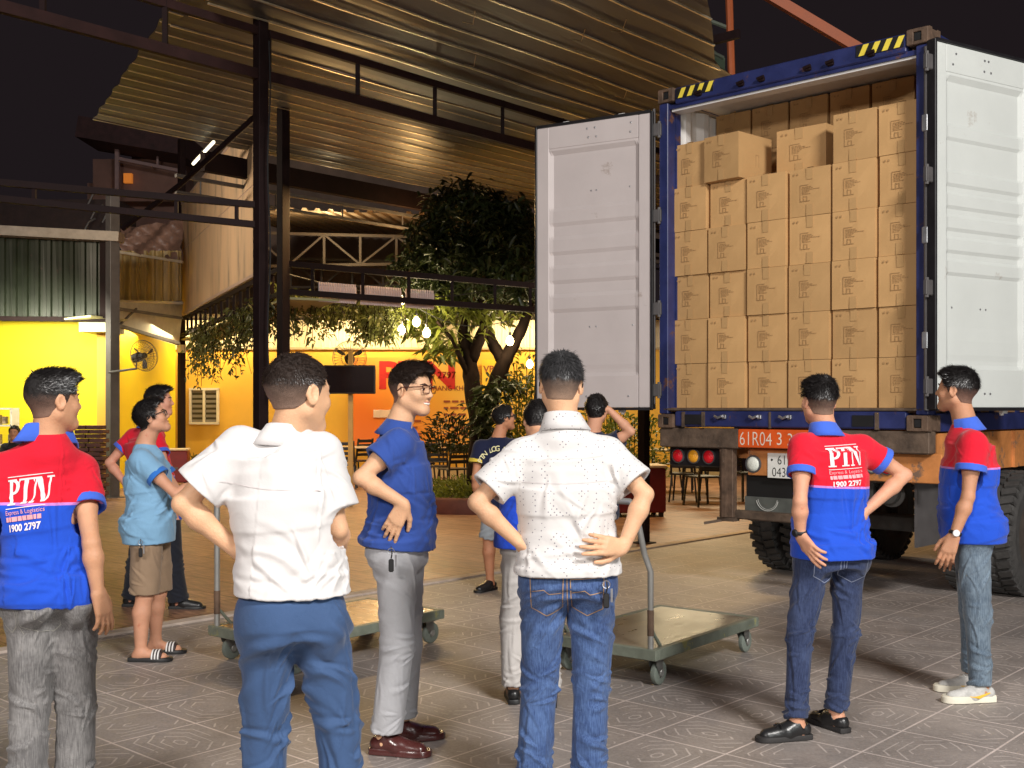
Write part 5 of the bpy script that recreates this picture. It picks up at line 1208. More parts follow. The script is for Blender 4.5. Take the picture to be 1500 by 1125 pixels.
def denim(wash, lo_, hi_):
    def fn(n, tc, out):
        mp = nd(n, 'ShaderNodeMapping'); mp.inputs['Scale'].default_value = (260, 260, 18); n.links.new(tc.outputs['Object'], mp.inputs[0])
        a = nd(n, 'ShaderNodeTexNoise', i_Scale=1.0, i_Detail=3.0); n.links.new(mp.outputs[0], a.inputs[0])
        b_ = nd(n, 'ShaderNodeTexNoise', i_Scale=5.0, i_Detail=6.0, i_Roughness=.7); n.links.new(tc.outputs['Object'], b_.inputs[0])
        f = math_(n, 'ADD', math_(n, 'MULTIPLY', a.outputs['Fac'], .45), math_(n, 'MULTIPLY', b_.outputs['Fac'], .55))
        rp = nd(n, 'ShaderNodeValToRGB'); n.links.new(f, rp.inputs[0]); rp.color_ramp.elements[0].position = .40; rp.color_ramp.elements[0].color = lo_+(1,); rp.color_ramp.elements[1].position = .62; rp.color_ramp.elements[1].color = hi_+(1,); return rp.outputs[0]
    return fn
def skin(name, col):
    col = (col[0]*1.02, col[1]*.92, col[2]*.78)
    return mat(name, col, .56, var=.09, vs=16, bump=.22, bs=160, sss=.08, spots=((col[0]*.86, col[1]*.68, col[2]*.62), 9, .62))
HAIRM = mat('black_hair', (.012, .010, .010), .34, var=.4, vs=60, spec=.6)
HAIRB = mat('brown_black_hair', (.028, .018, .014), .36, var=.4, vs=60, spec=.6)
HAIRG = mat('greying_hair', (.045, .044, .046), .38, var=.6, vs=90, spec=.6)
EYEW = mat('eye_white', (.75, .70, .66), .2); IRIS = mat('dark_iris', (.02, .012, .01), .1); TEETH = mat('teeth', (.85, .80, .70), .3); LIPS = mat('lip_skin', (.50, .17, .13), .4)
def hair_material(hm, sk, hcl, u, hx, z0, z1, seed):
    m, n, b = newmat('hair_blend_%d' % seed); L = n.links.new; tc = nd(n, 'ShaderNodeTexCoord')
    dp = nd(n, 'ShaderNodeVectorMath', operation='DOT_PRODUCT'); L(tc.outputs['Object'], dp.inputs[0]); dp.inputs[1].default_value = tuple(u)
    z = math_(n, 'DIVIDE', math_(n, 'SUBTRACT', dp.outputs['Value'], Vector(hcl).dot(u)), hx)
    nz = nd(n, 'ShaderNodeTexNoise', i_Scale=420.0, i_Detail=2.0); L(tc.outputs['Object'], nz.inputs[0]); n2 = nd(n, 'ShaderNodeTexNoise', i_Scale=30.0, i_Detail=3.0); L(tc.outputs['Object'], n2.inputs[0])
    f_ = math_(n, 'DIVIDE', math_(n, 'SUBTRACT', z, z0), z1-z0); f_ = math_(n, 'ADD', f_, math_(n, 'ADD', math_(n, 'MULTIPLY', math_(n, 'SUBTRACT', nz.outputs['Fac'], .5), .9), math_(n, 'MULTIPLY', math_(n, 'SUBTRACT', n2.outputs['Fac'], .5), .5)))
    cl = nd(n, 'ShaderNodeClamp'); L(f_, cl.inputs[0]); hb = hm.node_tree.nodes['Principled BSDF']
    col = {'black_hair': (.012, .010, .010), 'brown_black_hair': (.028, .018, .014), 'greying_hair': (.045, .044, .046)}[hm.name]
    mx = nd(n, 'ShaderNodeMixRGB'); L(cl.outputs[0], mx.inputs[0]); mx.inputs[1].default_value = (sk[0]*.42, sk[1]*.42, sk[2]*.45, 1); mx.inputs[2].default_value = col+(1,); L(mx.outputs[0], b.inputs['Base Color'])
    b.inputs['Roughness'].default_value = .62; b.inputs['Specular IOR Level'].default_value = .3
    bp = nd(n, 'ShaderNodeBump', i_Strength=.8, i_Distance=.004); L(nz.outputs['Fac'], bp.inputs['Height']); L(bp.outputs[0], b.inputs['Normal']); return m
FRAMEM = mat('spectacle_frame', (.05, .012, .012), .25); GLASS = None
def head_frame(c, yaw, pitch, roll):
    f = Vector((math.sin(R(yaw))*math.cos(R(pitch)), math.cos(R(yaw))*math.cos(R(pitch)), math.sin(R(pitch))))
    r_ = Vector((math.cos(R(yaw)), -math.sin(R(yaw)), 0)); u = r_.cross(f)
    if roll: M = Matrix.Rotation(R(roll), 3, f); r_ = M @ r_; u = M @ u
    return f, r_, u
def person(label, Y, H, J, yaw, hyaw, hpitch=0, hroll=0, sk=(.56, .31, .19), hair='short', hairmat=None, fade=True, shirt=None, pants=None, shoe=None, hq=.005, extras=(), torso=1.0, shorts=False, zoff=0, sleeve=.52, legw=1.0, seat=False, smile=False, seed=1, hs=1.0, shirt_fit=1.0, tuck=0, collar=True, tail=0):
    s = H/1.70; rg = np.random.default_rng(seed)
    def pt(q): return P(q[0], q[1], Y+(q[2] if len(q) > 2 else 0))
    j = {k: pt(v) for k, v in J.items()}
    base = Vector((j['hL'].x*.5+j['hR'].x*.5, Y, 0)); t = thing('person', label, 'person', base)
    skm = skin('skin_%02d' % int(sk[0]*100), sk)
    bf = Vector((math.sin(R(yaw)), math.cos(R(yaw)), 0)); 
    hc = j['head']; f, r_, u = head_frame(hc, hyaw, hpitch, hroll)
    def hp(x, y, z): return hc+(r_*x+f*y+u*z)*(s*.95*hs)
    hx = s*.95*hs
    # ---- torso line
    hipm = (j['hL']+j['hR'])/2; shm = (j['sL']+j['sR'])/2; nk = j['neck']
    sdh = (j['hR']-j['hL']).normalized(); sds = (j['sR']-j['sL']).normalized()
    up = (shm-hipm); L_ = up.length; fwd = bf
    def sp(k, o=0): return hipm+up*k+fwd*(o*s)
    shw = (j['sR']-j['sL']).length/2; hw = .150*s*torso
    tp = [sp(-.10, -.012), sp(.02, -.012), sp(.22, .008), sp(.42, .012), sp(.66, .0), sp(.88, -.006), sp(1.0, -.008)]
    sdv = [sdh, sdh, sdh, (sdh+sds)/2, sds, sds, sds]
    rx = [hw*1.02, hw*1.08, hw*1.0, hw*.96, hw*1.08, max(hw*1.02, shw*.92), shw*.72]; ry = [.112*s, .122*s, .108*s, .105*s, .118*s, .105*s, .070*s]
    # ================= body (skin)
    allp = np.array([V3(v) for v in j.values()]); lo = allp.min(0)-.22; hi = allp.max(0)+.24; lo[2] = -.02+min(0, zoff)
    B = Field(lo, hi, hq)
    B.loft(tp, sdv, [v-.026 for v in rx], [v-.026 for v in ry], .03)
    B.cone(nk+(hp(0, -.012, -.05)-nk)*.0, hp(0, -.018, -.055), .060*s, .052*s, .03)
    for a in ('L', 'R'):
        sh, el, wr = j['s'+a], j['e'+a], j['w'+a]
        B.cone(nk-u*.045*s, sh, .045*s, .042*s, .04)
        B.cone(sh, sh.lerp(el, .5), .043*s, .039*s, .02); B.cone(sh.lerp(el, .5), el, .039*s, .0305*s, .02)
        fm = el.lerp(wr, .3); B.cone(el, fm, .031*s, .0345*s, .015); B.cone(fm, wr, .0345*s, .0235*s, .02)
        # hand
        tip = j.get('t'+a); d = (tip-wr).normalized() if tip is not None else (wr-el).normalized()
        cen = sp(.3); n_ = (cen-wr); n_ = n_-d*n_.dot(d)
        if 'n'+a in J: n_ = Vector(J_n[J['n'+a]])
        n_ = (n_-d*n_.dot(d)).normalized()
        lat = d.cross(n_)*(1 if a == 'R' else -1)
        cur = J_curl.get((label, a), .35)
        hs_ = s*1.0
        for i, (la, ln, fl) in enumerate(((.027, .086, (.042, .026, .020)), (.009, .088, (.046, .029, .021)), (-.009, .084, (.043, .027, .020)), (-.026, .076, (.034, .021, .018)))):
            kn = wr+d*ln*hs_+lat*la*hs_; B.cone(wr+d*.012*hs_+lat*la*.55*hs_, kn, .0165*hs_, .0125*hs_, .012)
            p = kn; dd = (d+lat*la*4.5).normalized(); ang = cur*(.7+.15*i)
            for q_, (fl_, r0, r1) in enumerate(zip(fl, (.0098, .0090, .0083), (.0092, .0084, .0072))):
                M = Matrix.Rotation(ang*(.6 if q_ == 0 else .9), 3, d.cross(n_)); dd = (M @ dd).normalized(); p2 = p+dd*fl_*hs_; B.cone(p, p2, r0*hs_, r1*hs_, .003); p = p2
        tb_ = wr+d*.022*hs_+lat*.024*hs_+n_*.006; t1 = tb_+(lat*.62+d*.72+n_*.28).normalized()*.040*hs_; t2 = t1+(lat*.35+d*.9+n_*.25).normalized()*.030*hs_; t3 = t2+(lat*.15+d*.95+n_*.3).normalized()*.024*hs_
        B.cone(wr+d*.01+lat*.012, t1, .017*hs_, .0125*hs_, .012); B.cone(t1, t2, .0118*hs_, .0105*hs_, .004); B.cone(t2, t3, .0105*hs_, .0082*hs_, .003)
        j['hand'+a] = wr+d*.07
    for a in ('L', 'R'):
        h_, kn, an = j['h'+a], j['k'+a], j['a'+a]
        lt_ = 1.0 if (shorts or not pants) else .70; B.cone(h_, kn, .070*s*legw*lt_, .050*s*lt_, .03); cf = kn.lerp(an, .3)-fwd*.012*s; B.cone(kn, cf, .050*s*lt_, .054*s*lt_, .02); B.cone(cf, an, .054*s*lt_, .033*s*(lt_*.5+.5), .02)
        fd = j.get('f'+a); fd = (Vector((fd.x-an.x, fd.y-an.y, 0)).normalized() if fd is not None else fwd); j['fd'+a] = fd
        g = Vector((an.x, an.y, zoff))
        B.cone(an, g-fd*.025*s+Vector((0, 0, .034)), .033*s, .032*s, .02); B.cone(g+Vector((0, 0, .05)), g+fd*.14*s+Vector((0, 0, .026)), .036*s, .026*s, .02)
        if shoe is None or shoe.get('sandal'):
            lt = fd.cross(Vector((0, 0, 1)))*(1 if a == 'R' else -1)
            for i in range(5): B.cone(g+fd*.125*s+lt*(.022-.012*i)*-1*s+Vector((0, 0, .022)), g+fd*(.172-.006*i-.004*(i == 0))*s+lt*(-.024+.0135*i)*s+Vector((0, 0, .018)), .012*s, (.011 if i == 0 else .0085)*s, .004)
    # ---- head
    B.ell(hp(0, -.010, .030), (r_, f, u), (.076*hx, .097*hx, .084*hx), .02)
    B.ell(hp(0, .030, -.022), (r_, f, u), (.063*hx, .062*hx, .082*hx), .025)
    for q in (-1, 1):
        B.cone(hp(q*.052, -.004, -.050), hp(q*.018, .066, -.093), .020*hx, .016*hx, .03)
        B.ell(hp(q*.036, .060, -.026), (r_, f, u), (.026*hx, .024*hx, .024*hx), .02)
        B.cone(hp(q*.010, .084, .020), hp(q*.042, .070, .021), .0085*hx, .0085*hx, .012)
        B.ell(hp(q*.0315, .094, .003), (r_, f, u), (.017*hx, .014*hx, .009*hx), .010, op='s')
        B.ell(hp(q*.0315, .0765, .003), (r_, f, u), (.0135*hx, .0125*hx, .0105*hx), .004)
        e = (r_*(q*.94)-f*.34).normalized(); e2 = e.cross(u).normalized()
        B.ell(hp(q*.081, -.008, -.004), (e, e2, u), (.0075*hx, .020*hx, .033*hx), .008); B.ell(hp(q*.088, -.006, .002), (e, e2, u), (.007*hx, .012*hx, .021*hx), .004, op='s')
        B.cone(hp(q*.010, .092, -.031), hp(q*.013, .090, -.031), .0085*hx, .007*hx, .008)
    B.cone(hp(0, .084, .012), hp(0, .106, -.026), .0075*hx, .0105*hx, .014)
    B.cone(hp(0, .070, -.093), hp(0, .066, -.095), .022*hx, .020*hx, .025)
    wd_ = .027 if smile else .018
    B.cone(hp(-wd_, .078, -.0555), hp(wd_, .078, -.0555), .0060*hx, .0060*hx, .006); B.cone(hp(-wd_*.8, .077, -.068), hp(wd_*.8, .077, -.068), .0072*hx, .0072*hx, .006)
    B.cone(hp(0, .088, -.055), hp(0, .088, -.0555), .0075*hx, .006*hx, .008); B.cone(hp(0, .082, -.0685), hp(0, .082, -.0687), .0085*hx, .008*hx, .008)
    if smile:
        for k in range(-2, 3): B.cone(hp(k*.008, .092-.0015*k*k, -.0615+.0007*k*k), hp(k*.008+.001, .092-.0015*k*k, -.0615+.0007*k*k), .0048*hx, .0048*hx, .002, op='s')
    Vb, Qb = B.mesh(1); npmesh('body', Vb, Qb, skm, t, True)
    # eyes, brows, lips
    m = MB()
    for q in (-1, 1):
        c_ = hp(q*.0315, .0885, .003); m.lathe([(0, .0022*hx), (.0045*hx, .0014*hx), (.0062*hx, 0)], f.to_track_quat('Z', 'Y').to_matrix(), 12, c_)
    m.build('iris', IRIS, t, world=True)
    m = MB()
    for q in (-1, 1): m.lathe([(0, .0022*hx), (.0075*hx, .0010*hx), (.0105*hx, -.002)], Matrix((r_, u*.55, f)).transposed(), 14, hp(q*.0315, .0868, .0028))
    m.build('eye_white', EYEW, t, world=True)
    m = MB(); hm_ = hairmat or HAIRM
    for q in (-1, 1): m.tube([hp(q*.014, .0945, .0215), hp(q*.030, .0915, .0275), hp(q*.050, .0765, .0225)], [.0026*hx, .0034*hx, .0016*hx], 5)
    m.build('eyebrow', hm_, t, world=True)
    m = MB(); m.tube([hp(-wd_*1.15, .0795, -.0575), hp(-.008, .0925, -.0555), hp(0, .0935, -.057), hp(.008, .0925, -.0555), hp(wd_*1.15, .0795, -.0575)], [.001, .003*hx, .0028*hx, .003*hx, .001], 6); m.tube([hp(-wd_, .0795, -.065), hp(0, .0905, -.0705), hp(wd_, .0795, -.065)], [.001, .0042*hx, .001], 6); m.build('lips', LIPS, t, world=True)
    if smile: m = MB(); m.tube([hp(-.024, .081, -.0595), hp(-.011, .0895, -.0625), hp(0, .0916, -.0632), hp(.011, .0895, -.0625), hp(.024, .081, -.0595)], [.0028, .0056*hx, .0062*hx, .0056*hx, .0028], 6); m.build('teeth', TEETH, t, world=True)
    # ================= hair
    hq2 = min(hq, .005) if hq < .007 else hq
    hlo = V3(hc)-.18*s; hhi = V3(hc)+.19*s; Hf = Field(hlo, hhi, hq2*.8)
    top = {'short': .010, 'quiff': .015, 'crop': .006, 'thick': .016, 'messy': .016}[hair]
    Hf.ell(hp(0, -.010, .030), (r_, f, u), (.076*hx, .097*hx, .084*hx), .02)
    Hf.ell(hp(0, .030, -.022), (r_, f, u), (.063*hx, .062*hx, .082*hx), .025)
    Hf.cone(nk, hp(0, -.018, -.055), .060*s, .052*s, .03)
    GX, GY, GZ = np.meshgrid(*Hf.ax, indexing='ij'); ga, gb, gc = GX-hc.x, GY-hc.y, GZ-hc.z
    gy = (ga*f.x+gb*f.y+gc*f.z)/hx; gz = (ga*u.x+gb*u.y+gc*u.z)/hx; side = .0045 if fade else .010
    th_ = np.interp(gz, [-.07, -.045, .0, .045, .075, .12], [.0012, .0022, side*.7, side*1.1, top*.55, top])
    if hair in ('quiff', 'thick', 'short', 'messy'): th_ = th_+np.clip((gy-.02)/.06, 0, 1)*np.clip((gz-.055)/.03, 0, 1)*(.016 if hair in ('quiff', 'thick') else .006)
    Hf.F = (Hf.F-th_*s).astype(np.float32)
    lo_l = {'crop': -.050, 'short': -.062}.get(hair, -.066)
    hl_y = np.array([-.13, -.085, -.045, -.022, .000, .020, .034, .050, .066, .084, .13]); hl_z = np.array([lo_l, lo_l, lo_l+.006, -.030, .022, -.012, .020, .052, .064, .078, .084])
    hcv = V3(hc)
    def hclip(X, Y_, Z):
        a = X-hcv[0]; b = Y_-hcv[1]; c_ = Z-hcv[2]; yy = (a*f[0]+b*f[1]+c_*f[2])/hx; zz = (a*u[0]+b*u[1]+c_*u[2])/hx; xx = np.abs(a*r_[0]+b*r_[1]+c_*r_[2])/hx
        ln = np.interp(yy, hl_y, hl_z)+np.where(yy > .06, -np.clip(xx-.03, 0, 1)*.2*0+np.clip(xx-.035, 0, 1)*.3, 0); return (ln-zz)*hx*.8
    Hf.clip(hclip); Vh, Qh = Hf.mesh(1); Nh = vnormals(Vh, Qh)
    loc = (Vh-V3(hc)); lz = loc@V3(u)/hx; ly = loc@V3(f)/hx
    Vh = Vh+Nh*((fbm(Vh*np.array([60, 60, 60.])+seed, 2)*.0016)*np.clip((lz+.06)/.1, .1, 1)+(ridge(Vh*38+seed)-.6)*.006*np.clip((lz-.03)/.05, 0, 1))[:, None]
    npmesh('hair', Vh, Qh, [hair_material(hm_, sk, hc-base, u, hx, -.055 if fade else -.09, .035 if fade else -.045, seed)], t, True)
    # locks: thin tapered blades following the scalp
    area_ok = (lz > (.030 if fade else -.03)) ; idxs = np.where(area_ok)[0]
    n_l = int({'crop': 5200}.get(hair, 6500)*(1 if hq < .007 else .35))
    pick = rg.choice(idxs, min(n_l, len(idxs)*2)); p0 = Vh[pick]; nn = Nh[pick]; whorl = V3(hp(0, -.06, .10)); away = p0-whorl; away -= nn*(away*nn).sum(1)[:, None]; away /= np.maximum(1e-6, np.linalg.norm(away, axis=1))[:, None]
    if hair in ('quiff',): away = away*.5+V3(f)*.7+V3(u)*.3
    ln_ = {'crop': .012, 'short': .018, 'quiff': .026, 'thick': .026, 'messy': .028}[hair]*s; Ls = (ln_*rg.uniform(.5, 1.25, len(pick)))[:, None]
    jit = rg.normal(size=p0.shape)*.22; dr = away+jit; dr /= np.linalg.norm(dr, axis=1)[:, None]; lift = {'crop': .45, 'messy': .34}.get(hair, .22)
    m1_ = p0+dr*Ls*.5+nn*Ls*lift*.6; m2_ = p0+dr*Ls+nn*Ls*lift*.55; sd = np.cross(dr, nn); sd /= np.maximum(1e-6, np.linalg.norm(sd, axis=1))[:, None]; wq = (.0011 if hq < .007 else .003)
    VV = np.stack([p0-nn*.003-sd*wq, p0-nn*.003+sd*wq, m1_+sd*wq*.8, m1_-sd*wq*.8, m2_], 1).reshape(-1, 3); o = np.arange(len(pick))[:, None]*5
    FF = np.concatenate([o+np.array([[0, 1, 2]]), o+np.array([[0, 2, 3]]), o+np.array([[3, 2, 4]])]); npmesh('hair_strands', VV, FF, hm_, t)
    # ================= shirt
    if shirt:
        hem = j['hem'].z if 'hem' in j else (hipm.z-.04); fit = shirt.get('fit', .016)
        lo2 = lo.copy(); lo2[2] = hem-.1; Sf = Field(lo2, np.array([hi[0], hi[1], nk.z+.12]), hq)
        tp2 = [sp(-.22, -.012)]+tp; sdv2 = [sdh]+sdv
        rx2 = [rx[0]+fit+.018]+[rx[0]+fit+.018, rx[1]+fit+.016, rx[2]+fit+.014, rx[3]+fit+.010, rx[4]+fit, rx[5]+fit*.7, rx[6]+.012]
        ry2 = [ry[0]+fit+.020]+[ry[0]+fit+.022, ry[1]+fit+.016, ry[2]+fit+.014, ry[3]+fit+.008, ry[4]+fit*.8, ry[5]+fit*.5, ry[6]+.008]
        Sf.loft(tp2, sdv2, [v*torso**.0 for v in rx2], ry2, .03)
        Sf.cone(nk-u*.075*s, nk-u*.030*s, .085*s, .060*s, .04)
        for a in ('L', 'R'):
            sh, el = j['s'+a], j['e'+a]; Sf.cone(nk-Vector((0, 0, .055*s)), sh, .056*s, .056*s, .05)
            e = sh.lerp(el, sleeve); dsl = (el-sh).normalized(); r1 = shirt.get('sl', .068)*s
            Sf.cone(sh, e, .062*s, r1, .035, flat=True)
            Sf.cone(e-dsl*.05, e+dsl*.05, .046*s, r1-.007, .0, op='s')
            j['cuff'+a] = (e, dsl, r1)
        tl = V3(fwd); hz = hem
        def hc2(X, Y_, Z): return hz-Z-tail*((X-base.x)*tl[0]+(Y_-Y)*tl[1])
        Sf.clip(hc2); Vs, Qs = Sf.mesh(1); Ns = vnormals(Vs, Qs); am = shirt.get('wr', .008)
        q = Vs+seed*3.1; low = np.clip((sp(.75).z-Vs[:, 2])/.35, .25, 1.3)
        # long folds hang from the shoulders, cross at the small of the back and gather at the waist
        rel = Vs-V3(hipm); sd_ = rel@V3(sds); fw_ = rel@V3(fwd); ph = np.arctan2(sd_, -fw_)*.15; hh = rel[:, 2]/L_; spec = []
        for _ in range(70):
            w0 = rg.uniform(-.46, .46); z0 = rg.uniform(-.15, .95)*L_; sgn = 1 if w0 > 0 else -1
            if abs(w0) > .13 and z0 > .45*L_ and rg.random() < .7: an = 90+sgn*rg.uniform(20, 55)          # from the armpit
            elif z0 > .45*L_: an = 90+rg.normal()*14
            elif z0 > .12*L_: an = 90-sgn*rg.uniform(15, 75)
            else: an = 90+rg.normal()*28
            spec.append((w0, z0, an, rg.uniform(.05, .16), rg.uniform(.007, .017), am*rg.uniform(.35, 1.1)*(1 if z0 < .6*L_ else .6)))
        for _ in range(10): spec.append((rg.uniform(-.3, .3), rg.uniform(.08, .30)*L_, rg.normal()*14, rg.uniform(.05, .11), rg.uniform(.008, .014), am*rg.uniform(.5, 1.0)))
        tor = np.clip(1.25-np.abs(sd_)/(shw+.05), 0, 1)
        d_ = creases(ph, rel[:, 2], spec, rg)*np.where(np.abs(sd_) > shw+.02, .35, 1)
        d_ = d_+vnoise(q*6)*am*.45
        for a in ('L', 'R'):                               # folds across the sleeves
            sh, el = V3(j['s'+a]), V3(j['e'+a]); ax_ = unit(el-sh); r0 = Vs-sh; tt = r0@ax_; pr = r0-tt[:, None]*ax_; near = np.exp(-(np.maximum(np.linalg.norm(pr, axis=1)-.09, 0)/.02)**2)*np.clip(tt/.04, 0, 1)*(tt < .3)
            b1 = unit(np.cross(ax_, [0, 0, 1.])); b2 = np.cross(ax_, b1); wv = np.arctan2(pr@b1, pr@b2)*.07
            sp2 = [(rg.uniform(-.2, .2), rg.uniform(.0, .16), rg.uniform(-50, 50)+(90 if rg.random() < .45 else 0), rg.uniform(.03, .07), rg.uniform(.006, .011), am*rg.uniform(.3, .8)) for _ in range(12)]
            ec = (np.linalg.norm(el-sh))*sleeve; d_ = (d_+creases(wv, tt, sp2, rg)*near)*np.where((near > .3) & (tt > .03), np.clip((ec-tt)/.045, .08, 1), 1)
        d_ = np.clip(d_, -am*1.2, am*1.8)*np.clip((Vs[:, 2]-hem)/.05, .35, 1)
        Vs = Vs+Ns*d_[:, None]
        smt = shirt['mat']; so = npmesh('shirt', Vs, Qs, smt, t, True)
        bv = BVHTree.FromPolygons(Vs.tolist(), Qs.tolist()); 
        # placket / collar
        if collar:
            cm = shirt.get('collar', smt); m = MB(); nup = (hp(0, -.015, -.06)-nk).normalized() if True else u
            Mq = nup.to_track_quat('Z', 'Y').to_matrix(); xr = Mq.transposed() @ sds; a0 = math.atan2(xr.y, xr.x)
            N = 30; rings = []
            for rr_, zz in ((.062, -.040), (.0605, .026), (.0595, .034), (.065, .031), (.083, -.012), (.094, -.034), (.088, -.038), (.064, .02)):
                rg_ = []
                for k in range(N+1):
                    a_ = R(-55)+R(290)*k/N+0; c0 = math.cos(a_)*rr_*s*1.02; s0 = math.sin(a_)*rr_*s*.98
                    dirv = sds*c0+(-fwd)*s0; dip = -.020*s*(1-math.sin(a_))/2; drop = (.018*s if rr_ > .07 and (k < 4 or k > N-4) else 0)
                    rg_.append(nk+dirv*1.03+nup*(zz*s+dip-drop+.012*s))
                rings.append(rg_)
            vs = [p for rg_ in rings for p in rg_]; fs = [(i*(N+1)+k, i*(N+1)+k+1, (i+1)*(N+1)+k+1, (i+1)*(N+1)+k) for i in range(len(rings)-1) for k in range(N)]
            m.add(vs, fs); m.build('collar', cm, t, smooth=True, world=True)
        if shirt.get('cuff'):
            for a in ('L', 'R'):
                e, dsl, r1 = j['cuff'+a]; Cf = Field(V3(e)-.12, V3(e)+.12, hq); Cf.cone(e-dsl*.032*s, e+dsl*.004, r1*.985+.003, r1+.004, 0, flat='both'); Cf.cone(e-dsl*.06, e+dsl*.05, r1-.007, r1-.007, 0, op='s')
                Vc, Qc = Cf.mesh(1); 
                if len(Qc): npmesh('cuff', Vc, Qc, shirt['cuff'], t, True)
        if shirt.get('fold'):                              # stitched yoke and sleeve hems
            Vp, Fp = poly_mesh(strip_poly([(-.16*s, 0), (-.08*s, -.004), (0, -.006), (.08*s, -.004), (.16*s, 0)], .0035), .02)
            oo, ff = project(bv, Vp, Fp, sp(.80)-fwd*.1, sds, (0, 0, 1), fwd, .002); m = MB(); m.add(oo, ff); m.build('yoke_seam', shirt['fold'], t, world=True)
        if shirt.get('logo'):
            for (o_, sc_, ux, ray, full) in shirt['logo'](j, sp, sds, fwd, s):
                ux = Vector(ux).normalized(); uy = Vector((0, 0, 1)); uy = (uy-ux*uy.dot(ux)).normalized()
                pol = [[((x-1.02)*sc_*.46, y*sc_*.46) for x, y in p] for p in PTN_polys()]; Vp, Fp = poly_mesh(pol, .012)
                m = MB(); oo, ff = project(bv, Vp, Fp, o_, ux, uy, ray); m.add(oo, ff)
                w2 = 1.02*sc_*.46; bars = [[(-w2, .50*sc_), (w2, .50*sc_), (w2, .515*sc_), (-w2, .515*sc_)], [(-w2, -.055*sc_), (w2, -.055*sc_), (w2, -.07*sc_), (-w2, -.07*sc_)]]
                Vp, Fp = poly_mesh(bars, .012); oo, ff = project(bv, Vp, Fp, o_, ux, uy, ray); m.add(oo, ff)
                m.build('logo_print', shirt['ink'], t, world=True)
                if full:
                    m = MB()
                    for tx, hh, yy, bo, ss in (('Express & Logistics', .085, -.175, .0, .80), ):
                        Vt, Ft, wd = text_mesh(tx, hh*sc_, bo, .02); kk = 2*w2/wd; Vt = [(a*kk, b+yy*sc_) for a, b in Vt]; oo, ff = project(bv, Vt, Ft, o_, ux, uy, ray); m.add(oo, ff)
                    pols = []; x = -w2
                    while x < w2-.01: wl = min(rg.uniform(.01, .03), w2-x); pols.append([(x, -.215*sc_), (x+wl, -.215*sc_), (x+wl, -.30*sc_), (x, -.30*sc_)]); x += wl+.0035
                    Vt, Ft = poly_mesh(pols, .02); oo, ff = project(bv, Vt, Ft, o_, ux, uy, ray); m.add(oo, ff)
                    m.build('small_print', shirt['ink2'], t, world=True)
                    m = MB(); Vt, Ft, wd = text_mesh('1900 2797', .13*sc_, .03, .008); kk = 1.7*w2/wd; Vt = [(a*kk, b-.48*sc_) for a, b in Vt]; oo, ff = project(bv, Vt, Ft, o_, ux, uy, ray); m.add(oo, ff); m.build('number_print', shirt['ink'], t, world=True)
        if shirt.get('extra'): shirt['extra'](bv, t, sp, sds, fwd, s)
    # ================= trousers
    if pants:
        w0, w1, w2_ = pants['w']; lo3 = lo.copy(); hi3 = hi.copy(); hi3[2] = hipm.z+.22; Pf = Field(lo3, hi3, hq)
        Pf.loft(tp[:3], sdv[:3], [rx[0]+.006, rx[1]+.004, rx[2]+.010], [ry[0]+.008, ry[1]+.006, ry[2]+.008], .03)
        for a in ('L', 'R'):
            h_, kn, an = j['h'+a], j['k'+a], j['a'+a]; bt = pants.get('glute', .02)
            Pf.ell(h_-fwd*.032*s-Vector((0, 0, .02)), (sdh, fwd, Vector((0, 0, 1))), (.076*s*legw, .076*s, .10*s), .05)
            if shorts:
                e = kn+(h_-kn)*.02; Pf.cone(h_, e, w0*s, w1*s, .035, flat=True); Pf.cone(e+(h_-kn)*.2, e-(h_-kn)*.1, .055*s, w1*s-.008, 0, op='s')
            else:
                e = an+(kn-an)*pants.get('crop', .02); Pf.cone(h_, kn, w0*s, w1*s, .035); Pf.cone(kn, e, w1*s, w2_*s, .02, flat=True)
                Pf.cone(e+(kn-an)*.1, e-(kn-an)*.1, w2_*s-.012, w2_*s-.006, 0, op='s')
        ztop = min(hipm.z+.17, (j['hem'].z if 'hem' in j else 9)+.012)
        Pf.clip(lambda X, Y_, Z: Z-ztop); Vp_, Qp = Pf.mesh(1); Np = vnormals(Vp_, Qp); am = pants.get('wr', .006); q = Vp_+seed*1.7; zk = (j['kL'].z+j['kR'].z)/2
        d1_ = np.zeros(len(Vp_)); d2_ = vnoise(q*5)*am*.5
        mid = (V3(j['kL'])+V3(j['kR']))/2; sideness = (Vp_-V3(hipm))@V3(sdh)-((Vp_[:, 2]-hipm.z)/(zk-hipm.z+1e-6))*((mid-V3(hipm))@V3(sdh))
        for a in ('L', 'R'):
            h_, kn, an = V3(j['h'+a]), V3(j['k'+a]), V3(j['a'+a]); zf = Vp_[:, 2]; cx = np.interp(zf, [an[2], kn[2], h_[2]], [an[0], kn[0], h_[0]]); cy = np.interp(zf, [an[2], kn[2], h_[2]], [an[1], kn[1], h_[1]])
            dx, dy = Vp_[:, 0]-cx, Vp_[:, 1]-cy; dS = dx*sdh.x+dy*sdh.y; dF = dx*fwd.x+dy*fwd.y; wv = np.arctan2(dS, -dF)*.085
            mine_ = 1/(1+np.exp(-sideness*(1 if a == 'R' else -1)/.008)); spec = []
            for _ in range(13): spec.append((rg.uniform(-.24, .24), kn[2]+rg.normal()*.055, rg.normal()*24, rg.uniform(.03, .085), rg.uniform(.006, .012), am*rg.uniform(.5, 1.2)))
            if not shorts:
                for _ in range(15): spec.append((rg.uniform(-.24, .24), an[2]+abs(rg.normal())*.09, rg.normal()*20, rg.uniform(.03, .08), rg.uniform(.006, .011), am*rg.uniform(.5, 1.3)))
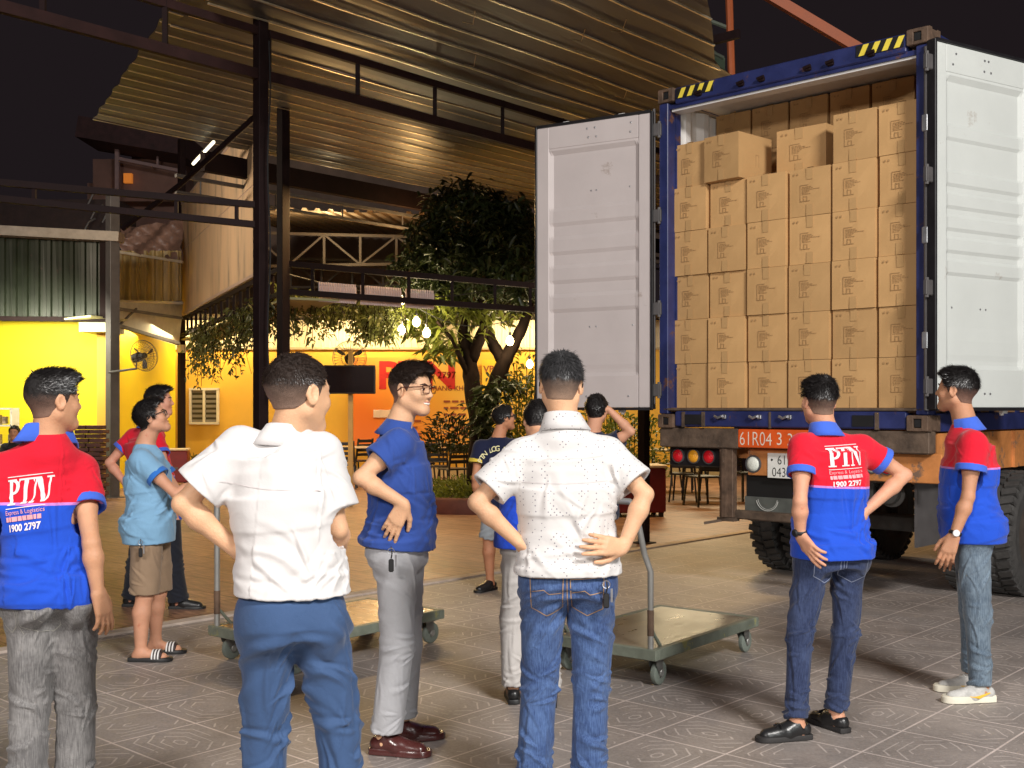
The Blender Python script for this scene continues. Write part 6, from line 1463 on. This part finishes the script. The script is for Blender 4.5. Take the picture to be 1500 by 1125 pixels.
            for _ in range(12): spec.append((rg.uniform(-.24, .24), h_[2]-rg.uniform(.02, .30), rg.uniform(20, 70)*(1 if a == 'L' else -1), rg.uniform(.05, .13), rg.uniform(.008, .016), am*rg.uniform(.4, 1.1)))
            for _ in range(10): spec.append((rg.uniform(-.24, .24), rg.uniform(an[2]+.1, h_[2]-.1), 90+rg.normal()*16, rg.uniform(.08, .18), rg.uniform(.009, .016), am*rg.uniform(.3, .7)))
            d1_ = d1_+creases(wv, zf, spec, rg)*mine_
        d1_ = np.clip(d1_, -am*1.3, am*2.0)
        Vp_ = Vp_+Np*(d1_+d2_)[:, None]; npmesh('shorts' if shorts else 'trousers', Vp_, Qp, pants['mat'], t, True)
        bp_ = BVHTree.FromPolygons(Vp_.tolist(), Qp.tolist()); 
        if pants.get('jeans'):
            m = MB(); st = pants['jeans']
            for sgn in (-1, 1):
                x0 = sgn*.075*s; pk = [(x0-.062*s, .045), (x0+.062*s, .050), (x0+.058*s, -.07), (x0, -.10), (x0-.058*s, -.07), (x0-.062*s, .045)]
                Vq, Fq = poly_mesh(strip_poly(pk, .0035), .015); oo, ff = project(bp_, Vq, Fq, hipm-fwd*.05-Vector((0, 0, .02)), sdh, (0, 0, 1), fwd, .002); m.add(oo, ff)
                arc = [(x0-.055*s, -.005), (x0-.01, .004), (x0+.01, -.012), (x0+.055*s, -.006)] if pants.get('arcs') else None
                if arc: Vq, Fq = poly_mesh(strip_poly(arc, .003), .015); oo, ff = project(bp_, Vq, Fq, hipm-fwd*.05-Vector((0, 0, .02)), sdh, (0, 0, 1), fwd, .002); m.add(oo, ff)
            yk = [(-.15*s, .10), (0, .055), (.15*s, .10)]; Vq, Fq = poly_mesh(strip_poly(yk, .003)+strip_poly([(0, .14), (.002, -.10)], .003)+strip_poly([(-.15*s, .135), (.15*s, .135)], .003), .015)
            oo, ff = project(bp_, Vq, Fq, hipm-fwd*.05-Vector((0, 0, .02)), sdh, (0, 0, 1), fwd, .002); m.add(oo, ff)
            m.build('stitching', st, t, world=True)
    # ================= shoes
    if shoe:
        for a in ('L', 'R'):
            an = j['a'+a]; fd = j['fd'+a]; g = Vector((an.x, an.y, zoff)); lt = fd.cross(Vector((0, 0, 1))); sk_ = shoe.get('sole', BLACK)
            m = MB(); prof = [(-.075, .022), (-.068, .032), (-.03, .036), (.03, .038), (.10, .047), (.15, .046), (.185, .034), (.20, .012)]
            out = [(x*s, y*s) for x, y in prof]+[(x*s, -y*s) for x, y in prof[::-1]]; N = len(out); th = shoe.get('th', .022); vs = []
            for z_ in (0, th*.8, th): vs += [g+fd*x*(1.0 if z_ < th else .97)+lt*y*(1.0 if z_ < th else .93)+Vector((0, 0, z_+.004)) for x, y in out]
            m.add(vs, [tuple(range(N-1, -1, -1)), tuple(range(2*N, 3*N))]+[(r2*N+i, r2*N+(i+1) % N, (r2+1)*N+(i+1) % N, (r2+1)*N+i) for r2 in (0, 1) for i in range(N)]); m.build('sole', sk_, t, world=True, smooth=True, auto=40)
            if shoe.get('sandal'):
                Sn = Field(V3(g)-.2, V3(g)+.25, .005); Sn.cone(g+fd*.075*s+Vector((0, 0, .030)), g+fd*.135*s+Vector((0, 0, .022)), .046*s, .044*s, .01, flat='both'); Vn, Qn = Sn.mesh(1); Vn[:, 2] = np.maximum(Vn[:, 2], zoff+.015); npmesh('strap', Vn, Qn, shoe['mat'], t, True)
                m = MB()
                for k in (0, 1, 2):
                    c_ = g+fd*(.083+.019*k)*s+Vector((0, 0, .026)); Mq = fd.to_track_quat('Z', 'Y').to_matrix(); m.lathe([(.0485*s, -.0045), (.0485*s, .0045)], Mq, 24, c_)
                for i, v in enumerate(m.v): 
                    if v[2] < zoff+.02: m.v[i] = (v[0], v[1], zoff+.02)
                m.build('stripes', mat('white_sandal_stripe', (.75, .74, .72), .5), t, world=True)
            else:
                Sn = Field(V3(g)-np.array([.26, .26, .03]), V3(g)+np.array([.26, .26, .2]), .004 if hq < .007 else .006)
                Sn.cone(g-fd*.038*s+Vector((0, 0, .045)), g+fd*.05*s+Vector((0, 0, .040)), .036*s, .040*s, .02); Sn.cone(g+fd*.05*s+Vector((0, 0, .036)), g+fd*.145*s+Vector((0, 0, .024)), .042*s, .034*s, .02)
                Sn.cone(g+fd*.02+Vector((0, 0, .06)), g-fd*.01*s+Vector((0, 0, shoe.get('hi', .085))), .036*s, .040*s, .015, flat=True); Sn.ell(g-fd*.012*s+Vector((0, 0, shoe.get('hi', .085)+.01)), (lt, fd, Vector((0, 0, 1))), (.030*s, .042*s, .035*s), .006, op='s')
                zz = zoff+.012; Sn.clip(lambda X, Y_, Z: zz-Z); Vn, Qn = Sn.mesh(1); npmesh('shoe', Vn, Qn, shoe['mat'], t, True)
                if shoe.get('laces'):
                    m = MB()
                    for k in range(4): c_ = g+fd*(.045+.022*k)*s+Vector((0, 0, .083-.012*k)); m.tube([c_-lt*.024, c_+Vector((0, 0, .006)), c_+lt*.024], .0035, 5)
                    m.build('laces', shoe['laces'], t, world=True)
                if shoe.get('flash'):
                    for sgn in (-1, 1):
                        m = MB(); m.tube([g+lt*sgn*.040*s+fd*-.03*s+Vector((0, 0, .055)), g+lt*sgn*.044*s+fd*.03*s+Vector((0, 0, .034)), g+lt*sgn*.040*s+fd*.075*s+Vector((0, 0, .038))], [.003, .008, .003], 6); m.build('side_flash', shoe['flash'], t, world=True)
                if shoe.get('bow'):
                    m = MB(); c_ = g+fd*.085*s+Vector((0, 0, .066)); m.tube([c_-lt*.035, c_+Vector((0, 0, .010)), c_+lt*.035], .005, 6); m.tube([c_-lt*.015+fd*.02, c_+Vector((0, 0, .010)), c_+lt*.015+fd*.02], .004, 6); m.build('bow', shoe['mat'], t, world=True)
    # ================= small things worn
    for ex in extras:
        kd = ex[0]
        if kd == 'glasses':
            m = MB(); th = .0021 if hq < .007 else .003
            for q in (-1, 1):
                c_ = (q*.032, .104, .002); w_, h_ = .024, .0165; cor = [(w_, h_), (-w_, h_), (-w_*.92, -h_), (w_*.92, -h_), (w_, h_)]
                m.tube([hp(c_[0]+x, c_[1]-abs(c_[0]+x)*.14, c_[2]+z_) for x, z_ in cor], th*1.2, 6)
                m.tube([hp(q*.056, .094, .014), hp(q*.078, .060, .012), hp(q*.086, .0, .010), hp(q*.085, -.02, -.006)], th*1.2, 6)
            m.tube([hp(-.009, .1035, .006), hp(0, .106, .009), hp(.009, .1035, .006)], th, 6); m.build('glasses', ex[1], t, world=True)
        if kd == 'watch':
            a = ex[1]; wr, el = j['w'+a], j['e'+a]; d = (wr-el).normalized(); c_ = wr-d*.012; Mq = d.to_track_quat('Z', 'Y').to_matrix()
            m = MB(); m.lathe([(.029*s, -.009), (.032*s, -.007), (.032*s, .007), (.029*s, .009)], Mq, 22, c_); bo = m.build('watch_strap', ex[2], t, world=True, smooth=True)
            n_ = Vector(ex[4]); n_ = (n_-d*n_.dot(d)).normalized(); Mf = n_.to_track_quat('Z', 'Y').to_matrix(); m = MB(); m.lathe([(0, .010), (.015, .010), (.0175, .006), (.0175, 0), (0, 0)], Mf, 20, c_+n_*.027*s); m.build('watch_face', ex[3], t, world=True)
        if kd == 'keys':
            c_ = P(ex[1], ex[2], Y+ex[3]); m = MB(); m.tube([c_+Vector((0, 0, .05)), c_+Vector((.004, -.006, .02)), c_], .003, 6); m.box(c_-Vector((0, 0, .03)), (.022, .012, .055), bev=.005); m.build('key_fob', BLACK, t, world=True)
            m = MB(); m.tube([c_+Vector((.014*math.cos(a), -.004, .03+.014*math.sin(a))) for a in [k*math.pi/6 for k in range(13)]], .0018, 5); m.box(c_+Vector((.02, -.004, -.01)), (.008, .003, .05)); m.build('key_ring', STEELB, t, world=True)
    return t
J_n = {}; J_curl = {}
RED = (.66, .008, .028); BLU = (.012, .075, .56); PIP = (.55, .22, .60); CUFFB = (.05, .13, .62)
POLO_CUFF = cloth('polo_blue_cuff', CUFFB, .04)
INKW = mat('pale_shirt_print', (.85, .72, .74), .6); INKP = mat('pink_shirt_print', (.82, .36, .40), .6)
def polo(nm, zc, slope=0, **k):
    d = dict(mat=cloth('polo_'+nm, (.5, .5, .5), .04, fn=zsplit(zc, RED, BLU, PIP, slope)), collar=cloth('polo_blue_collar', CUFFB, .04), cuff=POLO_CUFF, ink=INKW, ink2=INKP); d.update(k); return d
WHS = cloth('white_shirt_cloth', (.63, .61, .605), .03, bump=.05); WHD = cloth('white_dotted_cloth', (.63, .61, .60), .03, bump=.05, fn=dotted)
WSEAM = mat('white_seam', (.62, .58, .58), .8)
DRESSB = cloth('slate_blue_trouser_cloth', (.040, .082, .185), .06, rough=.75, weave=1200); GREYT = cloth('light_grey_trouser_cloth', (.40, .40, .42), .05)
JEAN1 = cloth('washed_blue_denim', (.1, .1, .3), fn=denim(1, (.028, .055, .155), (.085, .150, .32)), bump=.2); JEAN2 = cloth('dark_blue_denim', (.1, .1, .3), fn=denim(1, (.014, .022, .062), (.045, .065, .14)), bump=.2)
JEAN3 = cloth('grey_denim', (.2, .2, .2), fn=denim(1, (.13, .125, .125), (.30, .29, .285)), bump=.2); JEAN4 = cloth('blue_grey_denim', (.2, .2, .3), fn=denim(1, (.085, .12, .165), (.20, .26, .32)), bump=.2)
STI = mat('orange_stitching', (.36, .22, .12), .7); STB = mat('pale_stitching', (.20, .23, .33), .8); STG = mat('grey_stitching', (.38, .37, .33), .8)
BLKLEA = mat('black_leather', (.016, .016, .017), .32, bump=.15, bs=60); BRLEA = mat('maroon_leather', (.075, .020, .018), .25, var=.2, bump=.1, bs=40, coat=.3)
SOLEK = mat('dark_sole', (.02, .018, .018), .7); SOLEW = mat('off_white_sole', (.72, .68, .56), .6)
def back_logo(du, dz, sc_, ang=0, full=True):
    def fn(j, sp, sds, fwd, s): return [(sp(dz)-fwd*.1+sds*du*s, sc_*s, sds+Vector((0, 0, ang)), fwd, full)]
    return fn
# 1 : far left, red and blue polo, grey jeans
person('person in red and blue polo and grey jeans at the far left edge, back turned', 4.1, 1.66,
    dict(head=(78, 588, 0), neck=(70, 636, 0), sL=(-10, 692, -.06), sR=(118, 690, .10), eL=(-22, 800, -.12), eR=(134, 796, -.05), wL=(2, 800, .12), wR=(143, 866, -.05), tL=(60, 800, .3), tR=(160, 925, -.02),
         hL=(44, 872, -.03), hR=(104, 870, .04), kL=(44, 1030, -.02), kR=(112, 1028, .06), aL=(38, 1176, -.05), aR=(108, 1176, .04), hem=(80, 886)),
    22, 42, 2, 0, sk=(.58, .33, .22), hair='quiff', shirt=polo('a', 1.52-(735-597)*4.1/1650, .03, fit=.015, wr=.007, sl=.070, logo=back_logo(.098, .77, .20, .10)), pants=dict(mat=JEAN3, w=(.092, .068, .072), jeans=STG, wr=.008), shoe=dict(mat=BLKLEA), seed=3, hs=1.0, torso=.92, tail=.08)
# 2 : plain white shirt
J_curl[('person in a plain white short sleeved shirt and slate blue trousers, left hand on hip', 'R')] = .9
person('person in a plain white short sleeved shirt and slate blue trousers, left hand on hip', 3.4, 1.69,
    dict(head=(437, 577, 0), neck=(422, 640, 0), sL=(352, 655, -.02), sR=(470, 664, .04), eL=(268, 738, -.06), eR=(494, 775, .02), wL=(346, 806, -.02), wR=(497, 805, .20), tL=(392, 832, -.02), tR=(470, 800, .30),
         hL=(392, 905, -.02), hR=(468, 905, .02), kL=(388, 1080, .03), kR=(496, 1078, .05), aL=(386, 1290, 0), aR=(508, 1290, .05), hem=(420, 868)),
    10, 42, -2, 0, sk=(.66, .42, .29), hair='crop', hairmat=HAIRB, shirt=dict(mat=WHS, fit=.020, wr=.0085, sl=.082, fold=WSEAM), pants=dict(mat=DRESSB, w=(.086, .064, .064), wr=.010), shoe=dict(mat=BLKLEA), seed=5, hq=.0045, hs=1.08, sleeve=.74, torso=.88)
# 3 : smiling man in blue shirt
BSH = cloth('royal_blue_shirt_cloth', (.028, .070, .30), .05)
J_curl[('person in royal blue shirt, glasses and light grey trousers, smiling, hand on hip', 'R')] = .25
person('person in royal blue shirt, glasses and light grey trousers, smiling, hand on hip', 5.0, 1.73,
    dict(head=(602, 571, 0), neck=(583, 626, 0), sL=(590, 642, .17), sR=(582, 650, -.14), eL=(600, 720, .27), eR=(528, 700, -.22), wL=(612, 745, .14), wR=(592, 738, -.21), tL=(630, 765, .0), tR=(566, 790, -.20),
         hL=(592, 806, .10), hR=(580, 806, -.07), kL=(594, 945, .11), kR=(582, 945, -.07), aL=(588, 1050, .13), aR=(566, 1072, -.06), fL=(620, 1050, .16), fR=(640, 1075, -.10), hem=(590, 800)),
    88, 116, -1, 0, sk=(.66, .37, .25), hair='quiff', hairmat=HAIRB, smile=True, shirt=dict(mat=BSH, fit=.018, wr=.008, sl=.076), pants=dict(mat=GREYT, w=(.090, .072, .070), wr=.006), shoe=dict(mat=BRLEA, sole=BRLEA, th=.026), seed=8, hq=.0045, extras=(('glasses', FRAMEM), ('keys', 573, 818, -.24)), torso=.98, tail=.10)
# 4 : white dotted shirt and blue jeans
J_curl[('person in white dotted shirt and blue jeans seen from behind, both hands on hips', 'L')] = .5
person('person in white dotted shirt and blue jeans seen from behind, both hands on hips', 4.3, 1.72,
    dict(head=(822, 565, 0), neck=(826, 618, 0), sL=(765, 667, 0), sR=(890, 665, .02), eL=(698, 736, -.06), eR=(945, 724, -.05), wL=(763, 797, -.04), wR=(913, 802, -.10), tL=(788, 828, -.08), tR=(866, 797, -.19),
         hL=(797, 850, 0), hR=(866, 850, .01), kL=(790, 1005, .03), kR=(866, 1005, .03), aL=(780, 1150, 0), aR=(862, 1150, 0), hem=(838, 838)),
    4, 6, -6, 2, sk=(.66, .42, .27), hair='messy', hairmat=HAIRG, fade=True, shirt=dict(mat=WHD, fit=.022, wr=.0080, sl=.078, fold=WSEAM), pants=dict(mat=JEAN1, w=(.090, .068, .068), jeans=STI, arcs=True, wr=.008), shoe=dict(mat=BLKLEA), seed=12, hq=.0045, extras=(('glasses', BLACK), ('keys', 888, 868, -.14)), torso=1.0, hs=1.0, sleeve=.74)
# 5 : light blue T shirt and khaki shorts
LB = cloth('light_blue_tee', (.21, .40, .60), .05); KHA = cloth('khaki_shorts_cloth', (.29, .20, .13), .06)
person('person in light blue tee, khaki shorts and striped sandals looking up', 6.85, 1.63,
    dict(head=(222, 612, 0), neck=(212, 652, 0), sL=(222, 672, .16), sR=(206, 674, -.14), eL=(262, 722, .20), eR=(258, 724, -.18), wL=(298, 706, .16), wR=(300, 702, -.10), tL=(318, 700, .12), tR=(320, 696, -.08),
         hL=(224, 772, .09), hR=(216, 772, -.08), kL=(232, 868, .09), kR=(212, 872, -.09), aL=(228, 936, .12), aR=(206, 957, -.10), fL=(280, 940, .12), fR=(250, 962, -.10), hem=(215, 794)),
    80, 78, 20, 0, sk=(.60, .33, .24), hair='thick', fade=False, shirt=dict(mat=LB, fit=.018, wr=.008, sl=.072, cuff=cloth('blue_sleeve_band', (.03, .16, .55), .05)), pants=dict(mat=KHA, w=(.10, .088, .08), wr=.006), shorts=True, shoe=dict(mat=mat('dark_sandal', (.04, .025, .025), .6), sandal=True), seed=15, extras=(('glasses', BLACK), ('keys', 206, 802, -.22)), torso=1.02, collar=False, hq=.0055)
# 6 : behind him, red and blue polo, dark trousers
DKT = cloth('near_black_trouser_cloth', (.012, .014, .022), .1)
person('person in red and blue polo and black trousers behind the light blue tee', 8.5, 1.72,
    dict(head=(233, 588, 0), neck=(222, 622, 0), sL=(196, 640, .10), sR=(226, 642, -.10), eL=(160, 678, .05), eR=(244, 690, -.2), wL=(182, 706, -.02), wR=(250, 738, -.10), tL=(200, 716, -.05), tR=(256, 760, -.1),
         hL=(214, 755, .08), hR=(246, 757, -.06), kL=(200, 830, .06), kR=(254, 832, -.02), aL=(194, 876, .10), aR=(262, 881, 0), fL=(230, 885, .1), fR=(300, 885, 0), hem=(225, 762)),
    60, 80, 4, 0, sk=(.62, .32, .25), hair='quiff', fade=False, shirt=polo('b', 1.52-(697-597)*8.5/1650, 0, fit=.02, sl=.07), pants=dict(mat=DKT, w=(.09, .07, .075)), shoe=dict(mat=BLKLEA), seed=18, hq=.0075)
# 7 : red and blue polo, dark jeans
NM7 = 'person in red and blue polo, dark jeans and black loafers facing the boxes'
J_curl[(NM7, 'L')] = .35; J_curl[(NM7, 'R')] = .5
person(NM7, 5.28, 1.67,
    dict(head=(1200, 588, 0), neck=(1208, 630, 0), sL=(1176, 654, -.06), sR=(1262, 656, .04), eL=(1172, 735, -.16), eR=(1326, 696, .05), wL=(1172, 783, -.13), wR=(1264, 752, -.05), tL=(1192, 812, -.19), tR=(1262, 785, .04),
         hL=(1192, 812, -.03), hR=(1243, 812, .02), kL=(1172, 930, -.06), kR=(1238, 928, .03), aL=(1166, 1052, -.12), aR=(1225, 1040, .03), fL=(1105, 1060, -.16), fR=(1200, 1045, .14), hem=(1215, 815)),
    -8, -12, 3, 0, sk=(.60, .38, .25), hair='thick', shirt=polo('c', 1.52-(711-597)*5.28/1650+.0, .04, fit=.014, wr=.007, sl=.066, logo=back_logo(.015, .835, .19, .08)), pants=dict(mat=JEAN2, w=(.086, .060, .052), jeans=STB, wr=.008), shoe=dict(mat=BLKLEA, sole=SOLEK, bow=1, hi=.07), seed=21, hq=.0045, extras=(('watch', 'L', BLACK, BLACK, (-1, -.5, 0)),), torso=.98)
# 8 : far right, red and blue polo, blue-grey jeans
NM8 = 'person in red and blue polo with white watch and pale sneakers at the right edge'
J_curl[(NM8, 'L')] = .45
person(NM8, 5.9, 1.75,
    dict(head=(1402, 572, 0), neck=(1414, 622, 0), sL=(1426, 650, -.16), sR=(1412, 648, .15), eL=(1418, 728, -.20), eR=(1400, 728, .20), wL=(1398, 784, -.20), wR=(1400, 790, .18), tL=(1380, 832, -.20), tR=(1388, 830, .18),
         hL=(1424, 776, -.08), hR=(1420, 776, .09), kL=(1432, 900, -.08), kR=(1424, 892, .10), aL=(1436, 1004, -.08), aR=(1424, 984, .14), fL=(1380, 1008, -.10), fR=(1390, 986, .14), hem=(1415, 792)),
    -72, -48, 6, 0, sk=(.50, .27, .18), hair='thick', shirt=polo('d', 1.52-(684-597)*5.9/1650, 0, fit=.018, wr=.006, sl=.072), pants=dict(mat=JEAN4, w=(.088, .062, .052), wr=.007, jeans=STB), shoe=dict(mat=mat('pale_grey_knit', (.50, .49, .47), .8, var=.25, vs=30), sole=SOLEW, th=.034, laces=mat('white_laces', (.75, .75, .72), .7), flash=mat('yellow_flash', (.85, .50, .05), .5)), seed=25, hq=.005,
    extras=(('watch', 'L', BLACK, mat('white_watch_face', (.85, .85, .85), .2), (-.2, -1, .1)),), tail=0)
# 9 : navy football shirt
NAVY = cloth('navy_football_cloth', (.010, .014, .045), .1); YC = mat('yellow_cuff_band', (.75, .55, .06), .7); LST = cloth('pale_grey_shorts_cloth', (.36, .40, .44), .05)
def foot_print(bv, t, sp, sds, fwd, s):
    m = MB(); tx = 'PTN LOGISTICS'; n_ = len(tx)
    for i, ch_ in enumerate(tx):
        if ch_ == ' ': continue
        a = R(62-124*i/(n_-1)); V_, F_, w_ = text_mesh(ch_, .046, .014); c_, s_ = math.cos(a), math.sin(a); rad = .155
        V_ = [(x*c_-(y+rad)*s_, x*s_+(y+rad)*c_-rad) for x, y in V_]; oo, ff = project(bv, V_, F_, sp(.93)-fwd*.1, sds, (0, 0, 1), fwd, .012); m.add(oo, ff)
    m.build('back_lettering', mat('pale_yellow_print', (.80, .75, .42), .6), t, world=True)
    m = MB(); V_, F_ = poly_mesh([[(-.07, -.24), (.07, -.24), (.07, -.10), (-.07, -.10)]], .02); oo, ff = project(bv, V_, F_, sp(.80)-fwd*.1, sds, (0, 0, 1), fwd, .006); m.add(oo, ff); m.build('number_patch', mat('lime_patch', (.55, .60, .20), .6), t, world=True)
    m = MB(); V_, F_, w_ = text_mesh('6', .10, .01, .02); V_ = [(x, y-.22) for x, y in V_]; oo, ff = project(bv, V_, F_, sp(.80)-fwd*.1, sds, (0, 0, 1), fwd, .009); m.add(oo, ff); m.build('number', NAVY, t, world=True)
person('person in navy football shirt with yellow cuffs and pale shorts near the planter', 9.35, 1.60,
    dict(head=(738, 612, 0), neck=(730, 641, 0), sL=(704, 655, 0), sR=(764, 652, .1), eL=(696, 700, -.04), eR=(790, 650, .15), wL=(700, 738, .05), wR=(800, 628, .2), tL=(705, 755, .08), tR=(802, 612, .2),
         hL=(724, 722+20, 0), hR=(752, 742, .05), kL=(716, 790, 0), kR=(748, 800, .05), aL=(718, 850, .02), aR=(752, 852, .06), fL=(700, 858, -.1), fR=(750, 858, .3), hem=(732, 748)),
    12, 68, 6, 0, sk=(.55, .27, .17), hair='short', fade=False, shirt=dict(mat=NAVY, fit=.03, wr=.006, sl=.082, cuff=YC, extra=foot_print), pants=dict(mat=LST, w=(.10, .085, .08)), shorts=True, shoe=dict(mat=BLKLEA), seed=31, hq=.0075, extras=(('glasses', BLACK),), collar=False)
# 10 : blue polo, pale trousers, half hidden
PALE = cloth('pale_trouser_cloth', (.52, .49, .47), .05); BP = cloth('plain_blue_polo', (.012, .06, .50), .05)
person('person in plain blue shirt and pale trousers half hidden behind the dotted shirt', 5.8, 1.56,
    dict(head=(788, 616, 0), neck=(786, 654, 0), sL=(754, 672, 0), sR=(818, 672, 0), eL=(764, 735, .16), eR=(822, 735, .1), wL=(784, 775, .30), wR=(812, 780, .25), tL=(800, 790, .35), tR=(806, 800, .35),
         hL=(762, 796, 0), hR=(800, 796, 0), kL=(752, 910, .05), kR=(798, 905, .05), aL=(752, 1006, .02), aR=(806, 1010, -.05), fL=(748, 1020, .3), fR=(800, 1020, .3), hem=(775, 800)),
    0, 0, -22, 0, sk=(.58, .34, .24), hair='short', fade=False, shirt=dict(mat=BP, fit=.024, wr=.006, sl=.07), pants=dict(mat=PALE, w=(.092, .074, .066), wr=.008), shoe=dict(mat=BLKLEA), seed=35, hq=.006, torso=1.05)
# 11 : raised arm
person('person shading the eyes with a raised arm just right of the dotted shirt', 8.0, 1.63,
    dict(head=(874, 600, 0), neck=(868, 634, 0), sL=(834, 652, 0), sR=(896, 650, .02), eL=(836, 706, 0), eR=(924, 632, -.05), wL=(850, 748, .1), wR=(892, 600, -.03), tL=(856, 770, .12), tR=(872, 586, .05),
         hL=(850, 748, 0), hR=(882, 748, 0), kL=(850, 830, .02), kR=(882, 830, .02), aL=(850, 888, 0), aR=(884, 888, 0), hem=(866, 760)),
    5, 20, 5, 0, sk=(.60, .32, .22), hair='short', fade=False, shirt=dict(mat=cloth('dark_navy_tee', (.015, .02, .05), .1), fit=.02, sl=.07), pants=dict(mat=DKT, w=(.09, .07, .07)), shoe=dict(mat=BLKLEA), seed=38, hq=.0075, collar=False)
# 12 : seated far left
person('seated person in a dark shirt far behind at the left edge', 17.6, 1.68,
    dict(head=(21, 634, 0), neck=(20, 648, 0), sL=(8, 655, 0), sR=(34, 655, 0), eL=(2, 676, -.15), eR=(40, 676, -.15), wL=(12, 690, -.4), wR=(30, 690, -.4), tL=(15, 692, -.5), tR=(28, 692, -.5),
         hL=(14, 692, .1), hR=(28, 692, .1), kL=(12, 694, -.35), kR=(32, 694, -.35), aL=(12, 731, -.35), aR=(32, 731, -.35), hem=(20, 697)),
    180, 170, 0, 0, sk=(.50, .26, .18), hair='short', fade=False, shirt=dict(mat=cloth('black_polo', (.012, .012, .016), .1), fit=.02, sl=.07), pants=dict(mat=DKT, w=(.085, .07, .065)), shoe=dict(mat=BLKLEA), seed=40, hq=.011)
c_ = P(21, HOR, 17.7); dup(ch, (c_.x, 17.75, .004), 0, 'black chair under the seated person at the left edge', 'black chairs of the restaurant')
